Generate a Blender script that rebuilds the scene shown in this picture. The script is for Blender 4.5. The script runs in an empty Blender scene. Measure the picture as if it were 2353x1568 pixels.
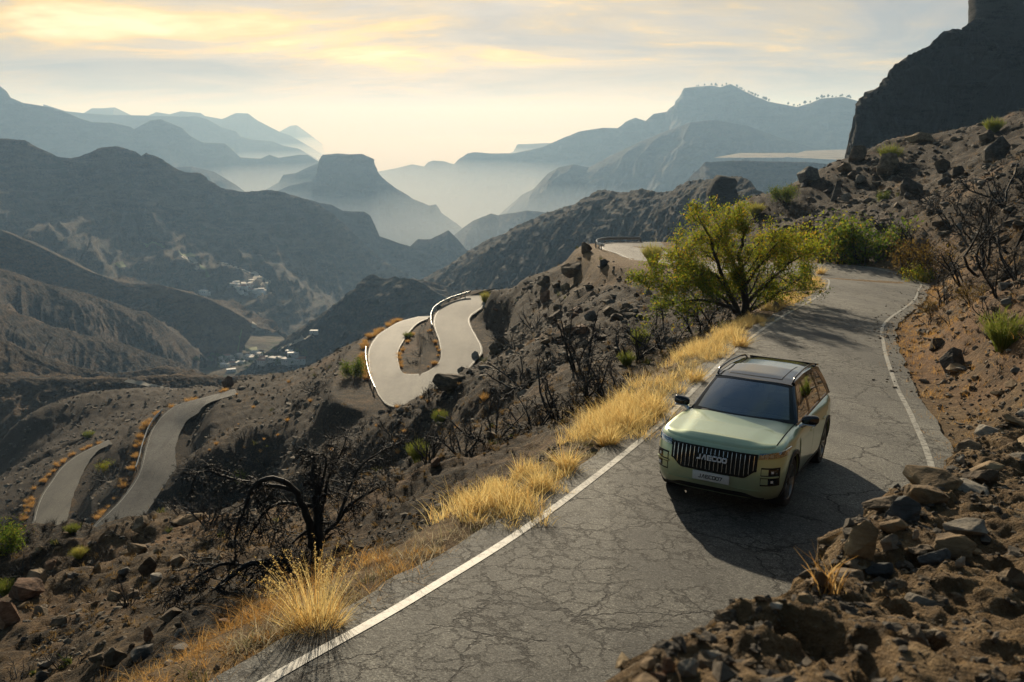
import bpy, bmesh, math, random
import numpy as np
from mathutils import Vector, Matrix, Euler
from mathutils.bvhtree import BVHTree
R_ = math.radians
scene = bpy.context.scene
COL = scene.collection
rng = np.random.default_rng(7)
random.seed(7)

# ---------------------------------------------------------------- camera
PITCH = R_(13.917)
cam_data = bpy.data.cameras.new("camera")
cam_data.sensor_width = 36.0
cam_data.lens = 36.0 * 3400 / 3840
cam_data.clip_start = 0.1
cam_data.clip_end = 120000
cam_data.dof.use_dof = True
cam_data.dof.focus_distance = 14.5
cam_data.dof.aperture_fstop = 4.5
camera = bpy.data.objects.new("camera", cam_data)
camera.rotation_euler = (math.pi / 2 - PITCH, 0, 0)
COL.objects.link(camera)
scene.camera = camera

# ---------------------------------------------------------------- light
SUN_EL, SUN_AZ = R_(17.5), R_(-6.0)          # azimuth measured from +Y, negative to the left
SUN_DIR = Vector((math.sin(SUN_AZ) * math.cos(SUN_EL), math.cos(SUN_AZ) * math.cos(SUN_EL), math.sin(SUN_EL)))
sun_l = bpy.data.lights.new("sun", 'SUN')
sun_l.energy = 5.0
sun_l.angle = R_(0.8)
sun_l.color = (1.0, 0.87, 0.66)
sun = bpy.data.objects.new("sun", sun_l)
sun.rotation_euler = (-SUN_DIR).to_track_quat('-Z', 'Y').to_euler()
sun.location = (0, 0, 60)
COL.objects.link(sun)

world = bpy.data.worlds.new("World")
scene.world = world
world.use_nodes = True
nt = world.node_tree
nt.nodes.clear()


class NB:
    """small node-building helper"""
    def __init__(self, tree):
        self.t = tree

    def n(self, typ, **kw):
        nd = self.t.nodes.new(typ)
        for k, v in kw.items():
            if k == 'inp':
                for kk, vv in v.items():
                    if hasattr(vv, 'links') or isinstance(vv, bpy.types.NodeSocket):
                        self.t.links.new(vv, nd.inputs[kk])
                    else:
                        nd.inputs[kk].default_value = vv
            else:
                setattr(nd, k, v)
        return nd

    def math(self, op, a, b=0.0, c=0.0, clamp=False):
        nd = self.n('ShaderNodeMath', operation=op, use_clamp=clamp)
        for i, v in enumerate((a, b, c)):
            if isinstance(v, bpy.types.NodeSocket):
                self.t.links.new(v, nd.inputs[i])
            else:
                nd.inputs[i].default_value = v
        return nd.outputs[0]

    def mix(self, fac, a, b, blend='MIX', clamp=True):
        nd = self.n('ShaderNodeMix', data_type='RGBA', blend_type=blend, clamp_factor=clamp)
        for s, v in ((nd.inputs[0], fac), (nd.inputs[6], a), (nd.inputs[7], b)):
            if isinstance(v, bpy.types.NodeSocket):
                self.t.links.new(v, s)
            else:
                s.default_value = v if not isinstance(v, tuple) or len(v) == 4 else (*v, 1)
        return nd.outputs[2]

    def ramp(self, fac, stops, interp='LINEAR'):
        nd = self.n('ShaderNodeValToRGB')
        cr = nd.color_ramp
        cr.interpolation = interp
        while len(cr.elements) > 1:
            cr.elements.remove(cr.elements[-1])
        cr.elements[0].position = stops[0][0]
        c = stops[0][1]
        cr.elements[0].color = (c, c, c, 1) if not isinstance(c, tuple) else (*c, 1)
        for p, c in stops[1:]:
            e = cr.elements.new(p)
            e.color = (c, c, c, 1) if not isinstance(c, tuple) else (*c, 1)
        self.t.links.new(fac, nd.inputs[0])
        return nd.outputs[0]

    def noise(self, vec, scale, detail=4.0, rough=0.55, dist=0.0, out=0):
        nd = self.n('ShaderNodeTexNoise', inp={'Scale': scale, 'Detail': detail, 'Roughness': rough, 'Distortion': dist})
        if vec is not None:
            self.t.links.new(vec, nd.inputs['Vector'])
        return nd.outputs[out]

    def mapping(self, vec, scale=(1, 1, 1), loc=(0, 0, 0), rot=(0, 0, 0)):
        nd = self.n('ShaderNodeMapping', inp={'Scale': scale, 'Location': loc, 'Rotation': rot})
        self.t.links.new(vec, nd.inputs['Vector'])
        return nd.outputs[0]


w = NB(nt)
tc = w.n('ShaderNodeTexCoord')
dirv = tc.outputs['Generated']
sky = w.n('ShaderNodeTexSky', sky_type='NISHITA', sun_disc=False, sun_elevation=SUN_EL, sun_rotation=SUN_AZ,
          air_density=1.0, dust_density=2.0, ozone_density=1.0, altitude=1000)
sep = w.n('ShaderNodeSeparateXYZ')
nt.links.new(dirv, sep.inputs[0])
den = w.math('MAXIMUM', w.math('ADD', sep.outputs[2], 0.14), 0.05)
comb = w.n('ShaderNodeCombineXYZ')
nt.links.new(w.math('DIVIDE', sep.outputs[0], den), comb.inputs[0])
nt.links.new(w.math('DIVIDE', sep.outputs[1], den), comb.inputs[1])
cl = comb.outputs[0]


def dot(d):
    nd = w.n('ShaderNodeVectorMath', operation='DOT_PRODUCT')
    nt.links.new(dirv, nd.inputs[0])
    nd.inputs[1].default_value = Vector(d).normalized()
    return nd.outputs['Value']


def lobe(d, k):
    return w.math('POWER', w.math('MAXIMUM', dot(d), 0.0), k)


n1 = w.noise(w.mapping(cl, (0.75, 1.0, 1), (3.1, 0.9, 0)), 1.0, 8, 0.60, 0.8)
n2 = w.noise(w.mapping(cl, (1.9, 2.4, 1), (7.3, 2.2, 0)), 1.0, 8, 0.62, 0.6)
az = w.math('DIVIDE', sep.outputs[0], w.math('MAXIMUM', sep.outputs[1], 0.05))


def patch(a0, wa, e0, we):
    """soft bright place in the cloud sheet where the low sun comes through"""
    p = w.math('POWER', w.math('DIVIDE', w.math('SUBTRACT', az, a0), wa), 2.0)
    q = w.math('POWER', w.math('DIVIDE', w.math('SUBTRACT', sep.outputs[2], e0), we), 2.0)
    return w.math('MULTIPLY', w.math('EXPONENT', w.math('MULTIPLY', w.math('ADD', p, q), -1.0)), w.math('GREATER_THAN', sep.outputs[1], 0.0))


glow_wide = lobe(SUN_DIR, 7.0)
thin = w.math('MULTIPLY_ADD', glow_wide, 0.03, w.math('MULTIPLY_ADD', w.math('SUBTRACT', n1, 0.5), 1.5, 0.47))
thin = w.math('MULTIPLY_ADD', w.math('SUBTRACT', n2, 0.5), 0.65, thin)
thin = w.math('MULTIPLY_ADD', patch(-0.42, 0.26, 0.085, 0.022), 0.40, thin)
thin = w.math('MULTIPLY_ADD', patch(-0.10, 0.18, 0.062, 0.014), 0.20, thin)
thin = w.math('MULTIPLY_ADD', patch(-0.40, 0.14, 0.047, 0.010), -0.16, thin)
cloud_col = w.ramp(thin, [(0.26, (2.7, 2.95, 3.35)), (0.46, (4.05, 3.85, 3.7)), (0.62, (5.4, 4.6, 3.45)), (0.78, (8.4, 6.0, 2.5)), (1.0, (11.0, 9.2, 5.2))])
side = w.ramp(w.math('MULTIPLY_ADD', dot(SUN_DIR), 0.5, 0.5), [(0.0, (0.05, 0.11, 0.20)), (0.60, (0.095, 0.19, 0.325)), (0.80, (0.24, 0.36, 0.50)), (0.89, (0.80, 0.85, 0.89)), (0.96, (0.98, 0.98, 0.97)), (1.0, (1.05, 1.02, 0.98))])
cloud_lit = w.mix(1.0, cloud_col, side, 'MULTIPLY')
cover = w.ramp(n2, [(0.2, 0.90), (0.7, 0.98)])
sky_mix = w.mix(cover, sky.outputs[0], cloud_lit)
bg = w.n('ShaderNodeBackground', inp={'Strength': 0.1})
nt.links.new(sky_mix, bg.inputs[0])
wo = w.n('ShaderNodeOutputWorld')
nt.links.new(bg.outputs[0], wo.inputs[0])

vs = scene.view_settings
vs.view_transform = 'Standard'
vs.look = 'None'
vs.gamma = 1.0
vs.use_curve_mapping = False
vs.exposure = 0.24
cy = scene.cycles
cy.use_denoising = True
cy.max_bounces = 6
cy.diffuse_bounces = 2
cy.glossy_bounces = 3
cy.transmission_bounces = 5
cy.transparent_max_bounces = 8
cy.volume_bounces = 1
cy.sample_clamp_indirect = 6.0
cy.caustics_reflective = False
cy.caustics_refractive = False

# ---------------------------------------------------------------- pixel -> world (photo measured at 2353 x 1568)
FPX, PCX, PCY = 2353 * 3400 / 3840, 1176.5, 784.0
CA, SA = math.cos(PITCH), math.sin(PITCH)


def ray(px, py):
    u = (px - PCX) / FPX
    v = (PCY - py) / FPX
    return Vector((u, CA + v * SA, -SA + v * CA))


def at(px, py, d):
    r = ray(px, py)
    return r * (d / r.y)


def atz(px, py, z):
    r = ray(px, py)
    return r * (z / r.z)


# ---------------------------------------------------------------- helpers
def obj(name, verts, faces, mat=None, parent=None, smooth=True, sharp=None):
    me = bpy.data.meshes.new(name)
    if isinstance(verts, np.ndarray) and isinstance(faces, np.ndarray):
        nv, nf, k = len(verts), len(faces), faces.shape[1]
        me.vertices.add(nv)
        me.vertices.foreach_set('co', verts.astype(np.float32).ravel())
        me.loops.add(nf * k)
        me.loops.foreach_set('vertex_index', faces.astype(np.int32).ravel())
        me.polygons.add(nf)
        me.polygons.foreach_set('loop_start', np.arange(0, nf * k, k, dtype=np.int32))
        me.update(calc_edges=True)
    else:
        me.from_pydata([tuple(v) for v in verts], [], [tuple(f) for f in faces])
    me.update()
    me.polygons.foreach_set('use_smooth', np.full(len(me.polygons), bool(smooth)))
    if sharp is not None:
        me.set_sharp_from_angle(angle=R_(sharp))
    if mat:
        me.materials.append(mat)
    o = bpy.data.objects.new(name, me)
    COL.objects.link(o)
    if parent:
        o.parent = parent
    return o


def struct(o):
    o['kind'] = 'structure'
    return o


def tag(o, label, cat, group=None, kind=None):
    o['label'] = label
    o['category'] = cat
    if group:
        o['group'] = group
    if kind:
        o['kind'] = kind
    return o


def empty(name, loc=(0, 0, 0), rot=(0, 0, 0)):
    e = bpy.data.objects.new(name, None)
    e.location = loc
    e.rotation_euler = rot
    e.empty_display_size = 0.2
    COL.objects.link(e)
    return e


def copy_tree(o, parent=None):
    c = o.copy()
    COL.objects.link(c)
    c.parent = parent
    for ch in list(o.children):
        copy_tree(ch, c)
    return c


def hsh(ix, iy, seed):
    h = (ix.astype(np.int64) * 374761393 + iy.astype(np.int64) * 668265263 + seed * 974711) & 0xFFFFFFFF
    h = ((h ^ (h >> 13)) * 1274126177) & 0xFFFFFFFF
    h = (h ^ (h >> 16)) & 0xFFFFFFFF
    return h.astype(np.float64) / 4294967295.0


def vnoise(x, y, seed=0):
    ix, iy = np.floor(x), np.floor(y)
    fx, fy = x - ix, y - iy
    ux, uy = fx * fx * fx * (fx * (fx * 6 - 15) + 10), fy * fy * fy * (fy * (fy * 6 - 15) + 10)
    ix, iy = ix.astype(np.int64), iy.astype(np.int64)
    a, b = hsh(ix, iy, seed), hsh(ix + 1, iy, seed)
    c, d = hsh(ix, iy + 1, seed), hsh(ix + 1, iy + 1, seed)
    return (a + (b - a) * ux) * (1 - uy) + (c + (d - c) * ux) * uy


def fbm(x, y, seed=0, octv=5, gain=0.5, ridged=False):
    s, a, t = 0.0, 1.0, 0.0
    for i in range(octv):
        ca, sa = math.cos(0.6 * i), math.sin(0.6 * i)
        n = vnoise((x * ca - y * sa) * 2 ** i + 17.3 * i, (x * sa + y * ca) * 2 ** i - 9.1 * i, seed + i)
        if ridged:
            n = 1 - abs(2 * n - 1)
        s = s + a * n
        t += a
        a *= gain
    return s / t


def sstep(a, b, x):
    t = np.clip((x - a) / (b - a), 0, 1)
    return t * t * (3 - 2 * t)


def catmull(P, n):
    """resample a polyline of points evenly with a Catmull-Rom spline"""
    P = np.asarray(P, float)
    Q = np.vstack([2 * P[0] - P[1], P, 2 * P[-1] - P[-2]])
    out = []
    for i in range(len(P) - 1):
        p0, p1, p2, p3 = Q[i:i + 4]
        t = np.linspace(0, 1, 24, endpoint=False)[:, None]
        out.append(0.5 * (2 * p1 + (p2 - p0) * t + (2 * p0 - 5 * p1 + 4 * p2 - p3) * t ** 2 + (3 * p1 - p0 - 3 * p2 + p3) * t ** 3))
    out = np.vstack(out + [P[-1:]])
    L = np.r_[0, np.cumsum(np.linalg.norm(np.diff(out, axis=0), axis=1))]
    s = np.linspace(0, L[-1], n)
    return np.stack([np.interp(s, L, out[:, k]) for k in range(out.shape[1])], 1)


def grid_faces(nu, nv, off=0):
    i, j = np.meshgrid(np.arange(nu - 1), np.arange(nv - 1), indexing='ij')
    a = (i * nv + j).ravel() + off
    return np.stack([a, a + nv, a + nv + 1, a + 1], 1)


# ---------------------------------------------------------------- materials
MATS = {}


def newmat(name):
    m = bpy.data.materials.new(name)
    m.use_nodes = True
    m.node_tree.nodes.clear()
    b = NB(m.node_tree)
    out = b.n('ShaderNodeOutputMaterial')
    MATS[name] = m
    return m, b, out


def simple(name, col, rough=0.6, metal=0.0, spec=0.5, coat=0.0, noise=0.0, nscale=8.0, bump=0.0, emit=None):
    m, b, out = newmat(name)
    p = b.n('ShaderNodeBsdfPrincipled', inp={'Base Color': (*col, 1), 'Roughness': rough, 'Metallic': metal, 'Specular IOR Level': spec, 'Coat Weight': coat, 'Coat Roughness': 0.05})
    if noise or bump:
        co = b.n('ShaderNodeTexCoord').outputs['Object']
        nz = b.noise(co, nscale, 6, 0.6)
        if noise:
            f = b.ramp(nz, [(0.3, 1 - noise), (0.7, 1 + noise)])
            m.node_tree.links.new(b.mix(1.0, (*col, 1), f, 'MULTIPLY'), p.inputs['Base Color'])
        if bump:
            bp = b.n('ShaderNodeBump', inp={'Strength': bump, 'Distance': 0.03, 'Height': nz})
            m.node_tree.links.new(bp.outputs[0], p.inputs['Normal'])
    m.node_tree.links.new(p.outputs[0], out.inputs[0])
    return m


def leafmat(name, c1, c2, trans=0.5, dry=None):
    """thin leaves or blades: diffuse front, light glowing through from behind; each object and clump varies"""
    m, b, out = newmat(name)
    geo = b.n('ShaderNodeNewGeometry')
    oi = b.n('ShaderNodeObjectInfo')
    rnd = geo.outputs['Random Per Island']
    col = b.mix(rnd, c1, c2)
    if dry:
        col = b.mix(b.ramp(b.math('FRACT', b.math('MULTIPLY', rnd, 7.31)), [(0.70, 0.0), (0.86, 1.0)]), col, dry)
    d = b.n('ShaderNodeBsdfDiffuse')
    t = b.n('ShaderNodeBsdfTranslucent')
    m.node_tree.links.new(col, d.inputs[0])
    m.node_tree.links.new(col, t.inputs[0])
    mx = b.n('ShaderNodeMixShader', inp={0: trans})
    m.node_tree.links.new(d.outputs[0], mx.inputs[1])
    m.node_tree.links.new(t.outputs[0], mx.inputs[2])
    m.node_tree.links.new(mx.outputs[0], out.inputs[0])
    return m


def ground_material(name, attr=True):
    """burnt slope: ash, ochre soil and grey stone, with soil weight from the 'soil' attribute"""
    m, b, out = newmat(name)
    L = m.node_tree.links
    geo = b.n('ShaderNodeNewGeometry')
    pos = geo.outputs['Position']
    big = b.noise(pos, 0.10, 5, 0.6)
    mid = b.noise(pos, 0.8, 6, 0.65)
    fine = b.noise(pos, 5.0, 7, 0.7)
    grit = b.noise(pos, 26.0, 4, 0.7)
    at_ = b.n('ShaderNodeAttribute', attribute_name='soil')
    s = b.math('ADD', at_.outputs['Fac'], b.math('MULTIPLY', b.math('SUBTRACT', mid, 0.5), 0.9))
    s = b.math('ADD', s, b.math('MULTIPLY', b.math('SUBTRACT', big, 0.5), 0.7))
    soil = b.ramp(fine, [(0.25, (0.060, 0.038, 0.019)), (0.5, (0.18, 0.115, 0.054)), (0.72, (0.34, 0.235, 0.12))])
    soil = b.mix(b.ramp(big, [(0.48, 0.0), (0.62, 0.7)]), soil, b.ramp(fine, [(0.3, (0.085, 0.038, 0.017)), (0.7, (0.25, 0.13, 0.058))]))
    ash = b.ramp(fine, [(0.34, (0.005, 0.005, 0.005)), (0.49, (0.022, 0.0155, 0.0095)), (0.60, (0.072, 0.046, 0.023)), (0.72, (0.21, 0.145, 0.078))])
    col = b.mix(b.ramp(s, [(0.30, 0.0), (0.70, 1.0)]), ash, soil)
    vor = b.n('ShaderNodeTexVoronoi', feature='F1', inp={'Scale': 3.2, 'Randomness': 1.0})
    L.new(b.mix(0.12, pos, b.noise(pos, 3.0, 3, 0.6, out=1)), vor.inputs['Vector'])
    stone_sel = b.math('GREATER_THAN', b.n('ShaderNodeSeparateColor', inp={0: vor.outputs['Color']}).outputs[0], 0.80)
    stone = b.math('MULTIPLY', stone_sel, b.ramp(vor.outputs['Distance'], [(0.06, 1.0), (0.11, 0.0)]))
    col = b.mix(stone, col, b.ramp(grit, [(0.3, (0.14, 0.12, 0.09)), (0.7, (0.34, 0.29, 0.21))]))
    col = b.mix(b.ramp(grit, [(0.58, 0.0), (0.70, 0.6)]), col, (0.38, 0.32, 0.22, 1))
    p = b.n('ShaderNodeBsdfPrincipled', inp={'Roughness': 0.92, 'Specular IOR Level': 0.2})
    L.new(col, p.inputs['Base Color'])
    h = b.math('ADD', b.math('MULTIPLY', fine, 0.55), b.math('MULTIPLY', grit, 0.22))
    h = b.math('ADD', h, b.math('MULTIPLY', stone, 0.2))
    bp = b.n('ShaderNodeBump', inp={'Strength': 1.0, 'Distance': 0.30, 'Height': h})
    L.new(bp.outputs[0], p.inputs['Normal'])
    L.new(p.outputs[0], out.inputs[0])
    return m


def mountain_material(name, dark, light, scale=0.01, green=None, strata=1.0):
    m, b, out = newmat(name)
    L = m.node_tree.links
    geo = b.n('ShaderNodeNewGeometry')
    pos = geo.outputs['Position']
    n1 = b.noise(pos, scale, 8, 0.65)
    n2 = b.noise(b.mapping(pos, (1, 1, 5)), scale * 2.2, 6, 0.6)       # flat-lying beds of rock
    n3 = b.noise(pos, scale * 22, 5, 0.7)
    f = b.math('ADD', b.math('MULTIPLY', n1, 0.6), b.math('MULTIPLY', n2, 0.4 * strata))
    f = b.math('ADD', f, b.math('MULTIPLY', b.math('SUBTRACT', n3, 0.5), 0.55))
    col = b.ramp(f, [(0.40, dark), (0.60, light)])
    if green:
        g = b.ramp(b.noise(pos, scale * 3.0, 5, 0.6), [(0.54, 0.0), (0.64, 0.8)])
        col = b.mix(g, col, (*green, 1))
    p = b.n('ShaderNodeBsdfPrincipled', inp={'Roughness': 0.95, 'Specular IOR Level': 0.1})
    L.new(col, p.inputs['Base Color'])
    hgt = b.math('ADD', b.math('MULTIPLY', n3, 0.5), n2)
    bp = b.n('ShaderNodeBump', inp={'Strength': 1.0, 'Distance': 0.11 / scale, 'Height': hgt})
    L.new(bp.outputs[0], p.inputs['Normal'])
    L.new(p.outputs[0], out.inputs[0])
    return m


def asphalt_material(name, base, dust, crack=1.0, grain=1.0, heading=-0.497):
    m, b, out = newmat(name)
    L = m.node_tree.links
    pos = b.n('ShaderNodeNewGeometry').outputs['Position']
    lane = b.mapping(pos, (1.0, 0.13, 1.0), rot=(0, 0, -heading))        # stretched along the road: wheel tracks, repairs
    big = b.noise(pos, 0.16, 5, 0.6)
    track = b.noise(lane, 0.55, 4, 0.55)
    mid = b.noise(pos, 1.5, 6, 0.65)
    grit = b.noise(pos, 48.0, 3, 0.8)
    fleck = b.noise(pos, 19.0, 4, 0.8)
    f = b.math('ADD', b.math('MULTIPLY', track, 0.55), b.math('MULTIPLY', big, 0.45))
    f = b.math('ADD', f, b.math('MULTIPLY', b.math('SUBTRACT', mid, 0.5), 0.35))
    col = b.mix(b.ramp(f, [(0.34, 0.0), (0.64, 1.0)]), base, dust)
    col = b.mix(1.0, col, b.ramp(grit, [(0.30, 0.25), (0.50, 0.85), (0.62, 1.7), (0.74, 3.6)]), 'MULTIPLY')
    col = b.mix(1.0, col, b.ramp(fleck, [(0.32, 0.45), (0.55, 1.05), (0.75, 1.7)]), 'MULTIPLY')
    patch_ = b.n('ShaderNodeTexVoronoi', feature='F1', inp={'Scale': 0.16, 'Randomness': 1.0})
    L.new(lane, patch_.inputs['Vector'])
    col = b.mix(1.0, col, b.ramp(b.n('ShaderNodeSeparateColor', inp={0: patch_.outputs['Color']}).outputs[1], [(0.0, 0.82), (1.0, 1.15)]), 'MULTIPLY')
    warp = b.mix(0.55, pos, b.noise(pos, 1.7, 6, 0.7, out=1), 'ADD')
    v1 = b.n('ShaderNodeTexVoronoi', feature='DISTANCE_TO_EDGE', inp={'Scale': 0.62})
    L.new(warp, v1.inputs['Vector'])
    v2 = b.n('ShaderNodeTexVoronoi', feature='DISTANCE_TO_EDGE', inp={'Scale': 3.3})
    L.new(b.mix(0.55, pos, b.noise(pos, 2.6, 6, 0.75, out=1), 'ADD'), v2.inputs['Vector'])
    zone = b.noise(b.mapping(pos, (1.0, 0.22, 1.0), (2.2, 0.7, 0), (0, 0, -heading)), 0.50, 4, 0.6)
    c1 = b.math('MULTIPLY', b.ramp(v1.outputs['Distance'], [(0.003, 1.0), (0.014, 0.0)]), b.ramp(mid, [(0.40, 0.0), (0.52, 1.0)]))
    c2 = b.math('MULTIPLY', b.ramp(v2.outputs['Distance'], [(0.010, 1.0), (0.046, 0.0)]), b.ramp(zone, [(0.47, 0.0), (0.55, 1.0)]))
    c2 = b.math('MULTIPLY', c2, b.ramp(mid, [(0.38, 0.0), (0.52, 1.0)]))
    cr = b.math('MULTIPLY', b.math('MAXIMUM', c1, c2), crack)
    col = b.mix(cr, col, (0.007, 0.007, 0.007, 1))
    p = b.n('ShaderNodeBsdfPrincipled', inp={'Roughness': 0.78, 'Specular IOR Level': 0.30})
    L.new(col, p.inputs['Base Color'])
    h = b.math('SUBTRACT', b.math('MULTIPLY', b.math('ADD', grit, fleck), 0.40 * grain), b.math('MULTIPLY', cr, 0.7))
    bp = b.n('ShaderNodeBump', inp={'Strength': 0.9, 'Distance': 0.022, 'Height': h})
    L.new(bp.outputs[0], p.inputs['Normal'])
    L.new(p.outputs[0], out.inputs[0])
    return m


def line_material():
    m, b, out = newmat('worn_paint')
    L = m.node_tree.links
    pos = b.n('ShaderNodeNewGeometry').outputs['Position']
    g = b.noise(pos, 9.0, 6, 0.75)
    g2 = b.noise(pos, 60.0, 3, 0.7)
    f = b.ramp(b.math('MULTIPLY_ADD', b.math('SUBTRACT', g2, 0.5), 0.35, g), [(0.40, 0.0), (0.54, 1.0)])
    col = b.mix(f, (0.10, 0.095, 0.08, 1), (0.41, 0.395, 0.335, 1))
    p = b.n('ShaderNodeBsdfPrincipled', inp={'Roughness': 0.6})
    L.new(col, p.inputs['Base Color'])
    L.new(p.outputs[0], out.inputs[0])
    return m


def rock_material(name, c_dark, c_mid, c_light, scale=1.0):
    m, b, out = newmat(name)
    L = m.node_tree.links
    tcn = b.n('ShaderNodeTexCoord')
    oi = b.n('ShaderNodeObjectInfo')
    pos = b.n('ShaderNodeNewGeometry').outputs['Position']
    a = b.noise(pos, 2.0 * scale, 7, 0.68)
    bb = b.noise(b.mapping(pos, (1, 1, 4), rot=(0.3, 0.2, 0)), 4.0 * scale, 5, 0.6)
    f = b.math('ADD', b.math('MULTIPLY', a, 0.65), b.math('MULTIPLY', bb, 0.4))
    f = b.math('ADD', f, b.math('MULTIPLY', b.math('SUBTRACT', oi.outputs['Random'], 0.5), 0.16))
    col = b.ramp(f, [(0.36, c_dark), (0.54, c_mid), (0.72, c_light)])
    p = b.n('ShaderNodeBsdfPrincipled', inp={'Roughness': 0.88, 'Specular IOR Level': 0.25})
    L.new(col, p.inputs['Base Color'])
    bp = b.n('ShaderNodeBump', inp={'Strength': 0.8, 'Distance': 0.10 / scale, 'Height': f})
    L.new(bp.outputs[0], p.inputs['Normal'])
    L.new(p.outputs[0], out.inputs[0])
    return m


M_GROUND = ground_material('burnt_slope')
M_ASPH = asphalt_material('cracked_asphalt', (0.060, 0.060, 0.055), (0.185, 0.178, 0.150))
M_ASPH2 = asphalt_material('bleached_asphalt', (0.080, 0.077, 0.064), (0.175, 0.164, 0.128), crack=0.35, grain=0.4)
M_LINE = line_material()
M_ROCK = rock_material('brown_rock', (0.035, 0.026, 0.018), (0.13, 0.092, 0.055), (0.34, 0.25, 0.15))
M_ROCK2 = rock_material('grey_rock', (0.03, 0.028, 0.026), (0.12, 0.105, 0.085), (0.30, 0.265, 0.21))
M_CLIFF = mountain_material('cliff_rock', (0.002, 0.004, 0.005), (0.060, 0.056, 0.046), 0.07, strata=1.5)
M_MTN = mountain_material('mountain_rock', (0.010, 0.014, 0.016), (0.075, 0.068, 0.050), 0.004, green=(0.05, 0.062, 0.035))
M_MTN_NEAR = mountain_material('ridge_rock', (0.008, 0.012, 0.013), (0.115, 0.090, 0.056), 0.012, green=(0.022, 0.034, 0.020))
M_SPUR = mountain_material('spur_soil', (0.010, 0.012, 0.012), (0.120, 0.080, 0.046), 0.014)
M_FAR = simple('far_rock', (0.04, 0.042, 0.042), 0.95, spec=0.1)
M_SEA = simple('sea_water', (0.05, 0.08, 0.10), 0.85, spec=0.1)
# ================================================================ NEAR TERRAIN AND ROADS
CAR_POS = Vector((3.806, 13.705, -5.573))
CAR_ROT = (Matrix.Rotation(-2.0674, 3, 'Z') @ Matrix.Rotation(-0.09975, 3, 'Y') @ Matrix.Rotation(-0.008, 3, 'X'))
PN = CAR_ROT @ Vector((0, 0, 1))


def road_z(x, y):
    return CAR_POS.z - (PN.x * (x - CAR_POS.x) + PN.y * (y - CAR_POS.y)) / PN.z


main_L = [(-5.3, 1.0), (-3.4, 4.5), (-2.13, 6.78), (-1.03, 8.57), (0.43, 11.28), (2.66, 16.22), (4.3, 20.4), (6.12, 24.97), (8.45, 30.4),
          (11.02, 35.99), (15.65, 45.54), (18.6, 52.6), (20.33, 58.19), (20.2, 62.5), (17.8, 66.5), (14.5, 72), (11.6, 80), (10.6, 90), (9.7, 97), (11.4, 105), (18, 109.5)]
main_R = [(-1.17, -1.24), (0.73, 2.26), (2.0, 4.54), (3.0, 6.5), (4.85, 10.0), (6.94, 13.88), (8.55, 18.34), (9.85, 22.29), (12.3, 29.0),
          (14.94, 35.3), (20.3, 45.0), (24.0, 52.6), (27.0, 59.5), (27.0, 67), (23.3, 71.8), (17.8, 76.3), (16.4, 82), (15.2, 92), (13.9, 97), (14.6, 101), (18, 104.8)]
zover = {13: -11.0, 14: -11.4, 15: -12.0, 16: -12.7, 17: -13.3, 18: -13.75, 19: -14.3, 20: -14.8}
mL, mR = [], []
for i, (l, r) in enumerate(zip(main_L, main_R)):
    zl, zr = (road_z(*l), road_z(*r)) if i not in zover else (zover[i], zover[i])
    mL.append((*l, zl)); mR.append((*r, zr))
hair = [((1115, 668), (1140, 664), -25.1), ((1077, 682), (1111, 676), -25.5), ((1036, 697), (1109, 703), -25.7), ((1006, 718), (1081, 725), -26.0), ((999, 746), (1078, 746), -26.2),
        ((1010, 783), (1105, 802), -26.5), ((1014, 821), (1088, 832), -26.8), ((999, 845), (1040, 882), -27.0), ((971, 860), (985, 922), -27.2),
        ((950, 862), (930, 937), -27.4), ((926, 859), (882, 922), -27.6), ((916, 841), (854, 864), -28.0), ((913, 811), (849, 808), -28.5),
        ((926, 783), (867, 775), -29.0), ((939, 763), (890, 757), -29.4), ((962, 741), (924, 739), -29.8), ((1000, 727), (965, 728), -30.6)]
hL = [tuple(atz(*a, z)) for a, b_, z in hair]
hR = [tuple(atz(*b_, z)) for a, b_, z in hair]
roadA = [((540, 896), (545, 905), -39.0), ((481, 912), (478, 926), -39.6), ((410, 932), (452, 949), -40.2), ((375, 957), (428, 965), -40.7), ((352, 988), (413, 990), -41.3), ((338, 1027), (400, 1030), -41.9),
         ((328, 1070), (401, 1076), -42.5), ((313, 1106), (391, 1117), -43.1), ((281, 1149), (366, 1156), -43.7), ((242, 1188), (332, 1196), -44.2), ((195, 1230), (290, 1245), -44.8)]
aL = [tuple(atz(*a, z)) for a, b_, z in roadA]
aR = [tuple(atz(*b_, z)) for a, b_, z in roadA]
roadB = [((250, 1012), (258, 1020), -52.6), ((219, 1027), (227, 1033), -52.8), ((180, 1047), (205, 1056), -53.1), ((145, 1074), (191, 1078), -53.4), ((121, 1106), (177, 1110), -53.7), ((98, 1141), (164, 1142), -54.0),
         ((84, 1180), (153, 1182), -54.3), ((76, 1226), (149, 1228), -54.6), ((72, 1270), (148, 1272), -55)]
bL = [tuple(atz(*a, z)) for a, b_, z in roadB]
bR = [tuple(atz(*b_, z)) for a, b_, z in roadB]
roadC = [((165, 1040), (168, 1047), -62), ((130, 1052), (136, 1060), -62.5), ((95, 1068), (100, 1077), -63), ((60, 1082), (66, 1092), -63.5)]
cL = [tuple(atz(*a, z)) for a, b_, z in roadC]
cR = [tuple(atz(*b_, z)) for a, b_, z in roadC]

ROADS = {}
for key, (l, r, n) in dict(main=(mL, mR, 300), hair=(hL, hR, 150), low=(aL, aR, 90), bottom=(bL, bR, 80), track=(cL, cR, 30)).items():
    ROADS[key] = (catmull(l, n), catmull(r, n))

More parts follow.
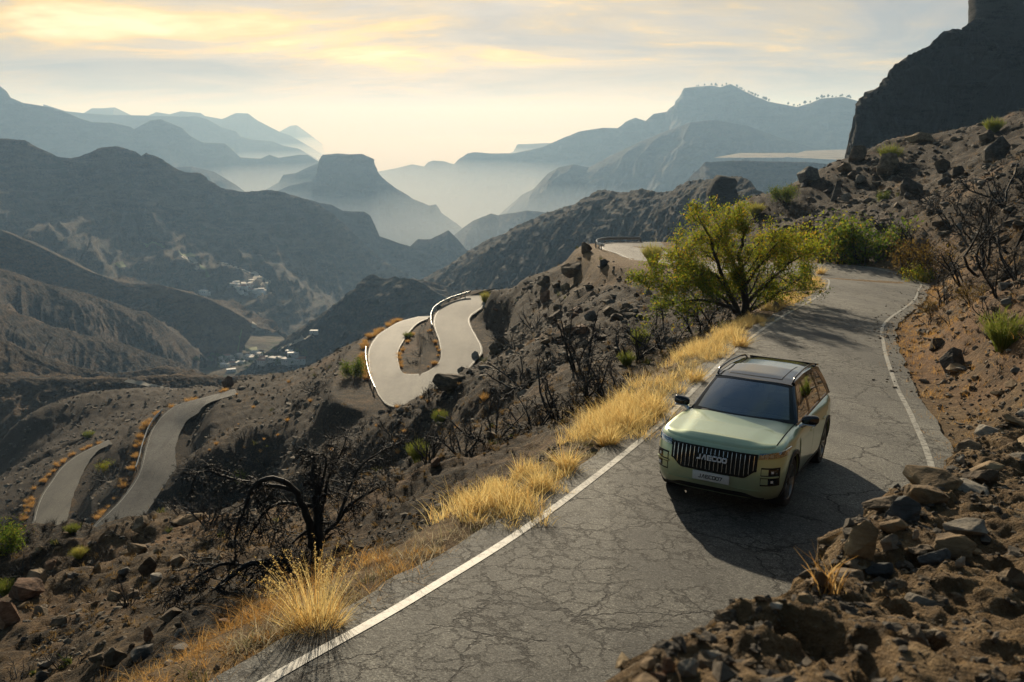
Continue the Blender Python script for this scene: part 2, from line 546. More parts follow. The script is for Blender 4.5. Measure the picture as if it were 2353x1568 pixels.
# control points: (pixel x, pixel y, distance)
CP = [
    # lower left: slope under the verge, big burnt tree, rocky knoll
    (0, 1568, 14), (250, 1568, 11), (430, 1568, 8.6), (0, 1400, 20), (250, 1420, 16.5), (450, 1420, 12.6), (0, 1290, 27), (100, 1225, 30), (220, 1222, 29), (350, 1200, 29.5),
    (500, 1192, 29), (620, 1215, 24), (300, 1300, 23), (500, 1300, 18.5), (640, 1390, 13), (740, 1292, 15.5), (830, 1200, 17.5), (900, 1130, 21), (1000, 1110, 19), (900, 1250, 13.6),
    # shoulder beside the main road and the drop behind it
    (1080, 1130, 17), (1200, 1060, 18.5), (1130, 1085, 18.5), (1290, 965, 25), (1440, 950, 20.6), (1480, 890, 25), (1100, 1020, 25), (1000, 1030, 28), (1180, 930, 34), (1050, 950, 45), (1120, 880, 52),
    (900, 1000, 58), (780, 1080, 60), (640, 1130, 68), (560, 1160, 74),
    # slope below the hairpin down to the lower road
    (905, 950, 76), (985, 935, 72), (1040, 900, 68), (1090, 860, 66), (800, 960, 88), (700, 1000, 88), (600, 950, 108), (640, 900, 118), (560, 875, 140), (700, 858, 126), (760, 818, 130), (830, 783, 131), (640, 880, 131), (500, 1000, 105), (470, 1080, 92), (420, 1180, 82),
    (830, 850, 106), (820, 900, 100),
    # hill between hairpin and main road
    (957, 802, 105), (1130, 760, 97), (1150, 700, 112), (1120, 672, 119), (1200, 650, 112), (1250, 632, 108), (1340, 585, 103), (1400, 558, 99.5), (1180, 780, 82), (1250, 720, 84), (1330, 650, 88), (1400, 620, 83), (1300, 800, 56), (1400, 720, 62),
    (1440, 790, 43), (1500, 700, 55), (1550, 640, 66), (1380, 850, 38), (1560, 850, 27.5), (1600, 780, 34), (1690, 745, 38), (1750, 700, 43), (1820, 640, 53),
    # right of the road: shoulder, cut bank, boulder slope, crest
    (2200, 1010, 16.8), (2353, 960, 15.5), (2150, 860, 22.5), (2250, 880, 20.0), (2353, 860, 17.5), (2250, 800, 22.5), (2353, 760, 20.5), (2120, 760, 31.5), (2200, 720, 30), (2353, 650, 26), (2150, 660, 42), (2250, 600, 38), (2353, 520, 40),
    (2050, 610, 66), (1990, 560, 76), (1930, 560, 82), (1850, 585, 84), (1780, 570, 92), (2100, 500, 74), (2230, 450, 70), (2353, 400, 66), (1850, 500, 102), (1720, 515, 108), (1640, 500, 118), (1700, 478, 122), (1790, 445, 126), (1870, 405, 130),
    (1950, 372, 134), (2050, 322, 138), (2130, 318, 134), (2210, 300, 128), (2290, 285, 120), (2353, 262, 118), (1980, 450, 108), (2150, 390, 105), (2280, 350, 95),
    # left flank beyond the lower roads
    (0, 1190, 120), (0, 1120, 145), (60, 1060, 165), (160, 1010, 178), (280, 980, 165), (0, 1020, 200), (150, 960, 230), (330, 942, 190), (440, 922, 170), (402, 900, 190), (350, 905, 205), (270, 1100, 124), (230, 1190, 108), (300, 1010, 136),
]
CW = [  # hidden ground: (x, y, z)
    (-6, 3, -6.4), (-12, 2, -11), (-10, 8, -9.6), (-16, 14, -14), (-16, 22, -16.5), (-12, 34, -19), (-4, 34, -17.5), (-22, 36, -24), (-30, 30, -26), (-8, 48, -26), (-20, 60, -38), (-38, 60, -44), (-50, 90, -58), (-30, 85, -44.5),
    (4.2, 4, -4.4), (7, 6, -4.2), (9, 9, -4.6), (12, 8, -2.5), (16, 14, -2.6), (22, 14, 1),
    (70, 190, -30), (110, 180, -8), (95, 110, 12), (60, 60, 6), (40, 34, 3.5), (30, 22, 2.5), (45, 180, -50), (15, 150, -52), (-10, 175, -75), (-130, 190, -98), (-110, 120, -80),
    (150, 230, -10), (60, 260, -55), (0, 270, -90), (-80, 280, -100), (-160, 280, -112), (12, 118, -24), (2, 128, -30), (-8, 152, -48), (-25, 165, -60),
]
cps = [tuple(at(*c)) for c in CP] + [c for c in CW]
for key, step in (('main', 8), ('hair', 6), ('low', 7), ('bottom', 7)):
    l, r = ROADS[key]
    for i in range(0, len(l), step):
        c = (l[i] + r[i]) / 2
        if c[1] > 3:
            cps.append(tuple(c))
cps = np.array(cps)
# drop control points that sit on the road surface but disagree with it
keep = []
road_c = {k: (np.array((l + r) / 2), np.linalg.norm(l - r, axis=1) / 2) for k, (l, r) in ROADS.items()}
XY = cps[:, :2] / 50.0


def tps_kernel(d2):
    return 0.5 * d2 * np.log(d2 + 1e-12)


n_ = len(cps)
Km = tps_kernel(((XY[:, None] - XY[None]) ** 2).sum(-1))
Km[np.arange(n_), np.arange(n_)] += 2e-4
Pm = np.c_[np.ones(n_), XY]
A_ = np.zeros((n_ + 3, n_ + 3))
A_[:n_, :n_] = Km; A_[:n_, n_:] = Pm; A_[n_:, :n_] = Pm.T
sol = np.linalg.solve(A_, np.r_[cps[:, 2], 0, 0, 0])


def tps(x, y):
    q = np.stack([x, y], -1).reshape(-1, 2) / 50.0
    out = np.empty(len(q))
    for s in range(0, len(q), 40000):
        qq = q[s:s + 40000]
        d2 = ((qq[:, None, 0] - XY[None, :, 0]) ** 2 + (qq[:, None, 1] - XY[None, :, 1]) ** 2)
        out[s:s + 40000] = tps_kernel(d2) @ sol[:n_] + sol[n_] + qq @ sol[n_ + 1:]
    return out.reshape(x.shape)


NA, NR, RMIN, RMAX = 660, 620, 2.2, 300.0
ang = np.linspace(R_(-46), R_(46), NA)
rad = RMIN * (RMAX / RMIN) ** np.linspace(0, 1, NR)
AA, RR = np.meshgrid(ang, rad, indexing='ij')
GX, GY = np.sin(AA) * RR, np.cos(AA) * RR
GZ = tps(GX, GY)
RD = np.full(GX.shape, 1e3)       # distance to the nearest road edge
RZ = np.zeros(GX.shape)
RK = np.zeros(GX.shape)           # carve width
RMAIN = np.full(GX.shape, 1e3)    # distance to the main road alone
for key in ('main', 'hair', 'low', 'bottom', 'track'):
    c, hw = road_c[key]
    c2, hw2 = c[::2].astype(np.float32), hw[::2].astype(np.float32)
    lo, hi = c2[:, :2].min(0) - 14, c2[:, :2].max(0) + 14
    m = (GX > lo[0]) & (GX < hi[0]) & (GY > lo[1]) & (GY < hi[1])
    idx = np.argwhere(m)
    gx, gy = GX[m].astype(np.float32), GY[m].astype(np.float32)
    bd = np.empty(len(gx)); bz = np.empty(len(gx))
    for s in range(0, len(gx), 30000):
        d2 = (gx[s:s + 30000, None] - c2[None, :, 0]) ** 2 + (gy[s:s + 30000, None] - c2[None, :, 1]) ** 2
        # two nearest samples give a smooth height along the road
        k = d2.argmin(1)
        wgt = 1.0 / (np.take_along_axis(d2, np.clip(k[:, None] + np.arange(-2, 3), 0, len(c2) - 1), 1) + 0.05)
        zz = c2[np.clip(k[:, None] + np.arange(-2, 3), 0, len(c2) - 1), 2]
        bd[s:s + 30000] = np.sqrt(d2[np.arange(len(k)), k]) - hw2[k]
        bz[s:s + 30000] = (wgt * zz).sum(1) / wgt.sum(1)
    if key == 'main':                       # cross-fall of the tilted road plane
        pz = road_z(gx, gy)
        bz = np.where(gy < 60, pz, bz)
    if key == 'main':
        RMAIN[m] = bd
    cur = RD[m]
    better = bd < cur
    RD[m] = np.where(better, bd, cur)
    RZ[m] = np.where(better, bz, RZ[m])
    RK[m] = np.where(better, {'main': 2.2, 'hair': 2.4, 'low': 3.5, 'bottom': 3.0, 'track': 3.0}[key], RK[m])
blend = sstep(0.55, 0.55 + np.maximum(RK, 0.5), RD)
# rock and soil relief, quiet beside the roads
away = np.where(RMAIN < 12, sstep(0.4, 5.0, RD), sstep(0.3, 2.6, RD))
big_n = fbm(GX / 13, GY / 13, 3, 4, 0.5, ridged=True) - 0.55
mid_n = fbm(GX / 3.1, GY / 3.1, 11, 4, 0.55, ridged=True) - 0.55
fine_n = fbm(GX / 0.75, GY / 0.75, 23, 4, 0.6) - 0.5
steps_n = fbm(GX / 6, GY / 6, 31, 3)
relief = big_n * 1.0 * sstep(14, 60, RR) + mid_n * 0.70 * sstep(5, 25, RR) + mid_n * 0.15
relief += 0.55 * (np.round(steps_n * 7) / 7 - steps_n) * 2.2 * sstep(18, 60, RR)
right_bank = sstep(0, 3, GX - (0.42 * GY + 1.0)) * sstep(75, 40, GY)
relief += right_bank * sstep(1.2, 4.0, RD) * (mid_n * 0.7 + (fbm(GX / 1.6, GY / 1.6, 71, 4, 0.6, ridged=True) - 0.5) * 0.5)
relief = relief * away * (1 - 0.5 * sstep(70, 120, RR) * sstep(5, -15, GX) * sstep(160, 130, RR)) + fine_n * (0.06 + 0.34 * away) * sstep(0.1, 1.2, RD)
GZ = (RZ - np.where(RMAIN < 2, 0.06, 0.24)) * (1 - blend) + GZ * blend + relief
isl = (RMAIN > 15) & (GX > -17) & (GX < -5) & (GY > 88) & (GY < 128) & (RD < 6)
GZ = np.where(isl, np.minimum(GZ, RZ - 0.24 + 1.1 * sstep(0.3, 2.2, RD) + 0.5 * (mid_n + fine_n) * sstep(0.3, 2.0, RD)), GZ)
keepw = sstep(0.4, 1.6, RD)
for _ in range(60):                     # even out the step between the two arms of the hairpin
    avg = (np.roll(GZ, 3, 0) + np.roll(GZ, -3, 0) + np.roll(GZ, 2, 1) + np.roll(GZ, -2, 1)) / 4
    GZ = np.where(isl, GZ + (avg - GZ) * keepw * 0.8, GZ)
GZ = np.where(isl, GZ + (0.8 * mid_n + 0.5 * fine_n) * keepw, GZ)
SOIL = 0.14 + 0.30 * np.clip(fbm(GX / 9, GY / 9, 201, 4) - 0.52, 0, 1) * 4 * sstep(3, 8, RD) + 0.62 * np.exp(-(np.maximum(RMAIN, 0) / 4.0) ** 1.6) + 0.22 * np.exp(-(np.maximum(RD, 0) / 1.2) ** 2)
SOIL = np.maximum(SOIL, (0.26 + 0.36 * sstep(34, 20, GY)) * right_bank + 0.30 * np.exp(-(np.maximum(RMAIN, 0) / 3.0) ** 2) * right_bank)
knoll = np.exp(-((GX + 10) ** 2 / 60 + (GY - 24) ** 2 / 90))
SOIL = np.maximum(SOIL, 0.56 * knoll)
SOIL = np.maximum(SOIL, 0.26 * sstep(55, 95, RR) * sstep(-18, 10, GX))
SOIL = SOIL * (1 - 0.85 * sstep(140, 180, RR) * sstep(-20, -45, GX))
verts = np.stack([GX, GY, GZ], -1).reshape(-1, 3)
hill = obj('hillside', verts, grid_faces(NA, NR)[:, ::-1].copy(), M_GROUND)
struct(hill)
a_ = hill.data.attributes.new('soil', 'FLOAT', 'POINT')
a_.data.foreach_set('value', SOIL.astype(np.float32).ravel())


def ground(x, y):
    """height of the near hillside"""
    a = math.atan2(x, y)
    r = math.hypot(x, y)
    fi = (a - ang[0]) / (ang[1] - ang[0])
    fj = math.log(max(r, RMIN) / RMIN) / math.log(RMAX / RMIN) * (NR - 1)
    i, j = int(min(max(fi, 0), NA - 2)), int(min(max(fj, 0), NR - 2))
    u, v = min(max(fi - i, 0), 1), min(max(fj - j, 0), 1)
    return (GZ[i, j] * (1 - u) + GZ[i + 1, j] * u) * (1 - v) + (GZ[i, j + 1] * (1 - u) + GZ[i + 1, j + 1] * u) * v


def road_dist(x, y):
    a = math.atan2(x, y)
    r = math.hypot(x, y)
    i = int(round((a - ang[0]) / (ang[1] - ang[0])))
    j = int(round(math.log(max(r, RMIN) / RMIN) / math.log(RMAX / RMIN) * (NR - 1)))
    return RD[min(max(i, 0), NA - 1), min(max(j, 0), NR - 1)]


sub = np.stack([GX, GY, GZ], -1)[::2, ::2]
hill_bvh = BVHTree.FromPolygons([tuple(v) for v in sub.reshape(-1, 3)], [tuple(f) for f in grid_faces(*sub.shape[:2])])


def hit(px, py, bvh=None):
    """where the sight line through a measured point of the photograph meets the ground"""
    r = ray(px, py).normalized()
    p = (bvh or hill_bvh).ray_cast(Vector((0, 0, 0)), r, 60000)
    return p[0]


def ribbon(name, L, Rr, mat, lift=0.0, ncol=7, out_l=0.0, out_r=0.0, rag=0.0, seed=0):
    """road strip between two edge polylines, pushed out by out_l / out_r metres"""
    L, Rr = np.asarray(L), np.asarray(Rr)
    d = Rr - L
    wd = np.linalg.norm(d[:, :2], axis=1, keepdims=True)
    d = d / wd
    n = len(L)
    s = np.r_[0, np.cumsum(np.linalg.norm(np.diff(L[:, :2], axis=0), axis=1))]
    ol = out_l + rag * (vnoise(s / 0.9, s * 0, seed) + 0.6 * vnoise(s / 0.25, s * 0, seed + 5) - 0.8)
    orr = out_r + rag * (vnoise(s / 0.9, s * 0, seed + 9) + 0.6 * vnoise(s / 0.25, s * 0, seed + 4) - 0.8)
    A = L - d * ol[:, None]
    B = Rr + d * orr[:, None]
    t = np.linspace(0, 1, ncol)[None, :, None]
    V = A[:, None] * (1 - t) + B[:, None] * t
    V[..., 2] += lift + 0.02 * np.sin(np.pi * t[..., 0])
    return obj(name, V.reshape(-1, 3), grid_faces(n, ncol), mat)


def strip_line(name, L, Rr, side, inset, width, mat, lift, parent=None, rows=None):
    L, Rr = np.asarray(L), np.asarray(Rr)
    d = Rr - L
    wd = np.linalg.norm(d[:, :2], axis=1, keepdims=True)
    d = d / wd
    base = L + d * inset if side == 'l' else Rr - d * (inset + width)
    A, B = base, base + d * width
    fr_a = np.linalg.norm((A - L)[:, :2], axis=1)[:, None] / wd
    if rows:
        A, B = A[rows[0]:rows[1]], B[rows[0]:rows[1]]
    V = np.stack([A, B], 1)
    V[..., 2] += lift
    return obj(name, V.reshape(-1, 3), grid_faces(len(V), 2), mat, parent)


mLc, mRc = [catmull(P, 520) for P in (mL, mR)]
road = struct(ribbon('road', mLc, mRc, M_ASPH, 0.0, 9, 0.40, 0.45, 0.10, 3))
strip_line('edge_line', mLc, mRc, 'l', -0.02, 0.115, M_LINE, 0.012, road)
strip_line('edge_line', mLc, mRc, 'r', -0.02, 0.115, M_LINE, 0.012, road)
for key, mat, lw in (('hair', M_ASPH2, 0.05), ('low', M_ASPH, 0.10), ('bottom', M_ASPH2, 0.10)):
    l, r = ROADS[key]
    rr = struct(ribbon('road', l, r, mat, 0.03, 7, 0.3, 0.3, 0.15, 11))
    if key == 'hair':
        strip_line('edge_line', l, r, 'l', -0.05, lw, M_LINE, 0.045, rr)
        strip_line('edge_line', l, r, 'r', -0.05, lw, M_LINE, 0.045, rr)
    else:
        strip_line('edge_line', l, r, 'l', -0.05, lw, M_LINE, 0.045, rr)
l, r = ROADS['track']
struct(ribbon('track', l, r, M_ASPH, 0.05, 4, 0.2, 0.2, 0.2, 17))

# ---------------------------------------------------------------- rubble bank in the near right corner
edge_px = [(1440, 1640, 1.62), (1470, 1600, 1.75), (1500, 1560, 1.85), (1545, 1500, 2.05), (1640, 1440, 2.35), (1735, 1378, 2.75), (1800, 1362, 2.95), (1860, 1352, 3.1), (1880, 1305, 3.4),
           (1935, 1280, 3.6), (1942, 1218, 3.9), (2010, 1186, 4.2), (2045, 1152, 4.6), (2070, 1127, 4.9), (2120, 1108, 5.2), (2175, 1093, 5.5), (2195, 1055, 6.1), (2245, 1008, 6.9), (2295, 978, 7.6), (2360, 950, 8.4), (2450, 915, 9.6), (2560, 890, 11.0)]
E0 = np.array([tuple(at(*e)) for e in edge_px])
EN = 560
s0 = np.r_[0, np.cumsum(np.linalg.norm(np.diff(E0, axis=0), axis=1))]
ss = np.linspace(0, s0[-1], EN)
EP = np.stack([np.interp(ss, s0, E0[:, k]) for k in range(3)], 1)
tt = np.r_[np.linspace(-1, 0, 60)[:-1], np.linspace(0, 1, 260) ** 1.25 * 1.0]
inl = np.array([0.90, -0.42, 0])
BV = np.zeros((EN, len(tt), 3))
for j, t in enumerate(tt):
    if t < 0:                                    # broken face down to the road
        k = -t
        p = EP - inl * (0.06 + 0.75 * k ** 1.4) if k > 0 else EP.copy()
        zt = EP[:, 2] - 2.9 * k ** 0.9
        p = np.c_[p[:, :2], zt]
    else:
        p = EP + inl * (t * 6.0)
        p[:, 2] = EP[:, 2] + 0.05 * np.sin(min(t * 6.0 / 0.5, 1) * math.pi / 2) - 0.045 * (t * 6.0)
    BV[:, j] = p
lump = fbm(BV[..., 0] / 0.55 + BV[..., 2], BV[..., 1] / 0.55, 41, 5, 0.55, ridged=True) - 0.55
grit = fbm(BV[..., 0] / 0.10 + 2 * BV[..., 2], BV[..., 1] / 0.10, 51, 4, 0.6) - 0.5
pits = sstep(0.60, 0.75, fbm(BV[..., 0] / 0.16, BV[..., 1] / 0.16 + BV[..., 2], 61, 3, 0.5))
hh = lump * 0.16 + grit * 0.07 - pits * 0.045
face = (tt < 0)[None, :]
chip = np.round(fbm(BV[..., 0] / 0.22 + BV[..., 1] / 0.6, BV[..., 1] / 0.22, 81, 3) * 9) / 9 - 0.5
hh = hh + chip * 0.07
BV[..., 2] += np.where(face, hh * 0.4, hh)
BV[..., 0] -= np.where(face, hh * 1.2, 0)
bank_mat = ground_material('rubble_bank')
bank = struct(obj('bank', BV.reshape(-1, 3), grid_faces(EN, len(tt))[:, ::-1].copy(), bank_mat))
a_ = bank.data.attributes.new('soil', 'FLOAT', 'POINT')
a_.data.foreach_set('value', (0.80 - 0.60 * sstep(0.12, 0.40, np.broadcast_to(tt[None], BV.shape[:2])) * fbm(BV[..., 0] / 1.2, BV[..., 1] / 1.2, 5, 3)).astype(np.float32).ravel())
bank_bvh = BVHTree.FromPolygons([tuple(v) for v in BV[::2, ::2].reshape(-1, 3)], [tuple(f) for f in grid_faces(*BV[::2, ::2].shape[:2])])
# ================================================================ RIDGES, MOUNTAINS, VALLEY, SEA, HAZE
FAR_BVH = {}


def ridge(name, pts, mat, depth=400.0, slope=0.62, cliff=0.0, cliff_run=0.06, spur=0.25, spur_len=160.0, rough=0.02, aspect=0.0, seed=0, n=420, m=110, back=0.35, jag=1.0, key=None, curve=1.15, ledge=0.0, ledge_h=10.0, crag=0.0):
    """mountain built from its skyline: crest points (pixel, pixel, distance) -> ground falling to both sides.
    depth: how far the near slope runs, cliff: height of a steep band under the crest, spur: side ridges, aspect: turn of the fall line"""
    P = np.array([tuple(at(*p)) for p in pts])
    d2 = np.r_[0, np.cumsum(np.linalg.norm(np.diff(P, axis=0), axis=1))]
    s = np.linspace(0, d2[-1], n)
    C = np.stack([np.interp(s, d2, P[:, k]) for k in range(3)], 1)
    scale = spur_len
    jg = (fbm(s / (scale * 0.10), s * 0 + seed, seed, 5, 0.62) - 0.5)
    C[:, 2] += jg * rough * scale * jag * 0.6
    dirn = np.array([math.sin(aspect), -math.cos(aspect)])
    toward = -C[:, :2] / np.linalg.norm(C[:, :2], axis=1, keepdims=True)
    fall = toward * 0.75 + dirn[None] * 0.25 if aspect == 0 else np.repeat(dirn[None], n, 0)
    fall /= np.linalg.norm(fall, axis=1, keepdims=True)
    t = np.r_[-np.linspace(1, 0, 14)[:-1] ** 1.5 * back, np.linspace(0, 1, m) ** 1.35]
    U, T = np.meshgrid(s, t, indexing='ij')
    H = np.abs(T) * depth
    X = C[:, 0][:, None] + fall[:, 0][:, None] * T * depth
    Y = C[:, 1][:, None] + fall[:, 1][:, None] * T * depth
    drop = slope * depth * (np.abs(T) ** curve)
    if cliff > 0:
        q = sstep(0.0, cliff_run, np.abs(T))
        q2 = 0.35 * sstep(0.0, 0.35, q) + 0.65 * sstep(0.5, 1.0, q)
        drop = drop + cliff * q2
    grow = sstep(0.0, 0.5, np.abs(T))
    warp = (fbm(X / scale, Y / scale, seed + 3, 3) - 0.5) * scale * 0.9
    sp = fbm((U + warp) / scale, H / (scale * 3.2), seed + 7, 4, 0.55, ridged=True) - 0.62
    gl = fbm((U + warp * 0.5) / (scale * 0.22), H / (scale * 0.9), seed + 13, 4, 0.55, ridged=True) - 0.6
    fn = fbm(X / (scale * 0.07), Y / (scale * 0.07), seed + 19, 4, 0.6) - 0.5
    Z = C[:, 2][:, None] - drop + sp * spur * depth * slope * grow + gl * spur * 0.42 * depth * slope * sstep(0.0, 0.25, np.abs(T)) + fn * rough * scale * 0.5 * sstep(0, 0.04, np.abs(T))
    if ledge > 0:                       # rock beds: treads and risers following a warped height
        zz = Z + (fbm(X / (scale * 0.6), Y / (scale * 0.6), seed + 29, 3) - 0.5) * ledge_h * 2.2
        fr = zz / ledge_h - np.floor(zz / ledge_h)
        stepf = np.floor(zz / ledge_h) + sstep(0.55, 0.95, fr)
        amt = ledge * sstep(0.0, 0.02, np.abs(T)) * (0.35 + 0.9 * vnoise(X / scale, Y / scale, seed + 31))
        Z = Z + (stepf * ledge_h - zz + 0.5 * ledge_h * 0) * np.clip(amt, 0, 1)
    if crag > 0:                        # broken faces: push the rock in and out along the slope
        c1 = fbm((U + warp * 0.3) / (scale * 0.32), Z / (scale * 0.20), seed + 37, 5, 0.6, ridged=True) - 0.6
        c2 = fbm(U / (scale * 0.07), Z / (scale * 0.06), seed + 41, 4, 0.6) - 0.5
        push = (c1 * crag + c2 * crag * 0.5)
        X = X + fall[:, 0][:, None] * push
        Y = Y + fall[:, 1][:, None] * push
        side_ = (fbm(Z / (scale * 0.10), U / (scale * 0.3), seed + 43, 4, 0.6) - 0.5) * crag * 0.5
        X = X + side_
    V = np.stack([X, Y, Z], -1)
    o = struct(obj(name, V.reshape(-1, 3), grid_faces(len(s), len(t)), mat))
    if key:
        sb = V[::2, ::2]
        FAR_BVH[key] = BVHTree.FromPolygons([tuple(v) for v in sb.reshape(-1, 3)], [tuple(f) for f in grid_faces(*sb.shape[:2])])
    return o


def lin(pts, d0, d1):
    """spread a distance along a measured skyline"""
    x0, x1 = pts[0][0], pts[-1][0]
    return [(x, y, d0 + (d1 - d0) * (x - x0) / (x1 - x0)) for x, y in pts]


# --- dark cliff and rock tower at the upper right
cl = [(1880, 420), (1908, 395), (1928, 371), (1945, 352), (1958, 336), (1962, 300), (1963, 270), (1967, 252), (1975, 231), (1994, 211), (2018, 195), (2030, 176), (2057, 149), (2088, 125), (2112, 111), (2135, 98), (2174, 70), (2186, 66),
      (2205, 64), (2225, 52), (2240, 47), (2290, 38), (2340, 20), (2360, 20), (2450, -10), (2600, -60)]
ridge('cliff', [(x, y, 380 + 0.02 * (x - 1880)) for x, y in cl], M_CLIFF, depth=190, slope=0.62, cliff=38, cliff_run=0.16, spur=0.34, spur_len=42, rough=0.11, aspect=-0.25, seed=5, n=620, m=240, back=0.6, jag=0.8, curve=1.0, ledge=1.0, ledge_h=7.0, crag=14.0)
# --- ridge with the leaning rock stack, right of the valley
m1 = [(940, 660), (967, 642), (1034, 607), (1087, 571), (1120, 552), (1157, 536), (1210, 508), (1262, 487), (1319, 469), (1350, 452), (1371, 436), (1403, 438), (1424, 441), (1438, 443), (1477, 434), (1509, 442), (1549, 438), (1564, 424), (1588, 414), (1639, 412), (1705, 405),
      (1725, 421), (1748, 441), (1800, 475), (1860, 520)]
ridge('ridge', lin(m1, 1350, 520), M_MTN_NEAR, depth=300, slope=0.60, spur=0.30, spur_len=70, rough=0.09, aspect=-0.55, ledge=0.5, ledge_h=8, crag=8, seed=21, n=620, m=150, key='m1', jag=0.8)
# --- small dark hills in the valley mouth
h1 = [(600, 820), (640, 800), (660, 778), (700, 748), (740, 722), (767, 702), (809, 670), (826, 652), (845, 634), (857, 630), (870, 638), (883, 642), (904, 635), (920, 640), (932, 637), (953, 642), (967, 650), (981, 659), (1016, 680), (1060, 700), (1110, 735)]
ridge('hill', lin(h1, 1010, 960), M_MTN_NEAR, depth=260, slope=0.52, spur=0.42, spur_len=80, rough=0.09, aspect=-0.5, ledge=0.4, ledge_h=9, crag=8, seed=33, n=420, m=120, key='h1', jag=0.7)
# --- spurs coming down into the valley from the left
sa = [(-120, 500), (0, 528), (60, 553), (141, 592), (200, 622), (264, 645), (300, 652), (352, 652), (400, 664), (468, 683), (500, 697), (527, 711), (560, 730), (590, 752)]
ridge('spur', lin(sa, 1050, 1150), M_SPUR, depth=330, slope=0.50, spur=0.40, spur_len=110, rough=0.06, aspect=-0.1, seed=44, n=420, m=110, key='sa', jag=0.5)
sb_ = [(-120, 590), (0, 616), (50, 632), (105, 652), (197, 673), (250, 692), (316, 715), (336, 716), (370, 740), (391, 758), (420, 780), (442, 797), (460, 815)]
ridge('spur', lin(sb_, 760, 960), M_SPUR, depth=270, slope=0.50, spur=0.40, spur_len=90, rough=0.06, aspect=0.0, seed=55, n=420, m=110, key='sb', jag=0.5)
sc_ = [(-120, 660), (0, 703), (78, 734), (120, 750), (164, 762), (235, 779), (293, 793), (352, 816), (391, 826), (430, 842), (470, 860)]
ridge('spur', lin(sc_, 600, 780), M_SPUR, depth=230, slope=0.50, spur=0.40, spur_len=75, rough=0.06, aspect=0.0, seed=66, n=420, m=110, key='sc', jag=0.5)
sd_ = [(-120, 740), (0, 777), (59, 805), (117, 826), (180, 845), (260, 858), (330, 850), (380, 842), (420, 850), (460, 866), (500, 880)]
ridge('spur', lin(sd_, 440, 520), M_SPUR, depth=130, slope=0.45, spur=0.34, spur_len=38, rough=0.09, aspect=0.0, seed=77, n=420, m=90, key='sd', jag=0.5)
se_ = [(-150, 870), (-40, 872), (60, 868), (180, 872), (300, 868), (400, 862), (500, 868), (600, 862), (700, 850), (800, 862)]
ridge('spur', lin(se_, 330, 360), M_SPUR, depth=130, slope=0.42, spur=0.40, spur_len=34, rough=0.10, aspect=0.1, seed=88, n=420, m=110, key='se', jag=0.6)
# --- big mountain on the left with terraces and villages
l1 = [(-160, 290), (-60, 310), (0, 318), (58, 322), (84, 338), (100, 345), (130, 361), (165, 364), (200, 352), (232, 340), (265, 336), (310, 348), (322, 360), (335, 352), (372, 366), (400, 386), (425, 396), (460, 398), (478, 416), (520, 434), (560, 443), (590, 440), (622, 438), (655, 444), (690, 455), (725, 468),
      (760, 488), (790, 514), (815, 540), (835, 560), (870, 590), (920, 622), (970, 648), (1040, 690)]
ridge('mountain', lin(l1, 1750, 2150), M_MTN_NEAR, depth=1000, slope=0.25, spur=0.58, spur_len=300, rough=0.04, aspect=0.18, seed=91, n=620, m=220, key='l1', jag=0.9, cliff=40, cliff_run=0.10, curve=0.95, ledge=0.7, ledge_h=16, crag=26)
# --- ridge behind it and the pyramid hills
l2 = [(640, 440), (735, 466), (763, 471), (788, 485), (837, 487), (851, 496), (862, 519), (872, 543), (911, 557), (946, 568), (1000, 590), (1060, 640)]
ridge('ridge', lin(l2, 2500, 2300), M_MTN, depth=700, slope=0.5, spur=0.30, spur_len=260, rough=0.015, seed=101, n=360, m=90, cliff=30)
pyr = [(900, 600), (946, 563), (960, 550), (988, 550), (1010, 540), (1030, 529), (1052, 550), (1069, 571), (1100, 600), (1150, 640)]
ridge('hill', lin(pyr, 2500, 2400), M_MTN, depth=600, slope=0.55, spur=0.28, spur_len=200, rough=0.02, seed=111, n=260, m=80)
p2 = [(1000, 580), (1044, 540), (1066, 522), (1087, 508), (1110, 498), (1129, 491), (1145, 495), (1164, 491), (1185, 489), (1210, 484), (1262, 489), (1330, 510), (1400, 540)]
ridge('hill', lin(p2, 3100, 2900), M_MTN, depth=700, slope=0.5, spur=0.3, spur_len=260, rough=0.015, seed=121, n=300, m=80)
# --- plateau with pale fields on the right
pl = [(1540, 455), (1572, 422), (1590, 400), (1607, 387), (1619, 373), (1689, 369), (1783, 371), (1861, 373), (1920, 379), (1990, 388), (2080, 400)]
ridge('plateau', lin(pl, 2300, 2200), M_MTN, depth=700, slope=0.55, spur=0.36, spur_len=200, rough=0.02, seed=131, n=300, m=80, back=0.2, ledge=0.6, ledge_h=20, crag=14)
# --- table mountain in the middle and its shoulder
bt = [(600, 470), (644, 437), (668, 427), (717, 416), (728, 399), (735, 367), (742, 356), (777, 353), (805, 355), (833, 354), (850, 362), (858, 366), (864, 378), (868, 388), (871, 400), (890, 417), (918, 438), (953, 459), (988, 473), (1002, 470), (1016, 491), (1052, 517), (1100, 560), (1160, 620)]
ridge('mountain', lin(bt, 4000, 3900), M_MTN, depth=1300, slope=0.52, spur=0.22, spur_len=420, rough=0.006, seed=141, n=560, m=110, cliff=150, cliff_run=0.12, ledge=0.6, ledge_h=34, crag=34)
bs = [(560, 470), (605, 439), (640, 420), (651, 402), (680, 398), (700, 388), (733, 374), (770, 370), (820, 400)]
ridge('ridge', lin(bs, 4700, 4700), M_MTN, depth=1200, slope=0.5, spur=0.22, spur_len=400, rough=0.006, seed=151, n=260, m=70)
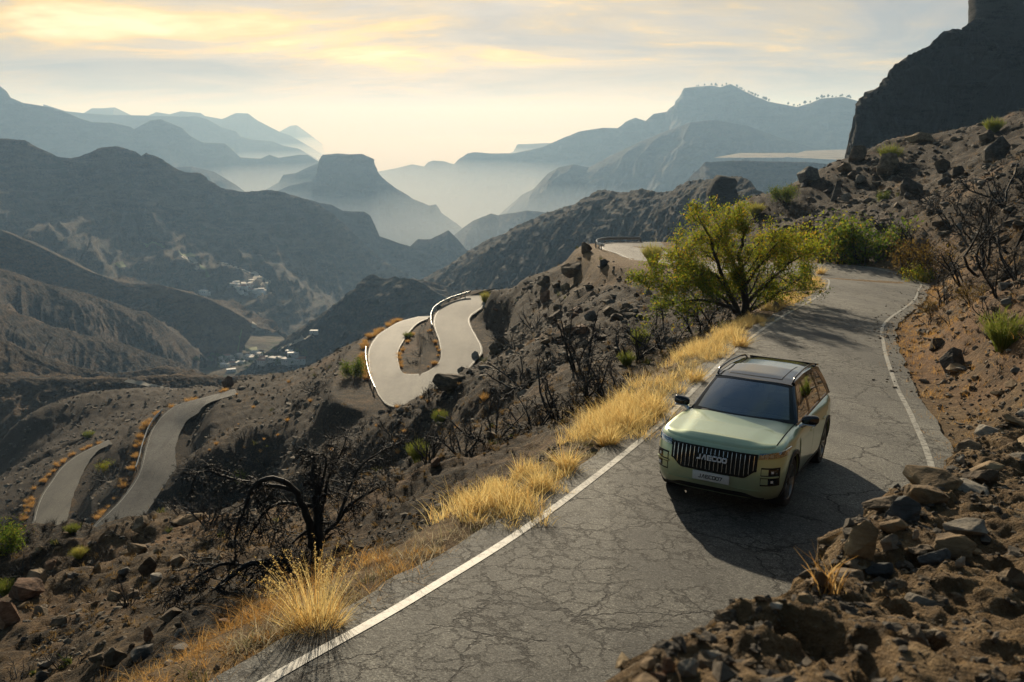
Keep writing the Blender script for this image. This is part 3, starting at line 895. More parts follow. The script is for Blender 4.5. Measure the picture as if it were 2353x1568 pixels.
# --- right hand ranges
r1 = [(1090, 550), (1150, 491), (1199, 448), (1227, 434), (1259, 399), (1284, 385), (1319, 378), (1354, 385), (1386, 368), (1421, 350), (1474, 325), (1532, 301), (1588, 281), (1640, 276), (1720, 290), (1800, 320), (1900, 350), (2000, 380)]
ridge('mountain', lin(r1, 4300, 4700), M_MTN, depth=1600, slope=0.55, spur=0.30, spur_len=520, rough=0.006, aspect=-0.35, seed=161, n=480, m=110)
r2 = [(840, 400), (872, 394), (911, 387), (946, 378), (974, 383), (985, 373), (995, 369), (1020, 371), (1041, 378), (1056, 364), (1073, 353), (1090, 350), (1129, 353), (1185, 352), (1245, 339), (1284, 322), (1333, 302), (1386, 294), (1421, 295), (1438, 280), (1460, 271), (1484, 278), (1502, 262), (1532, 257), (1553, 238), (1560, 219),
      (1572, 203), (1600, 199), (1635, 197), (1655, 201), (1678, 193), (1705, 207), (1735, 222), (1764, 234), (1800, 240), (1834, 246), (1860, 238), (1885, 227), (1936, 223), (1975, 234), (2050, 260), (2150, 290)]
ridge('mountain', lin(r2, 7200, 5000), M_MTN, depth=2200, slope=0.5, spur=0.26, spur_len=650, rough=0.004, aspect=-0.35, seed=171, n=620, m=130, cliff=90, cliff_run=0.10, key='r2', ledge=0.6, ledge_h=60, crag=50)
fm = [(1150, 365), (1180, 348), (1189, 332), (1220, 331), (1262, 329), (1330, 335), (1420, 350)]
ridge('mountain', lin(fm, 9500, 9000), M_MTN, depth=1500, slope=0.4, spur=0.2, spur_len=600, rough=0.004, seed=181, n=160, m=40)
# --- left hand ranges fading out
f0 = [(340, 400), (390, 386), (415, 384), (440, 383), (492, 395), (545, 427), (600, 470), (660, 520)]
ridge('mountain', lin(f0, 4200, 4200), M_MTN, depth=1100, slope=0.5, spur=0.2, spur_len=400, rough=0.006, seed=191, n=200, m=60)
f1 = [(-160, 130), (-60, 160), (0, 198), (14, 209), (23, 224), (53, 237), (88, 242), (123, 249), (151, 258), (183, 272), (211, 281), (253, 282), (299, 291), (309, 297), (345, 277), (369, 274), (394, 284), (419, 295), (436, 312), (461, 326), (471, 328), (517, 330), (535, 346), (552, 362), (598, 365), (619, 356), (640, 363), (686, 356), (707, 356), (733, 372), (790, 420), (850, 470)]
ridge('mountain', lin(f1, 4600, 6600), M_MTN, depth=1900, slope=0.46, spur=0.26, spur_len=600, rough=0.005, aspect=0.2, seed=201, n=560, m=110, cliff=60)
f2 = [(100, 240), (151, 256), (190, 260), (246, 264), (345, 266), (415, 268), (450, 267), (475, 274), (510, 293), (542, 302), (552, 314), (580, 321), (626, 325), (651, 335), (686, 342), (724, 363), (790, 410)]
ridge('mountain', lin(f2, 7800, 8600), M_MTN, depth=2200, slope=0.42, spur=0.22, spur_len=700, rough=0.003, seed=211, n=360, m=70, cliff=60)
f3 = [(320, 275), (345, 264), (359, 258), (390, 263), (415, 256), (461, 260), (471, 267), (510, 274), (520, 270), (542, 260), (570, 261), (591, 277), (626, 295), (644, 304), (668, 312), (720, 342), (780, 380)]
ridge('mountain', lin(f3, 10500, 11000), M_MTN, depth=2200, slope=0.42, spur=0.2, spur_len=800, rough=0.003, seed=221, n=300, m=50, cliff=60)
f4 = [(170, 275), (193, 260), (211, 249), (235, 249), (264, 247), (299, 264), (330, 280)]
ridge('mountain', lin(f4, 10500, 10500), M_MTN, depth=1400, slope=0.4, spur=0.15, spur_len=700, rough=0.002, seed=231, n=140, m=36)
f5 = [(610, 320), (644, 302), (668, 289), (682, 288), (696, 298), (740, 330)]
ridge('mountain', lin(f5, 14500, 14500), M_MTN, depth=1800, slope=0.4, spur=0.15, spur_len=900, rough=0.002, seed=241, n=120, m=30)

# --- valley floor and sea
vx, vy = np.meshgrid(np.linspace(-900, 700, 130), np.linspace(300, 2600, 150), indexing='ij')
axis = -330 + (vy - 700) * 0.10
vz = -272 - np.maximum(vy - 900, 0) * 0.13 + 0.00016 * (vx - axis) ** 2 + (fbm(vx / 160, vy / 160, 7, 4) - 0.5) * 26
vz = np.where(vy < 620, vz - (620 - vy) * 0.05, vz)
FLOOR = np.stack([vx, vy, np.minimum(vz, -150)], -1)
M_FLOOR = mountain_material('valley_soil', (0.045, 0.040, 0.026), (0.17, 0.13, 0.075), 0.012, green=(0.035, 0.062, 0.018))
struct(obj('valley_floor', FLOOR.reshape(-1, 3), grid_faces(130, 150)[:, ::-1].copy(), M_FLOOR))
FAR_BVH['floor'] = BVHTree.FromPolygons([tuple(v) for v in FLOOR.reshape(-1, 3)], [tuple(f) for f in grid_faces(130, 150)])
q = np.linspace(0, 2 * math.pi, 97)[:-1]
rings = np.array([0.0, 3000, 9000, 20000, 38000])
sv = np.array([(0, 0, -1150.0)] + [(r * math.cos(a), r * math.sin(a), -1150.0) for r in rings[1:] for a in q])
sf = [(0, 1 + i, 1 + (i + 1) % 96) for i in range(96)]
for k in range(3):
    for i in range(96):
        a, b = 1 + k * 96 + i, 1 + k * 96 + (i + 1) % 96
        sf.append((a, a + 96, b + 96, b))
struct(obj('sea', sv.tolist(), sf, M_SEA))


def volume_box(name, x0, x1, y0, y1, z0, z1, density, color, aniso):
    v = [(x, y, z) for x in (x0, x1) for y in (y0, y1) for z in (z0, z1)]
    f = [(0, 1, 3, 2), (4, 6, 7, 5), (0, 4, 5, 1), (2, 3, 7, 6), (0, 2, 6, 4), (1, 5, 7, 3)]
    m, b, out = newmat(name + '_air')
    pv = b.n('ShaderNodeVolumePrincipled', inp={'Color': (*color, 1), 'Density': density, 'Anisotropy': aniso, 'Absorption Color': (1, 1, 1, 1)})     # scatters only: near haze blue, far haze pale
    m.node_tree.links.new(pv.outputs[0], out.inputs['Volume'])
    o = obj(name, v, f, m, smooth=False)
    o['kind'] = 'stuff'
    return o


HAZE_D = 1.16e-4
volume_box('haze', -39000, 39000, -39000, 39000, -1151, 330, HAZE_D, (0.43, 0.68, 1.0), 0.24)
volume_box('valley_mist', -12000, 12000, 2500, 17000, -1150, -300, 3.6e-4, (0.70, 0.84, 1.0), 0.24)
# ================================================================ CAR
def paint_material():
    m, b, out = newmat('sage_paint')
    L = m.node_tree.links
    co = b.n('ShaderNodeTexCoord').outputs['Object']
    dust = b.ramp(b.noise(co, 2.2, 6, 0.65), [(0.42, 0.0), (0.75, 0.30)])
    low = b.n('ShaderNodeSeparateXYZ', inp={0: co}).outputs[2]
    dust = b.math('ADD', dust, b.math('MULTIPLY', b.ramp(low, [(0.30, 0.35), (0.62, 0.0)]), 1.0), clamp=True)
    col = b.mix(dust, (0.50, 0.62, 0.385, 1), (0.40, 0.38, 0.25, 1))
    p = b.n('ShaderNodeBsdfPrincipled', inp={'Metallic': 0.42, 'Roughness': 0.28, 'Coat Weight': 0.9, 'Coat Roughness': 0.04})
    L.new(col, p.inputs['Base Color'])
    L.new(p.outputs[0], out.inputs[0])
    return m


def glass_material(name, tint, refl_rough=0.03):
    m, b, out = newmat(name)
    L = m.node_tree.links
    t = b.n('ShaderNodeBsdfTransparent', inp={0: (*tint, 1)})
    g = b.n('ShaderNodeBsdfGlossy', inp={0: (0.9, 0.95, 1.0, 1), 'Roughness': refl_rough})
    f = b.n('ShaderNodeFresnel', inp={'IOR': 1.55})
    mx = b.n('ShaderNodeMixShader')
    L.new(b.math('MULTIPLY_ADD', f.outputs[0], 3.0, 0.12, clamp=True), mx.inputs[0])
    L.new(t.outputs[0], mx.inputs[1])
    L.new(g.outputs[0], mx.inputs[2])
    L.new(mx.outputs[0], out.inputs[0])
    return m


M_PAINT = paint_material()
M_BLACK = simple('gloss_black', (0.006, 0.007, 0.008), 0.12, spec=0.45, coat=0.5)
M_SEAM = simple('panel_gap', (0.004, 0.005, 0.004), 0.7)
M_PLASTIC = simple('dark_plastic', (0.022, 0.023, 0.023), 0.55, noise=0.2, nscale=20)
M_CHROME = simple('chrome', (0.72, 0.74, 0.76), 0.12, metal=1.0)
M_GLASS = glass_material('windscreen_glass', (0.16, 0.21, 0.23))
M_PRIV = glass_material('tinted_glass', (0.10, 0.12, 0.12))
M_LAMP = glass_material('lamp_glass', (0.75, 0.80, 0.82))
M_TYRE = simple('tyre_rubber', (0.018, 0.018, 0.018), 0.8, noise=0.25, nscale=30, bump=0.2)
M_RIM = simple('alloy', (0.34, 0.34, 0.33), 0.32, metal=0.9)
M_SEAT = simple('seat_cloth', (0.20, 0.21, 0.20), 0.7)
M_DASH = simple('dash_plastic', (0.03, 0.035, 0.04), 0.5)
M_PLATE = simple('plate_white', (0.62, 0.64, 0.62), 0.35, noise=0.05)
M_INK = simple('plate_ink', (0.015, 0.017, 0.02), 0.5)
M_DRL = simple('lamp_white', (0.85, 0.88, 0.9), 0.2)
M_SILVER = simple('silver_trim', (0.60, 0.63, 0.66), 0.25, metal=0.7)
M_RED = simple('tail_red', (0.35, 0.01, 0.01), 0.15, coat=1.0)
M_AMBER = simple('amber', (0.55, 0.16, 0.02), 0.25)

car = empty('suv_car', CAR_POS, CAR_ROT.to_euler())
tag(car, 'sage green SUV with black roof driving up the cracked mountain road', 'car')

W_, XF_, XR_ = 0.93, 2.25, -2.25
SX = [2.25, 2.0, 1.5, 0.95, 0.0, -1.2, -1.9, -2.25]
SZ = [0.955, 0.992, 1.035, 1.06, 1.065, 1.095, 1.115, 1.07]
S = lambda x: float(np.interp(-x, [-v for v in SX], SZ))
LV = [(0.21, 0.13, 0.20), (0.25, 0.07, 0.11), (0.34, 0.035, 0.05), (0.40, 0.018, 0.022), (0.52, 0.004, 0.004), (0.66, 0.0, 0.0), (0.80, 0.003, 0.008), (0.89, 0.012, 0.02)]


def outl(inset, infront):
    """left half of the plan outline, nose to tail"""
    w, pts = W_ - inset, []
    a, p = XF_ - infront - 1.42, 3.7
    for th in np.linspace(0, math.pi / 2, 24):
        pts.append((1.42 + a * math.cos(th) ** (2 / p), w * math.sin(th) ** (2 / p)))
    for x in np.linspace(1.42, -1.5, 34)[1:-1]:
        haunch = 0.018 * math.exp(-((x + 1.35) / 0.5) ** 2) + 0.012 * math.exp(-((x - 1.35) / 0.5) ** 2) - 0.016 * math.exp(-((x - 0.0) / 0.8) ** 2)
        pts.append((x, w + haunch * (1 if inset < 0.06 else 0.4)))
    a, p = 0.75 - infront * 0.7, 3.0
    for th in np.linspace(math.pi / 2, 0, 20):
        pts.append((-1.5 - a * math.cos(th) ** (2 / p), w * math.sin(th) ** (2 / p)))
    return pts


rows = []
for z, i_, f_ in LV:
    rows.append([(x, y, z if z < 0.5 else 0.5 + (z - 0.5) * (S(x) - 0.5) / 0.56) for x, y in outl(i_, f_)])
for dz, i_, f_ in ((0.075, 0.024, 0.035), (0.04, 0.042, 0.055), (0.014, 0.070, 0.085), (0.0, 0.105, 0.12)):
    rows.append([(x, y, S(x) - dz) for x, y in outl(i_, f_)])
for k in (0.9, 0.7, 0.45, 0.2, 0.0):
    rows.append([(x, y * k, S(x) + 0.034 * (1 - k * k)) for x, y in outl(0.105, 0.12)])
Rn, On = len(rows), len(rows[0])
bm = bmesh.new()
half = [[bm.verts.new(p) for p in r] for r in rows]
other = [[(half[i][j] if abs(rows[i][j][1]) < 1e-6 else bm.verts.new((rows[i][j][0], -rows[i][j][1], rows[i][j][2]))) for j in range(On)] for i in range(Rn)]
for i in range(Rn - 1):
    for j in range(On - 1):
        for src, flip in ((half, False), (other, True)):
            q = [src[i][j], src[i + 1][j], src[i + 1][j + 1], src[i][j + 1]]
            u = []
            for v in q:
                if v not in u:
                    u.append(v)
            if len(u) > 2:
                bm.faces.new(u if not flip else u[::-1])
bm.faces.new([half[0][j] for j in range(On)] + [other[0][j] for j in range(On - 2, 0, -1)])
bmesh.ops.remove_doubles(bm, verts=bm.verts, dist=0.0004)
bmesh.ops.recalc_face_normals(bm, faces=bm.faces)
me = bpy.data.meshes.new('body')
bm.to_mesh(me)
bm.free()
tmp = bpy.data.objects.new('body_work', me)
COL.objects.link(tmp)
cb = bmesh.new()
for x in (1.336, -1.336):
    for sgn in (1, -1):
        bmesh.ops.create_cone(cb, cap_ends=True, segments=48, radius1=0.415, radius2=0.415, depth=0.5,
                              matrix=Matrix.Translation((x, sgn * 0.85, 0.37)) @ Matrix.Rotation(math.pi / 2, 4, 'X'))
cme = bpy.data.meshes.new('cut')
cb.to_mesh(cme)
cb.free()
cut = bpy.data.objects.new('cut_work', cme)
COL.objects.link(cut)
md = tmp.modifiers.new('b', 'BOOLEAN')
md.operation, md.solver, md.object = 'DIFFERENCE', 'EXACT', cut
bpy.context.view_layer.update()
body_me = bpy.data.meshes.new_from_object(tmp.evaluated_get(bpy.context.evaluated_depsgraph_get()))
bpy.data.objects.remove(tmp)
bpy.data.objects.remove(cut)
body_me.name = 'body'
body_me.materials.clear()
body_me.materials.append(M_PAINT)
body_me.polygons.foreach_set('use_smooth', np.full(len(body_me.polygons), True))
body_me.set_sharp_from_angle(angle=R_(38))
body = bpy.data.objects.new('body', body_me)
COL.objects.link(body)
body.parent = car


def lv_interp(z, k):
    return float(np.interp(z, [l[0] for l in LV] + [0.93, 0.98], [l[k] for l in LV] + [(0.024, 0.035)[k - 1], (0.045, 0.06)[k - 1]]))


def front_pt(y, z, off=0.0):
    i_, f_ = lv_interp(z, 1), lv_interp(z, 2)
    w, a, p = W_ - i_, XF_ - f_ - 1.42, 3.7
    r = min(abs(y) / w, 0.9995)
    x = 1.42 + a * (1 - r ** p) ** (1 / p)
    # outward normal in plan
    nx = 1.0
    ny = 0.0
    e = 1e-3
    r2 = min((abs(y) + e) / w, 0.9998)
    x2 = 1.42 + a * (1 - r2 ** p) ** (1 / p)
    t = Vector((x2 - x, e, 0)).normalized()
    n = Vector((t.y, -t.x, 0))
    n.y *= 1 if y >= 0 else -1
    return Vector((x, y, z)) + n * off


def side_pt(x, z, off, sg):
    i_ = lv_interp(min(z, 0.97), 1)
    haunch = 0.018 * math.exp(-((x + 1.35) / 0.5) ** 2) + 0.012 * math.exp(-((x - 1.35) / 0.5) ** 2) - 0.016 * math.exp(-((x - 0.0) / 0.8) ** 2)
    return Vector((x, sg * (W_ - i_ + haunch * (1 if i_ < 0.06 else 0.4) + off), z))


def top_pt(x, y, off):
    w = W_ - 0.105
    k = abs(y) / w
    return Vector((x, y, S(x) + 0.034 * (1 - k * k) + off))


def panel(name, fn, nu, nv, off, mat, parent=car, base=0.0, sharp=40, closed=True):
    """curved panel fn(u, v, off) standing proud of the body with its edges turned in"""
    V, F = [], []
    for i in range(nu):
        for j in range(nv):
            V.append(fn(i / (nu - 1), j / (nv - 1), off))
    for i in range(nu - 1):
        for j in range(nv - 1):
            a = i * nv + j
            F.append((a, a + nv, a + nv + 1, a + 1))
    if closed:
        ring = [(i, 0) for i in range(nu)] + [(nu - 1, j) for j in range(1, nv)] + [(i, nv - 1) for i in range(nu - 2, -1, -1)] + [(0, j) for j in range(nv - 2, 0, -1)]
        st = len(V)
        for i, j in ring:
            V.append(fn(i / (nu - 1), j / (nv - 1), base))
        for k in range(len(ring)):
            i, j = ring[k]
            i2, j2 = ring[(k + 1) % len(ring)]
            F.append((i2 * nv + j2, i * nv + j, st + k, st + (k + 1) % len(ring)))
    bm = bmesh.new()
    vs_ = [bm.verts.new(v) for v in V]
    for f in F:
        try:
            bm.faces.new([vs_[k] for k in f])
        except ValueError:
            pass
    bmesh.ops.remove_doubles(bm, verts=bm.verts, dist=1e-5)
    bmesh.ops.recalc_face_normals(bm, faces=bm.faces)
    me = bpy.data.meshes.new(name)
    bm.to_mesh(me)
    bm.free()
    me.materials.append(mat)
    me.polygons.foreach_set('use_smooth', np.full(len(me.polygons), True))
    me.set_sharp_from_angle(angle=R_(sharp))
    o = bpy.data.objects.new(name, me)
    COL.objects.link(o)
    o.parent = parent
    return o


def lerp(a, b, t):
    return a + (b - a) * t


def fpanel(name, y0, y1, zt, zb, off, mat, parent=car, nu=12, nv=4, base=0.0):
    zt_ = zt if callable(zt) else (lambda y: zt)
    zb_ = zb if callable(zb) else (lambda y: zb)
    return panel(name, lambda u, v, o: front_pt(lerp(y0, y1, u), lerp(zb_(lerp(y0, y1, u)), zt_(lerp(y0, y1, u)), v), o), nu, nv, off, mat, parent, base)


def rbox(name, cx, cy, cz, sx, sy, sz, mat, parent=car, bev=0.02, rot=None, seg=3):
    bm = bmesh.new()
    bmesh.ops.create_cube(bm, size=1.0)
    bmesh.ops.scale(bm, vec=(sx, sy, sz), verts=bm.verts)
    if bev:
        bmesh.ops.bevel(bm, geom=bm.edges[:], offset=bev, segments=seg, profile=0.5, affect='EDGES')
    if rot:
        bmesh.ops.rotate(bm, cent=(0, 0, 0), matrix=Euler(rot).to_matrix(), verts=bm.verts)
    bmesh.ops.translate(bm, vec=(cx, cy, cz), verts=bm.verts)
    me = bpy.data.meshes.new(name)
    bm.to_mesh(me)
    bm.free()
    me.materials.append(mat)
    me.polygons.foreach_set('use_smooth', np.full(len(me.polygons), True))
    me.set_sharp_from_angle(angle=R_(40))
    o = bpy.data.objects.new(name, me)
    COL.objects.link(o)
    o.parent = parent
    return o


def tube(name, pts, rad, mat, parent=None, sides=8, link=True):
    pts = [Vector(p) for p in pts]
    V, F = [], []
    rads = rad if hasattr(rad, '__len__') else [rad] * len(pts)
    for i, p in enumerate(pts):
        t = (pts[min(i + 1, len(pts) - 1)] - pts[max(i - 1, 0)]).normalized()
        a = t.orthogonal().normalized() if i == 0 else (a - t * a.dot(t)).normalized()
        b = t.cross(a)
        for k in range(sides):
            an = 2 * math.pi * k / sides
            V.append(p + (a * math.cos(an) + b * math.sin(an)) * rads[i])
    for i in range(len(pts) - 1):
        for k in range(sides):
            F.append((i * sides + k, i * sides + (k + 1) % sides, (i + 1) * sides + (k + 1) % sides, (i + 1) * sides + k))
    F.append(tuple(range(sides))[::-1])
    F.append(tuple((len(pts) - 1) * sides + k for k in range(sides)))
    if not link:
        return V, F
    return obj(name, V, F, mat, parent, sharp=50)


# bonnet: dark seam under a raised panel with a shallow power dome
def hood(u, v, off):
    y = lerp(-0.775, 0.775, u)
    w, a, p = W_ - 0.07, XF_ - 0.085 - 1.42, 3.7
    xf = 1.42 + a * (1 - min(abs(y) / w, 0.999) ** p) ** (1 / p)
    xb = 0.99 - 0.20 * (y / 0.775) ** 2
    if v < 0.9:
        x = lerp(xb, xf - 0.05, v / 0.9)
        q = top_pt(x, y, off)
        if off > 0.006:
            q.z += 0.020 * float(sstep(0.70, 0.46, abs(y) + 0.10 * (x - 1.2)))
        return q
    t = (v - 0.9) / 0.1
    return Vector((xf - 0.05 + 0.062 * math.sin(t * math.pi / 2), y, S(xf) + 0.034 * (1 - (y / 0.83) ** 2) * (1 - t) + off * (1 - 0.3 * t) - 0.045 * (1 - math.cos(t * math.pi / 2))))


panel('bonnet_gap', lambda u, v, o: hood(lerp(-0.008, 1.008, u), lerp(-0.01, 0.89, v), o), 25, 12, 0.003, M_SEAM)
panel('bonnet', hood, 61, 41, 0.012, M_PAINT, base=0.002, sharp=45)
# grille with slats and lettering
gz = lambda y: lerp(0.555, 0.665, float(sstep(0.43, 0.60, abs(y))))
grille = fpanel('grille', -0.60, 0.60, 0.90, gz, 0.014, M_SEAM, nu=41, nv=5)
for k in range(20):
    y = -0.555 + 1.11 * k / 19
    split = abs(y) < 0.235
    for z0, z1 in ([(gz(y) + 0.035, 0.708), (0.806, 0.885)] if split else [(gz(y) + 0.035, 0.885)]):
        fpanel('slat', y - 0.0032, y + 0.0032, z1, z0, 0.028, M_CHROME, grille, nu=2, nv=4, base=0.012)
GLYPH = {
    'J': [[(0.62, 1), (0.62, 0.0), (0.0, 0.0)]],
    'A': [[(0.0, 0.0), (0.42, 1.0), (0.62, 1.0), (0.78, 0.0)]],
    'E': [[(0.9, 1.0), (0.08, 1.0), (0.08, 0.0), (0.9, 0.0)], [(0.08, 0.5), (0.85, 0.5)]],
    'C': [[(0.9, 1.0), (0.18, 1.0), (0.05, 0.8), (0.05, 0.2), (0.18, 0.0), (0.9, 0.0)]],
    'O': [[(0.2, 1.0), (0.8, 1.0), (0.93, 0.82), (0.93, 0.18), (0.8, 0.0), (0.2, 0.0), (0.07, 0.18), (0.07, 0.82), (0.2, 1.0)]],
    '7': [[(0.05, 1.0), (0.9, 1.0), (0.35, 0.0)]],
}


def letters(name, text, yc, zc, wide, high, stroke, fn, off, base, mat, parent):
    adv = wide / len(text)
    for k, ch in enumerate(text):
        V, F = [], []
        y0 = yc - wide / 2 + k * adv
        for line in GLYPH[ch]:
            for a, b in zip(line[:-1], line[1:]):
                p = Vector((y0 + a[0] * adv * 0.86, zc + (a[1] - 0.5) * high))
                q = Vector((y0 + b[0] * adv * 0.86, zc + (b[1] - 0.5) * high))
                t = (q - p).normalized()
                p, q = p - t * stroke * 0.45, q + t * stroke * 0.45
                nn = Vector((-t.y, t.x)) * stroke / 2
                st = len(V)
                for c in (p + nn, p - nn, q - nn, q + nn):
                    V.append(fn(c.x, c.y, off))
                for c in (p + nn, p - nn, q - nn, q + nn):
                    V.append(fn(c.x, c.y, base))
                F += [(st, st + 1, st + 2, st + 3), (st, st + 4, st + 5, st + 1), (st + 1, st + 5, st + 6, st + 2), (st + 2, st + 6, st + 7, st + 3), (st + 3, st + 7, st + 4, st)]
        obj(name, V, F, mat, parent, smooth=False)


letters('letter', 'JAECOO', 0.0, 0.757, 0.42, 0.055, 0.0145, front_pt, 0.046, 0.014, M_DRL, grille)
plate = rbox('number_plate', 2.268, 0.0, 0.487, 0.016, 0.52, 0.125, M_PLATE, bev=0.006, seg=2)
letters('letter', 'JAECOO7', 0.0, 0.485, 0.34, 0.044, 0.0105, lambda y, z, o: Vector((2.2765 + o, y, z)), 0.0015, 0.0, M_INK, plate)
# lower bumper
fpanel('lower_grille', -0.70, 0.70, lambda y: lerp(0.335, 0.27, float(sstep(0.42, 0.66, abs(y)))), 0.225, 0.012, M_PLASTIC, nu=31, nv=3)
fpanel('bumper_strip', -0.66, 0.66, lambda y: 0.405 - 0.02 * abs(y), lambda y: lerp(0.345, 0.285, float(sstep(0.42, 0.66, abs(y)))), 0.016, M_PAINT, nu=31, nv=3)
for sg in (1, -1):
    hl = fpanel('headlight', sg * 0.612, sg * 0.905, lambda y: lerp(0.915, 0.945, (abs(y) - 0.6) / 0.3), lambda y: lerp(0.835, 0.87, (abs(y) - 0.6) / 0.3), 0.006, M_BLACK, nu=20, nv=4)
    for k in range(3):
        ya = 0.635 + 0.055 * k
        fpanel('lamp_unit', sg * ya, sg * (ya + 0.038), 0.900 + 0.004 * k, 0.858 + 0.004 * k, 0.011, M_DRL, hl, nu=4, nv=3, base=0.004)
    fpanel('turn_lamp', sg * 0.80, sg * 0.893, 0.928, 0.884, 0.010, M_AMBER, hl, nu=7, nv=3, base=0.004)
    fpanel('lens', sg * 0.612, sg * 0.905, lambda y: lerp(0.915, 0.945, (abs(y) - 0.6) / 0.3), lambda y: lerp(0.835, 0.87, (abs(y) - 0.6) / 0.3), 0.016, M_LAMP, hl, nu=20, nv=4, base=0.006)
    fg = fpanel('fog_surround', sg * 0.655, sg * 0.868, 0.725, 0.465, 0.004, M_SEAM, nu=14, nv=4)
    fpanel('vent_blade', sg * 0.64, sg * 0.85, 0.608, 0.588, 0.022, M_PAINT, fg, nu=12, nv=3)
    for za, zb in ((0.705, 0.622), (0.572, 0.488)):
        fpanel('vent_cover', sg * 0.66, sg * 0.742, za, zb, 0.012, M_PAINT, fg, nu=8, nv=3)
        fpanel('fog_lamp', sg * 0.750, sg * 0.846, za, zb, 0.010, M_BLACK, fg, nu=8, nv=3)
        fpanel('lamp_eye', sg * 0.775, sg * 0.800, za - 0.025, zb + 0.025, 0.016, M_DRL, fg, nu=3, nv=3)
    # doors, handles, sills
    def zb_front(x):
        return lerp(0.355, 0.62, float(sstep(0.80, 0.93, x))) if x > 0 else 0.355
    def zb_rear(x):
        return lerp(0.355, 0.86, float(sstep(-0.86, -1.16, x)))
    panel('door_gap', lambda u, v, o, sg=sg: side_pt(lerp(0.925, -1.165, u), lerp(0.345, 0.985, v) if lerp(0.925, -1.165, u) > -0.8 and lerp(0.925, -1.165, u) < 0.78 else lerp(max(zb_front(lerp(0.925, -1.165, u)), zb_rear(lerp(0.925, -1.165, u))) - 0.01, 0.985, v), o, sg), 40, 8, 0.002, M_SEAM)
    d1 = panel('front_door', lambda u, v, o, sg=sg: side_pt(lerp(0.915, -0.150, u), lerp(zb_front(lerp(0.915, -0.15, u)), 0.975, v), o, sg), 26, 10, 0.010, M_PAINT)
    d2 = panel('rear_door', lambda u, v, o, sg=sg: side_pt(lerp(-0.162, -1.155, u), lerp(zb_rear(lerp(-0.162, -1.155, u)), 0.975, v), o, sg), 26, 10, 0.010, M_PAINT)
    for d, x in ((d1, -0.02), (d2, -0.98)):
        panel('handle', lambda u, v, o, x=x, sg=sg: side_pt(lerp(x + 0.10, x - 0.10, u), lerp(0.855, 0.885, v), o + 0.010 * math.sin(math.pi * u), sg), 8, 4, 0.016, M_PAINT, d, base=0.008)
    panel('side_skirt', lambda u, v, o, sg=sg: side_pt(lerp(0.90, -0.92, u), lerp(0.225, 0.335, v), o, sg), 20, 4, 0.016, M_PLASTIC)
    for cx in (1.336, -1.336):
        def arch(u, v, o, cx=cx, sg=sg):
            an = R_(lerp(-18, 198, u))
            r = lerp(0.412, 0.470, v)
            x, z = cx + r * math.cos(an), 0.37 + r * math.sin(an)
            if x > 1.44:
                a = front_pt(W_ - 0.001, max(z, 0.22), 0)
                i_ = lv_interp(max(z, 0.22), 1)
                w, aa, p = W_ - i_, XF_ - lv_interp(max(z, .22), 2) - 1.42, 3.7
                y = w * max(1 - min((x - 1.42) / aa, 0.999) ** p, 0) ** (1 / p)
                return Vector((x, sg * (y + o), z))
            if x < -1.5:
                y = (W_ - lv_interp(max(z, .22), 1)) * max(1 - min((-1.5 - x) / 0.75, 0.999) ** 3, 0) ** (1 / 3)
                return Vector((x, sg * (y + o), z))
            return side_pt(x, max(z, 0.215), o, sg)
        panel('wheel_arch', arch, 40, 4, 0.016, M_PLASTIC)
        lp, lf = [], []
        for k in range(25):
            an = R_(lerp(-20, 200, k / 24))
            for yy in (0.60, 0.905):
                lp.append((cx + 0.411 * math.cos(an), sg * yy, 0.37 + 0.411 * math.sin(an)))
        lf = [(2 * k, 2 * k + 2, 2 * k + 3, 2 * k + 1) for k in range(24)] + [tuple(2 * k for k in range(25))]
        obj('arch_liner', lp, lf, M_SEAM, car)

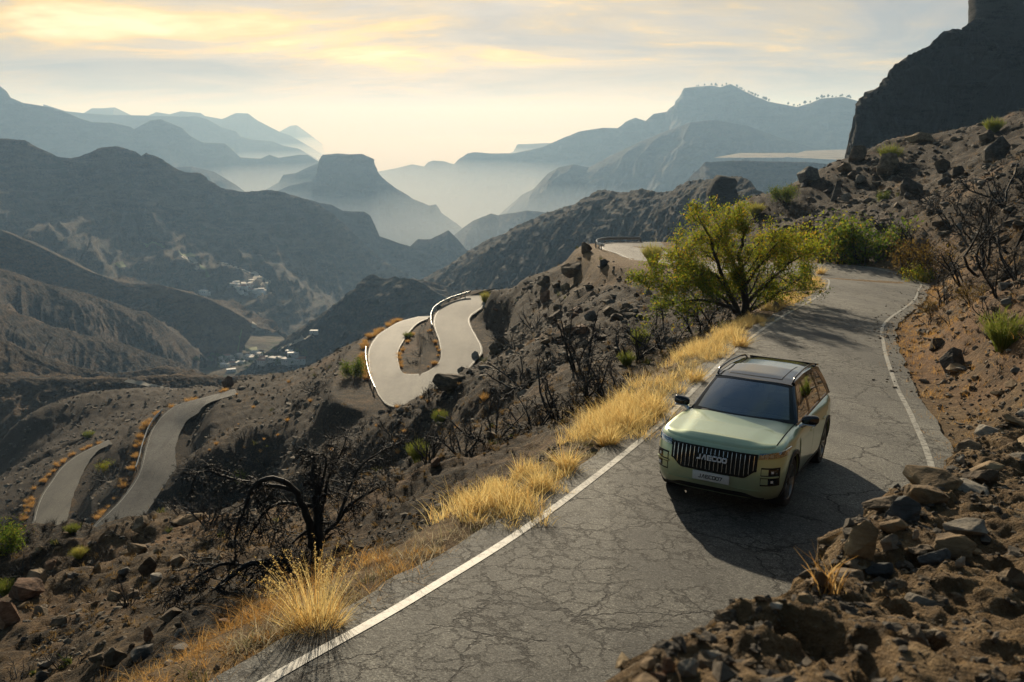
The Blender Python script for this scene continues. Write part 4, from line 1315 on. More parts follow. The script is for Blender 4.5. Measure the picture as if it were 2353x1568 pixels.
# wheels
def make_wheel():
    root = empty('wheel')
    prof = [(0.250, -0.105), (0.300, -0.116), (0.338, -0.112), (0.356, -0.095), (0.362, -0.05), (0.363, 0.0), (0.362, 0.05), (0.356, 0.095), (0.338, 0.112), (0.300, 0.116), (0.250, 0.105)]
    n = 64
    V = [(r * math.cos(2 * math.pi * i / n), y, r * math.sin(2 * math.pi * i / n)) for i in range(n) for r, y in prof]
    m_ = len(prof)
    F = [(i * m_ + j, i * m_ + j + 1, ((i + 1) % n) * m_ + j + 1, ((i + 1) % n) * m_ + j) for i in range(n) for j in range(m_ - 1)]
    obj('tyre', V, F, M_TYRE, root, sharp=60)
    prof = [(0.256, 0.100), (0.250, 0.108), (0.240, 0.100), (0.232, 0.060), (0.225, -0.08)]
    V = [(r * math.cos(2 * math.pi * i / n), y, r * math.sin(2 * math.pi * i / n)) for i in range(n) for r, y in prof]
    m_ = len(prof)
    F = [(i * m_ + j, i * m_ + j + 1, ((i + 1) % n) * m_ + j + 1, ((i + 1) % n) * m_ + j) for i in range(n) for j in range(m_ - 1)]
    rim = obj('rim', V, F, M_RIM, root, sharp=40)
    V = [(0.15 * math.cos(2 * math.pi * i / 32), -0.02, 0.15 * math.sin(2 * math.pi * i / 32)) for i in range(32)]
    obj('brake_disc', V, [tuple(range(32))[::-1]], M_PLASTIC, root, smooth=False)
    for k in range(5):
        for dd in (-0.20, 0.20):
            a0, a1 = 2 * math.pi * k / 5 + dd * 0.55, 2 * math.pi * k / 5 + dd
            pr, pq = Vector((0.045 * math.cos(a0), 0.075, 0.045 * math.sin(a0))), Vector((0.238 * math.cos(a1), 0.098, 0.238 * math.sin(a1)))
            t = (pq - pr).normalized()
            s_ = Vector((0, 1, 0)).cross(t) * 0.013
            up = Vector((0, 0.012, 0))
            V = [pr - s_ - up, pr + s_ - up, pr + s_ + up * 0.4, pr - s_ + up * 0.4, pq - s_ - up, pq + s_ - up, pq + s_ + up * 0.4, pq - s_ + up * 0.4]
            obj('spoke', V, [(0, 1, 2, 3), (7, 6, 5, 4), (0, 4, 5, 1), (1, 5, 6, 2), (2, 6, 7, 3), (3, 7, 4, 0)], M_RIM, root, smooth=False)
    n = 24
    V = [(r * math.cos(2 * math.pi * i / n), y, r * math.sin(2 * math.pi * i / n)) for i in range(n) for r, y in ((0.06, 0.04), (0.06, 0.082), (0.045, 0.09))]
    F = [(i * 3 + j, i * 3 + j + 1, ((i + 1) % n) * 3 + j + 1, ((i + 1) % n) * 3 + j) for i in range(n) for j in range(2)] + [tuple(i * 3 + 2 for i in range(n))]
    obj('hub_cap', V, F, M_PLASTIC, root, sharp=40)
    return root


wheel0 = make_wheel()
wheel0.parent = car
first = True
for x in (1.336, -1.336):
    for sg in (1, -1):
        wl = wheel0 if first else copy_tree(wheel0, car)
        first = False
        wl.location = (x, sg * 0.795, 0.363)
        wl.rotation_euler = (0, 0.4 + x, 0 if sg > 0 else math.pi)
        if x > 0:
            wl.rotation_euler[2] += R_(-2)

# ---- cabin
RXs, RZs = [0.42, 0.30, 0.0, -0.6, -1.3, -1.75, -1.98], [1.565, 1.590, 1.632, 1.662, 1.645, 1.612, 1.575]
RZ_ = lambda x: float(np.interp(-x, [-v for v in RXs], RZs))


def roof_fn(u, v, off):
    y = lerp(-0.60, 0.60, u)
    x = lerp(0.345 - 0.10 * (y / 0.6) ** 2, -1.96 + 0.06 * (y / 0.6) ** 2, v)
    return Vector((x, y, RZ_(x) - 0.045 * abs(y / 0.6) ** 3.0 + off))


roof = panel('roof', roof_fn, 25, 40, 0.0, M_BLACK, base=-0.05)
panel('sunroof', lambda u, v, o: roof_fn(lerp(0.16, 0.84, u), lerp(0.075, 0.60, v), o), 17, 20, 0.006, M_BLACK, roof, base=-0.002)
panel('sunroof_gap', lambda u, v, o: roof_fn(lerp(0.15, 0.85, u), lerp(0.066, 0.61, v), o), 17, 20, 0.002, M_SEAM, roof, base=-0.002)


def ws(u, v, off):
    y0 = lerp(-0.775, 0.775, u)
    q = y0 / 0.775
    lo = Vector((1.000 - 0.215 * q * q, y0, 1.060 - 0.004 * q * q))
    hi = Vector((0.345 - 0.10 * q * q, 0.590 * q, RZ_(0.345) - 0.045 * abs(q) ** 3 - 0.004))
    p = lo.lerp(hi, v)
    p.z += 0.030 * math.sin(math.pi * v)
    return p + Vector((0.55, 0, 0.83)) * off


panel('windscreen', ws, 29, 16, 0.0, M_GLASS, closed=False)
# black border printed round the windscreen
for nm, fu in (('screen_border', (0.0, 0.035)), ('screen_border', (0.965, 1.0))):
    panel(nm, lambda u, v, o, fu=fu: ws(lerp(*fu, u), v, o), 3, 16, 0.004, M_BLACK, base=-0.002)
panel('screen_border', lambda u, v, o: ws(u, lerp(0.0, 0.115, v), o), 29, 3, 0.004, M_BLACK, base=-0.002)
panel('screen_border', lambda u, v, o: ws(u, lerp(0.945, 1.0, v), o), 29, 3, 0.004, M_BLACK, base=-0.002)
for sg in (1, -1):
    def side_w(x, v, off, sg=sg):
        """leaning cabin side: x along the belt, v from belt to cant rail"""
        zb = S(x) - 0.004
        yb, yt = 0.822, 0.605
        zt = RZ_(min(x, 0.30)) - 0.050
        return Vector((x, sg * (lerp(yb, yt, v) + 0.020 * math.sin(math.pi * v) + off), lerp(zb, zt, v)))
    def quadw(xb0, xb1, xt0, xt1):
        return lambda u, v, o: side_w(lerp(lerp(xb0, xb1, u), lerp(xt0, xt1, u), v), v, o)
    def band(xb0, xb1, xt0, xt1, v0, v1):
        return lambda u, v, o: side_w(lerp(lerp(xb0, xb1, u), lerp(xt0, xt1, u), lerp(v0, v1, v)), lerp(v0, v1, v), o)
    for nm, a in (('front_window', (0.68, -0.17, 0.115, -0.17)), ('rear_window', (-0.27, -1.10, -0.27, -1.04)), ('quarter_window', (-1.20, -1.86, -1.13, -1.52))):
        panel(nm, band(*a, 0.06, 0.93), 10, 8, 0.0, M_PRIV, closed=False)
    for a in ((-0.17, -0.27, -0.17, -0.27), (-1.10, -1.20, -1.04, -1.13), (-1.86, -2.08, -1.52, -1.93)):
        panel('pillar', band(*a, 0.0, 1.0), 4, 8, 0.004, M_BLACK, base=-0.02)
    panel('belt_trim', band(0.78, -2.08, 0.78, -2.08, 0.0, 0.07), 40, 3, 0.006, M_BLACK, base=-0.01)
    panel('cant_rail', band(0.12, -1.95, 0.12, -1.95, 0.92, 1.03), 40, 4, 0.006, M_BLACK, base=-0.02)
    # windscreen pillar between screen edge and front window
    def apil(u, v, o, sg=sg):
        e = ws(1.0 if sg > 0 else 0.0, v, 0.0)
        xb = lerp(0.68, 0.115, v)
        f = side_w(xb, lerp(0.06, 0.95, v), 0.0)
        p = e.lerp(f, u)
        return p + Vector((0.3, sg * 0.8, 0.3)) * (o + 0.010 * math.sin(math.pi * u))
    panel('windscreen_pillar', apil, 5, 14, 0.005, M_BLACK, base=-0.01)
    tube('roof_rail', [(0.16, sg * 0.585, 1.578), (0.08, sg * 0.588, 1.632), (-0.1, sg * 0.588, 1.660), (-0.6, sg * 0.588, 1.688), (-1.2, sg * 0.586, 1.676), (-1.55, sg * 0.582, 1.645), (-1.66, sg * 0.578, 1.600)], 0.016, M_BLACK, car, 10)
    # mirror
    mr = empty('wing_mirror')
    mr.parent = car
    bm = bmesh.new()
    bmesh.ops.create_icosphere(bm, subdivisions=4, radius=1.0)
    for v in bm.verts:
        c = v.co
        f = lambda t, p: math.copysign(abs(t) ** p, t)
        v.co = Vector((f(c.x, 0.75) * 0.075, f(c.y, 0.70) * 0.125, f(c.z, 0.72) * 0.075))
        v.co.x *= 1 - 0.35 * max(0, sg * v.co.y / 0.125)
        v.co.z += 0.012 * (sg * v.co.y / 0.125)
    me = bpy.data.meshes.new('mirror_cap')
    bm.to_mesh(me)
    bm.free()
    me.materials.append(M_BLACK)
    me.polygons.foreach_set('use_smooth', np.full(len(me.polygons), True))
    o = bpy.data.objects.new('mirror_cap', me)
    COL.objects.link(o)
    o.parent = mr
    o.location = (0.66, sg * 0.985, 1.150)
    rbox('mirror_trim', 0.668, sg * 0.975, 1.085, 0.11, 0.20, 0.020, M_SILVER, mr, 0.008)
    rbox('mirror_glass', 0.600, sg * 0.985, 1.150, 0.012, 0.18, 0.10, M_CHROME, mr, 0.004)
    tube('mirror_arm', [(0.70, sg * 0.815, 1.010), (0.69, sg * 0.86, 1.045), (0.67, sg * 0.93, 1.082)], [0.034, 0.030, 0.026], M_SILVER, mr, 8)
# tailgate, rear glass, tail lamps
def rear(u, v, off):
    y = lerp(-0.66, 0.66, u)
    lo = Vector((-2.12 + 0.06 * (y / 0.66) ** 2, y * 1.05, 1.06))
    hi = Vector((-1.96 + 0.06 * (y / 0.66) ** 2, y * 0.86, 1.572))
    return lo.lerp(hi, v) + Vector((-1, 0, 0.2)) * off
panel('rear_window', rear, 12, 8, 0.0, M_PRIV, closed=False)
panel('spoiler', lambda u, v, o: Vector((lerp(-1.90, -2.10, v), lerp(-0.58, 0.58, u), lerp(1.598, 1.570, v) + o)), 12, 4, 0.0, M_BLACK, base=-0.03)
def rear_pt(y, z, off):
    i_ = lv_interp(min(z, 0.97), 1)
    r = min(abs(y) / (W_ - i_), 0.999)
    return Vector((-1.5 - 0.75 * (1 - r ** 3) ** (1 / 3) - off, y, z))
for sg in (1, -1):
    panel('tail_lamp', lambda u, v, o, sg=sg: rear_pt(sg * lerp(0.5, 0.9, u), lerp(0.86, 0.93, v), o), 10, 3, 0.012, M_RED)
# dash, seats, wheel
panel('dashboard', lambda u, v, o: Vector((lerp(0.97, 0.30, v) - 0.2 * (2 * u - 1) ** 2 * (1 - v), lerp(-0.76, 0.76, u), 1.108 - 0.02 * v - 0.02 * (2 * u - 1) ** 2 + o)), 15, 8, 0.0, M_DASH, base=-0.06)
panel('cabin_floor', lambda u, v, o: Vector((lerp(0.42, -2.0, v), lerp(-0.80, 0.80, u), S(lerp(0.42, -2.0, v)) + 0.040 + o)), 9, 12, 0.0, M_DASH, base=-0.02)
for sg in (1, -1):
    st = rbox('seat', -0.32, sg * 0.36, 1.18, 0.14, 0.46, 0.26, M_SEAT, bev=0.05, rot=(0, -0.22, 0))
    rbox('headrest', -0.37, sg * 0.36, 1.385, 0.10, 0.25, 0.15, M_SEAT, st, 0.04, rot=(0, -0.22, 0))
    st = rbox('seat', -1.15, sg * 0.36, 1.18, 0.14, 0.50, 0.22, M_SEAT, bev=0.05, rot=(0, -0.22, 0))
    rbox('headrest', -1.18, sg * 0.36, 1.34, 0.09, 0.22, 0.12, M_SEAT, st, 0.035, rot=(0, -0.22, 0))
    wp = [ws(0.5 - sg * 0.02 + (0.40 if sg > 0 else -0.42) * t, 0.05 + 0.030 * math.sin(t * 3), 0.016) for t in np.linspace(0, 1, 8)]
    tube('wiper', wp, 0.008, M_PLASTIC, car, 6)
sw = [Vector((0.28 + 0.07 * math.cos(a), 0.37 + 0.17 * math.sin(a), 1.165 + 0.13 * math.cos(a))) for a in np.linspace(0, 2 * math.pi, 25)]
tube('steering_wheel', sw, 0.014, M_PLASTIC, car, 6)
rbox('rear_mirror', 0.30, 0.0, 1.50, 0.03, 0.22, 0.06, M_PLASTIC, bev=0.012)
# ================================================================ ROCKS
M_STONE = rock_material('loose_stone', (0.04, 0.034, 0.027), (0.125, 0.10, 0.072), (0.31, 0.26, 0.19), 3.0)
M_SLATE = rock_material('slate_rock', (0.030, 0.032, 0.032), (0.062, 0.064, 0.062), (0.14, 0.14, 0.13), 1.5)
M_GOLD = rock_material('ochre_rock', (0.08, 0.052, 0.027), (0.24, 0.16, 0.082), (0.46, 0.35, 0.20), 2.0)
M_PALE = rock_material('pale_rock', (0.12, 0.105, 0.08), (0.25, 0.215, 0.165), (0.44, 0.39, 0.31), 2.5)
M_RUST = rock_material('rust_rock', (0.065, 0.034, 0.020), (0.17, 0.092, 0.050), (0.33, 0.20, 0.12), 2.0)


def ico(sub):
    bm = bmesh.new()
    bmesh.ops.create_icosphere(bm, subdivisions=sub, radius=1.0)
    V = np.array([v.co[:] for v in bm.verts])
    F = np.array([[v.index for v in f.verts] for f in bm.faces])
    bm.free()
    return V, F


ICO1, ICO2, ICO3, ICO4 = ico(1), ico(2), ico(3), ico(4)


def rock_shape(seed, base=ICO3, cuts=13, rough=0.06):
    r = np.random.default_rng(seed)
    V, F = base
    N = r.normal(size=(cuts, 3))
    N /= np.linalg.norm(N, axis=1, keepdims=True)
    D = r.uniform(0.62, 1.0, cuts)
    q = V @ N.T
    rad = np.where(q > 0.05, D[None] / np.maximum(q, 0.05), 9).min(1)
    rad = np.minimum(rad, 1.08)
    W = V * rad[:, None]
    n = fbm(W[:, 0] * 2.3 + W[:, 2] * 1.7 + seed, W[:, 1] * 2.3 - W[:, 2], seed, 4, 0.6) - 0.5
    W = W * (1 + rough * 2.4 * n[:, None])
    return W, F


ROCK_ME = {}


def rock_mesh(k, mat, hi=False):
    """angular broken block: hull of random points, split and roughened"""
    key = (k, mat.name, hi)
    if key not in ROCK_ME:
        r = np.random.default_rng(500 + k * 13)
        n = 13 + k % 6
        P = r.normal(size=(n, 3))
        P /= np.linalg.norm(P, axis=1, keepdims=True)
        P *= r.uniform(0.80, 1.08, (n, 1))
        bm = bmesh.new()
        for p in P:
            bm.verts.new(p)
        g = bmesh.ops.convex_hull(bm, input=bm.verts[:])
        for v in [v for v in bm.verts if not v.link_faces]:
            bm.verts.remove(v)
        bmesh.ops.bevel(bm, geom=bm.edges[:], offset=0.035, segments=1, profile=0.5, affect='EDGES')
        bmesh.ops.triangulate(bm, faces=bm.faces[:])
        for _ in range(2 if hi else 1):
            bmesh.ops.subdivide_edges(bm, edges=[e for e in bm.edges if e.calc_length() > 0.22], cuts=1, use_grid_fill=True)
            bmesh.ops.triangulate(bm, faces=bm.faces[:])
        V = np.array([v.co[:] for v in bm.verts])
        nz = fbm(V[:, 0] * 2.6 + V[:, 2] * 1.9 + k, V[:, 1] * 2.6 - V[:, 2] * 1.3, k, 4, 0.6) - 0.5
        st = 0.05 * np.round((V[:, 2] + 0.4 * V[:, 0]) * 5) / 5 - 0.05 * (V[:, 2] + 0.4 * V[:, 0])
        V = V * (1 + 0.26 * nz[:, None] + st[:, None] * 0.8)
        for v, c in zip(bm.verts, V):
            v.co = c
        bmesh.ops.recalc_face_normals(bm, faces=bm.faces[:])
        me = bpy.data.meshes.new('rock')
        bm.to_mesh(me)
        bm.free()
        me.materials.append(mat)
        ROCK_ME[key] = me
    return ROCK_ME[key]


def put_rock(name, p, size, mat, label, rot=None, group=None, hi=False, k=None, cat='rock', sink=0.28):
    o = bpy.data.objects.new(name, rock_mesh(random.randrange(8) if k is None else k, mat, hi))
    COL.objects.link(o)
    o.scale = [s / 2 for s in size]
    o.rotation_euler = rot or (random.uniform(-0.3, 0.3), random.uniform(-0.3, 0.3), random.uniform(0, 6.28))
    o.location = Vector(p) + Vector((0, 0, size[2] * (0.5 - sink)))
    return tag(o, label, cat, group)


# boulders read from the photograph: pixel of the foot, width and height in pixels, material, label
BOULDERS = [
    (1976, 372, 48, 28, M_ROCK, 'brown boulder with a sunlit top below the foot of the dark cliff'),
    (1944, 396, 36, 18, M_GOLD, 'ochre slab on the skyline just left of the dark cliff foot'),
    (2046, 398, 58, 34, M_ROCK, 'tilted brown slab leaning on the boulder slope under the green broom'),
    (1863, 420, 56, 30, M_ROCK2, 'dark rounded boulder alone on the skyline left of the cliff'),
    (2122, 330, 66, 20, M_GOLD, 'long flat pale boulder on the slope crest right of the green broom'),
    (2171, 392, 44, 28, M_ROCK, 'wedge shaped boulder with a lit left edge high on the slope'),
    (2206, 404, 34, 18, M_ROCK, 'smaller brown boulder tucked right of the wedge shaped boulder'),
    (2172, 424, 36, 16, M_ROCK2, 'flat grey rock below the wedge shaped boulder'),
    (1979, 424, 26, 16, M_PALE, 'pale grey stone standing under the sunlit cliff foot boulder'),
    (2293, 370, 66, 48, M_ROCK2, 'large dark grey boulder near the right edge high on the slope'),
    (2272, 326, 36, 24, M_ROCK, 'brown boulder on the crest beside the upper right broom'),
    (1922, 462, 20, 36, M_ROCK2, 'narrow upright grey stone on the slope above the green bushes'),
    (1946, 462, 26, 16, M_PALE, 'pale lying stone beside the narrow upright stone'),
    (2098, 450, 64, 44, M_ROCK2, 'broad dark boulder in the middle of the right slope'),
    (1854, 540, 34, 26, M_RUST, 'pinkish boulder left of the yellow green bush by the bend'),
    (1960, 606, 78, 62, M_ROCK2, 'big dark boulder under the green bush at the road bend'),
    (1908, 614, 22, 10, M_PALE, 'small pale stone on the verge at the road bend'),
    (1886, 610, 20, 14, M_ROCK, 'small brown stone beside the grass at the road bend'),
    (2126, 766, 26, 9, M_PALE, 'flat pale stone lying on the dirt right of the road'),
    (2196, 850, 60, 50, M_ROCK2, 'grey rock set in the cut bank right of the road'),
    (2265, 545, 54, 30, M_ROCK2, 'grey boulder behind the bare trunk on the right slope'),
    (1347, 582, 28, 24, M_ROCK, 'dark boulder on the ridge left of the far guardrail'),
    (1322, 640, 66, 30, M_ROCK, 'long brown boulder on the crest below the far guardrail'),
    (1300, 668, 26, 16, M_GOLD, 'ochre boulder just below the long brown crest boulder'),
    (1250, 658, 36, 20, M_ROCK, 'brown boulder on the crest right of the small green shrubs'),
    (1183, 648, 30, 20, M_ROCK, 'dark boulder on the crest above the hairpin road'),
    (1278, 742, 48, 26, M_ROCK, 'broad brown boulder in the middle of the burnt hillside'),
    (1254, 696, 28, 26, M_RUST, 'reddish boulder under the crest of the burnt hillside'),
    (1148, 812, 58, 34, M_ROCK, 'dark boulder on the ledge right of the hairpin'),
    (1094, 828, 30, 16, M_PALE, 'grey stone on the ledge at the hairpin edge'),
    (1030, 896, 84, 44, M_ROCK, 'largest dark boulder over the near side of the hairpin'),
    (1358, 738, 34, 20, M_ROCK2, 'grey boulder on the burnt hillside left of the green tree'),
    (1388, 615, 26, 14, M_ROCK2, 'grey stone on the slope under the far guardrail'),
    (427, 1206, 118, 24, M_GOLD, 'long flat ochre slab on the knoll behind the burnt tree'),
    (510, 1232, 38, 32, M_PALE, 'pale block at the right end of the long ochre slab'),
    (322, 1222, 60, 26, M_ROCK, 'brown slab at the left end of the long ochre slab'),
    (311, 1275, 50, 34, M_GOLD, 'ochre boulder with a lit face left of the burnt tree'),
    (337, 1322, 52, 38, M_ROCK, 'brown boulder beside the basket shaped burnt bush'),
    (221, 1312, 26, 18, M_GOLD, 'small ochre rock behind the basket shaped burnt bush'),
    (112, 1314, 36, 24, M_RUST, 'orange rock on the knoll in the lower left'),
    (78, 1352, 66, 32, M_ROCK, 'dark brown boulder uphill of the orange corner boulder'),
    (50, 1378, 90, 36, M_RUST, 'wide rust brown slab in the lower left'),
    (12, 1444, 62, 66, M_RUST, 'orange boulder cut by the left edge of the photo'),
    (356, 1340, 36, 20, M_PALE, 'pale grey rounded stone below the fallen burnt limb'),
    (341, 1476, 36, 30, M_RUST, 'orange rock under the twigs of the fallen burnt limb'),
    (401, 1304, 52, 26, M_ROCK, 'brown ledge rock left of the burnt tree trunk'),
    (513, 1450, 34, 32, M_RUST, 'rust coloured rock behind the dry grass near the road'),
    (281, 1562, 30, 14, M_GOLD, 'ochre stone at the bottom edge left of the dry grass'),
    (94, 1568, 42, 22, M_ROCK2, 'grey slab at the bottom edge in the lower left corner'),
    (523, 892, 30, 24, M_RUST, 'dark red boulder alone on the ridge above the lower road'),
    (1000, 1075, 34, 20, M_RUST, 'reddish rock on the shoulder left of the verge grass'),
    (1130, 1010, 30, 18, M_ROCK, 'brown stone among the burnt shrubs behind the shoulder'),
]
for px, py, wpx, hpx, mat, lab in BOULDERS:
    p = hit(px, min(py, 1566))
    if p is None:
        continue
    d = p.y
    wm, hm = wpx / FPX * d * 1.04, hpx / FPX * d * 1.12
    put_rock('boulder', (p.x, p.y + wm * 0.25, ground(p.x, p.y + wm * 0.25)), (wm, wm * random.uniform(0.7, 1.0), hm * 1.55), mat, lab, rot=(random.uniform(-0.15, 0.15), random.uniform(-0.22, 0.22), random.uniform(-0.4, 0.4)), hi=wpx > 45, cat='boulder', sink=0.24)

# angular rocks spread over the slopes
ZONES = [
    ([(1760, 450), (2353, 270), (2353, 560), (2250, 560), (2040, 590), (1900, 585), (1780, 540)], 150, (0.25, 1.5), 'angular brown rock on the boulder slope right of the bend', 'rocks on the right hand boulder slope', (M_ROCK, M_ROCK2, M_ROCK)),
    ([(1130, 680), (1400, 570), (1450, 600), (1480, 720), (1300, 800), (1140, 780)], 70, (0.25, 1.1), 'brown rock on the burnt hillside above the hairpin', 'rocks on the burnt hillside', (M_ROCK, M_ROCK, M_RUST)),
    ([(2110, 700), (2353, 620), (2353, 980), (2230, 980), (2090, 800)], 70, (0.08, 0.5), 'rock', 'rocks on the cut bank', (M_ROCK, M_ROCK2, M_GOLD)),
    ([(150, 1225), (560, 1195), (640, 1240), (560, 1350), (400, 1540), (20, 1550), (0, 1290)], 60, (0.12, 0.42), 'brown rock on the knoll left of the road', 'rocks on the near knoll', (M_ROCK, M_ROCK2, M_GOLD)),
]


def inside(px, py, poly):
    c = False
    for i in range(len(poly)):
        (x1, y1), (x2, y2) = poly[i], poly[i - 1]
        if (y1 > py) != (y2 > py) and px < (x2 - x1) * (py - y1) / (y2 - y1) + x1:
            c = not c
    return c


MARKS = [(2196, 840, 'the grey cut bank rock'), (2310, 770, 'the large grey green broom'), (2185, 730, 'the low dry bush'), (2320, 920, 'the top of the rubble bank'), (1800, 450, 'the round skyline bush'), (2044, 350, 'the green broom below the cliff'), (2282, 290, 'the upper right broom'), (1950, 560, 'the dark green bush at the bend'), (2170, 385, 'the wedge shaped boulder'),
         (2098, 440, 'the broad dark boulder'), (2293, 360, 'the large grey boulder at the right edge'), (1925, 450, 'the narrow upright stone'), (2262, 560, 'the bare leaning tree'), (2150, 520, 'the grey leafless shrub'), (1863, 410, 'the dark skyline boulder'), (1735, 480, 'the yellow ridge broom'),
         (1322, 630, 'the long brown crest boulder'), (1240, 620, 'the small dark crest tree'), (1278, 735, 'the broad hillside boulder'), (1148, 800, 'the dark ledge boulder'), (1388, 612, 'the far guardrail slope'), (1183, 645, 'the crest above the hairpin'), (1440, 680, 'the left side of the green tree'),
         (427, 1200, 'the long ochre slab'), (311, 1265, 'the lit ochre boulder'), (293, 1370, 'the basket shaped burnt bush'), (60, 1350, 'the rust brown slabs'), (182, 1265, 'the round yellow bush'), (356, 1335, 'the pale rounded stone'), (560, 1290, 'the burnt tree limbs'), (240, 1490, 'the bottom left slope'), (420, 1450, 'the fallen limb twigs')]
def rock_label(s, lo, hi, mt, px, py, grp):
    m = min(MARKS, key=lambda m: (m[0] - px) ** 2 + (m[1] - py) ** 2)
    dx, dy = px - m[0], py - m[1]
    far = math.hypot(dx, dy)
    size = 'large' if s > lo + 0.5 * (hi - lo) else 'medium' if s > lo + 0.16 * (hi - lo) else 'small'
    col = {'brown_rock': 'brown', 'grey_rock': 'grey', 'rust_rock': 'reddish', 'ochre_rock': 'ochre'}[mt.name]
    where = ('right of' if dx > 0 else 'left of') if abs(dx) > 1.2 * abs(dy) else ('below' if dy > 0 else 'above')
    return ' '.join([size, col, 'rock' if 'cut bank' not in grp else 'stone on the dirt', 'close' if far < 22 else 'some way' if far < 60 else 'well', where, m[2]])


for poly, cnt, (s0_, s1_), lab, grp, mats in ZONES:
    xs, ys = [p[0] for p in poly], [p[1] for p in poly]
    done = tries = 0
    while done < cnt and tries < cnt * 8:
        tries += 1
        px, py = random.uniform(min(xs), max(xs)), random.uniform(min(ys), max(ys))
        if not inside(px, py, poly):
            continue
        p = hit(px, py)
        if p is None or road_dist(p.x, p.y) < 1.2:
            continue
        s = s0_ + (s1_ - s0_) * random.random() ** 2.6
        put_rock('rock', p, (s * random.uniform(0.8, 1.5), s * random.uniform(0.7, 1.2), s * random.uniform(0.5, 0.95)), mt := random.choice(mats), rock_label(s, s0_, s1_, mt, px, py, grp), group=grp, cat='rock')
        done += 1


def scatter_stones(name, P, size, mat, seed, base=ICO1, flat=0.65):
    r = np.random.default_rng(seed)
    bv, bf = base
    n, m = len(P), len(bv)
    a = r.uniform(0, 6.28, n)
    jit = 1 + 0.32 * r.normal(size=(n, m, 1)).clip(-1.4, 1.4)
    V = bv[None] * jit * np.stack([r.uniform(0.7, 1.4, n), r.uniform(0.6, 1.1, n), r.uniform(0.4, 0.9, n) * flat / 0.65], 1)[:, None]
    ca, sa = np.cos(a)[:, None], np.sin(a)[:, None]
    x = V[..., 0] * ca - V[..., 1] * sa
    y = V[..., 0] * sa + V[..., 1] * ca
    V = np.stack([x, y, V[..., 2]], -1) * (size / 2)[:, None, None] + P[:, None]
    F = bf[None] + (np.arange(n) * m)[:, None, None]
    o = obj(name, V.reshape(-1, 3), F.reshape(-1, 3), mat, smooth=False)
    o['kind'] = 'stuff'
    return o


def ground_many(x, y):
    a, r = np.arctan2(x, y), np.hypot(x, y)
    fi = np.clip((a - ang[0]) / (ang[1] - ang[0]), 0, NA - 1.001)
    fj = np.clip(np.log(np.maximum(r, RMIN) / RMIN) / math.log(RMAX / RMIN) * (NR - 1), 0, NR - 1.001)
    i, j = fi.astype(int), fj.astype(int)
    u, v = fi - i, fj - j
    z = (GZ[i, j] * (1 - u) + GZ[i + 1, j] * u) * (1 - v) + (GZ[i, j + 1] * (1 - u) + GZ[i + 1, j + 1] * u) * v
    return z, RD[i, j], SOIL[i, j]


r_ = np.random.default_rng(3)
n = 40000
aa = r_.uniform(R_(-31), R_(31), n)
rr_ = 6.0 * (280 / 6.0) ** r_.uniform(0, 1, n)
X, Y = np.sin(aa) * rr_, np.cos(aa) * rr_
Z, D_, So = ground_many(X, Y)
clus = fbm(X / 5, Y / 5, 77, 3)
k = (D_ > 0.5) & (clus + r_.uniform(-0.12, 0.12, n) > 0.46)
X, Y, Z, rr_ = X[k], Y[k], Z[k], rr_[k]
sz = rr_ * 0.0030 * np.exp(r_.normal(0, 0.55, len(X)))
sz = np.clip(sz, 0.03, 0.9)
scatter_stones('scree', np.stack([X, Y, Z + sz * 0.08], -1), sz, M_STONE, 5, ICO1)

# ---- stones of the rubble bank
BANK = [
    (2123, 1150, 118, 44, M_GOLD, 'long golden rock on top of the rubble bank'),
    (2082, 1190, 106, 50, M_SLATE, 'dark blue grey rounded slab on the rubble bank edge'),
    (2050, 1214, 84, 26, M_GOLD, 'flat ochre stone under the dark blue grey slab'),
    (1986, 1266, 100, 72, M_GOLD, 'golden block with a white broken face at the bank edge'),
    (2045, 1258, 50, 40, M_PALE, 'cracked pale half of the golden block on the bank'),
    (2148, 1296, 92, 44, M_SLATE, 'angular grey stone in the middle of the rubble bank'),
    (2022, 1316, 84, 28, M_SLATE, 'flat slate stone embedded in the bank behind the dry stalks'),
    (1884, 1344, 44, 44, M_ROCK, 'brown stone on the bank corner beside the dry stalks'),
    (2207, 1300, 28, 26, M_PALE, 'small pale stone right of the angular grey stone'),
    (1782, 1398, 36, 22, M_PALE, 'small pale flat stone near the lower bank edge'),
    (1846, 1384, 60, 20, M_GOLD, 'thin ochre stone lying below the dry stalks'),
    (1636, 1516, 52, 36, M_PALE, 'white stone low on the bank near the bottom edge'),
    (1582, 1548, 62, 48, M_PALE, 'yellow and grey faced stone in the bottom corner of the bank'),
    (1536, 1542, 44, 44, M_RUST, 'reddish stone at the tip of the bank'),
    (1512, 1566, 44, 36, M_RUST, 'pink brown stone at the bottom edge of the photo on the bank'),
    (2206, 1066, 26, 26, M_PALE, 'white stone at the upper edge of the rubble bank'),
    (2104, 1236, 20, 22, M_PALE, 'small white triangular stone behind the golden block'),
    (1756, 1376, 36, 18, M_SLATE, 'dark flat stone on the lower bank edge'),
]
for px, py, wpx, hpx, mat, lab in BANK:
    p = None
    for dy in range(0, 60, 4):
        p = bank_bvh.ray_cast(Vector((0, 0, 0)), ray(px + dy * 0.4, min(py + dy, 1590)).normalized(), 30)[0]
        if p is not None:
            break
    if p is None:
        continue
    wm, hm = wpx / FPX * p.y, hpx / FPX * p.y
    put_rock('stone', p, (wm * 1.05, wm * 0.75, hm * 1.7), mat, lab, rot=(random.uniform(-0.1, 0.2), random.uniform(-0.15, 0.15), random.uniform(-0.3, 0.3)), hi=True, cat='stone', sink=0.32)
n = 7200
fi, fj = r_.integers(4, EN - 4, n), (60 + r_.uniform(0, 1, n) ** 1.6 * 225).astype(int)
P = BV[fi, np.clip(fj, 0, len(tt) - 1)]
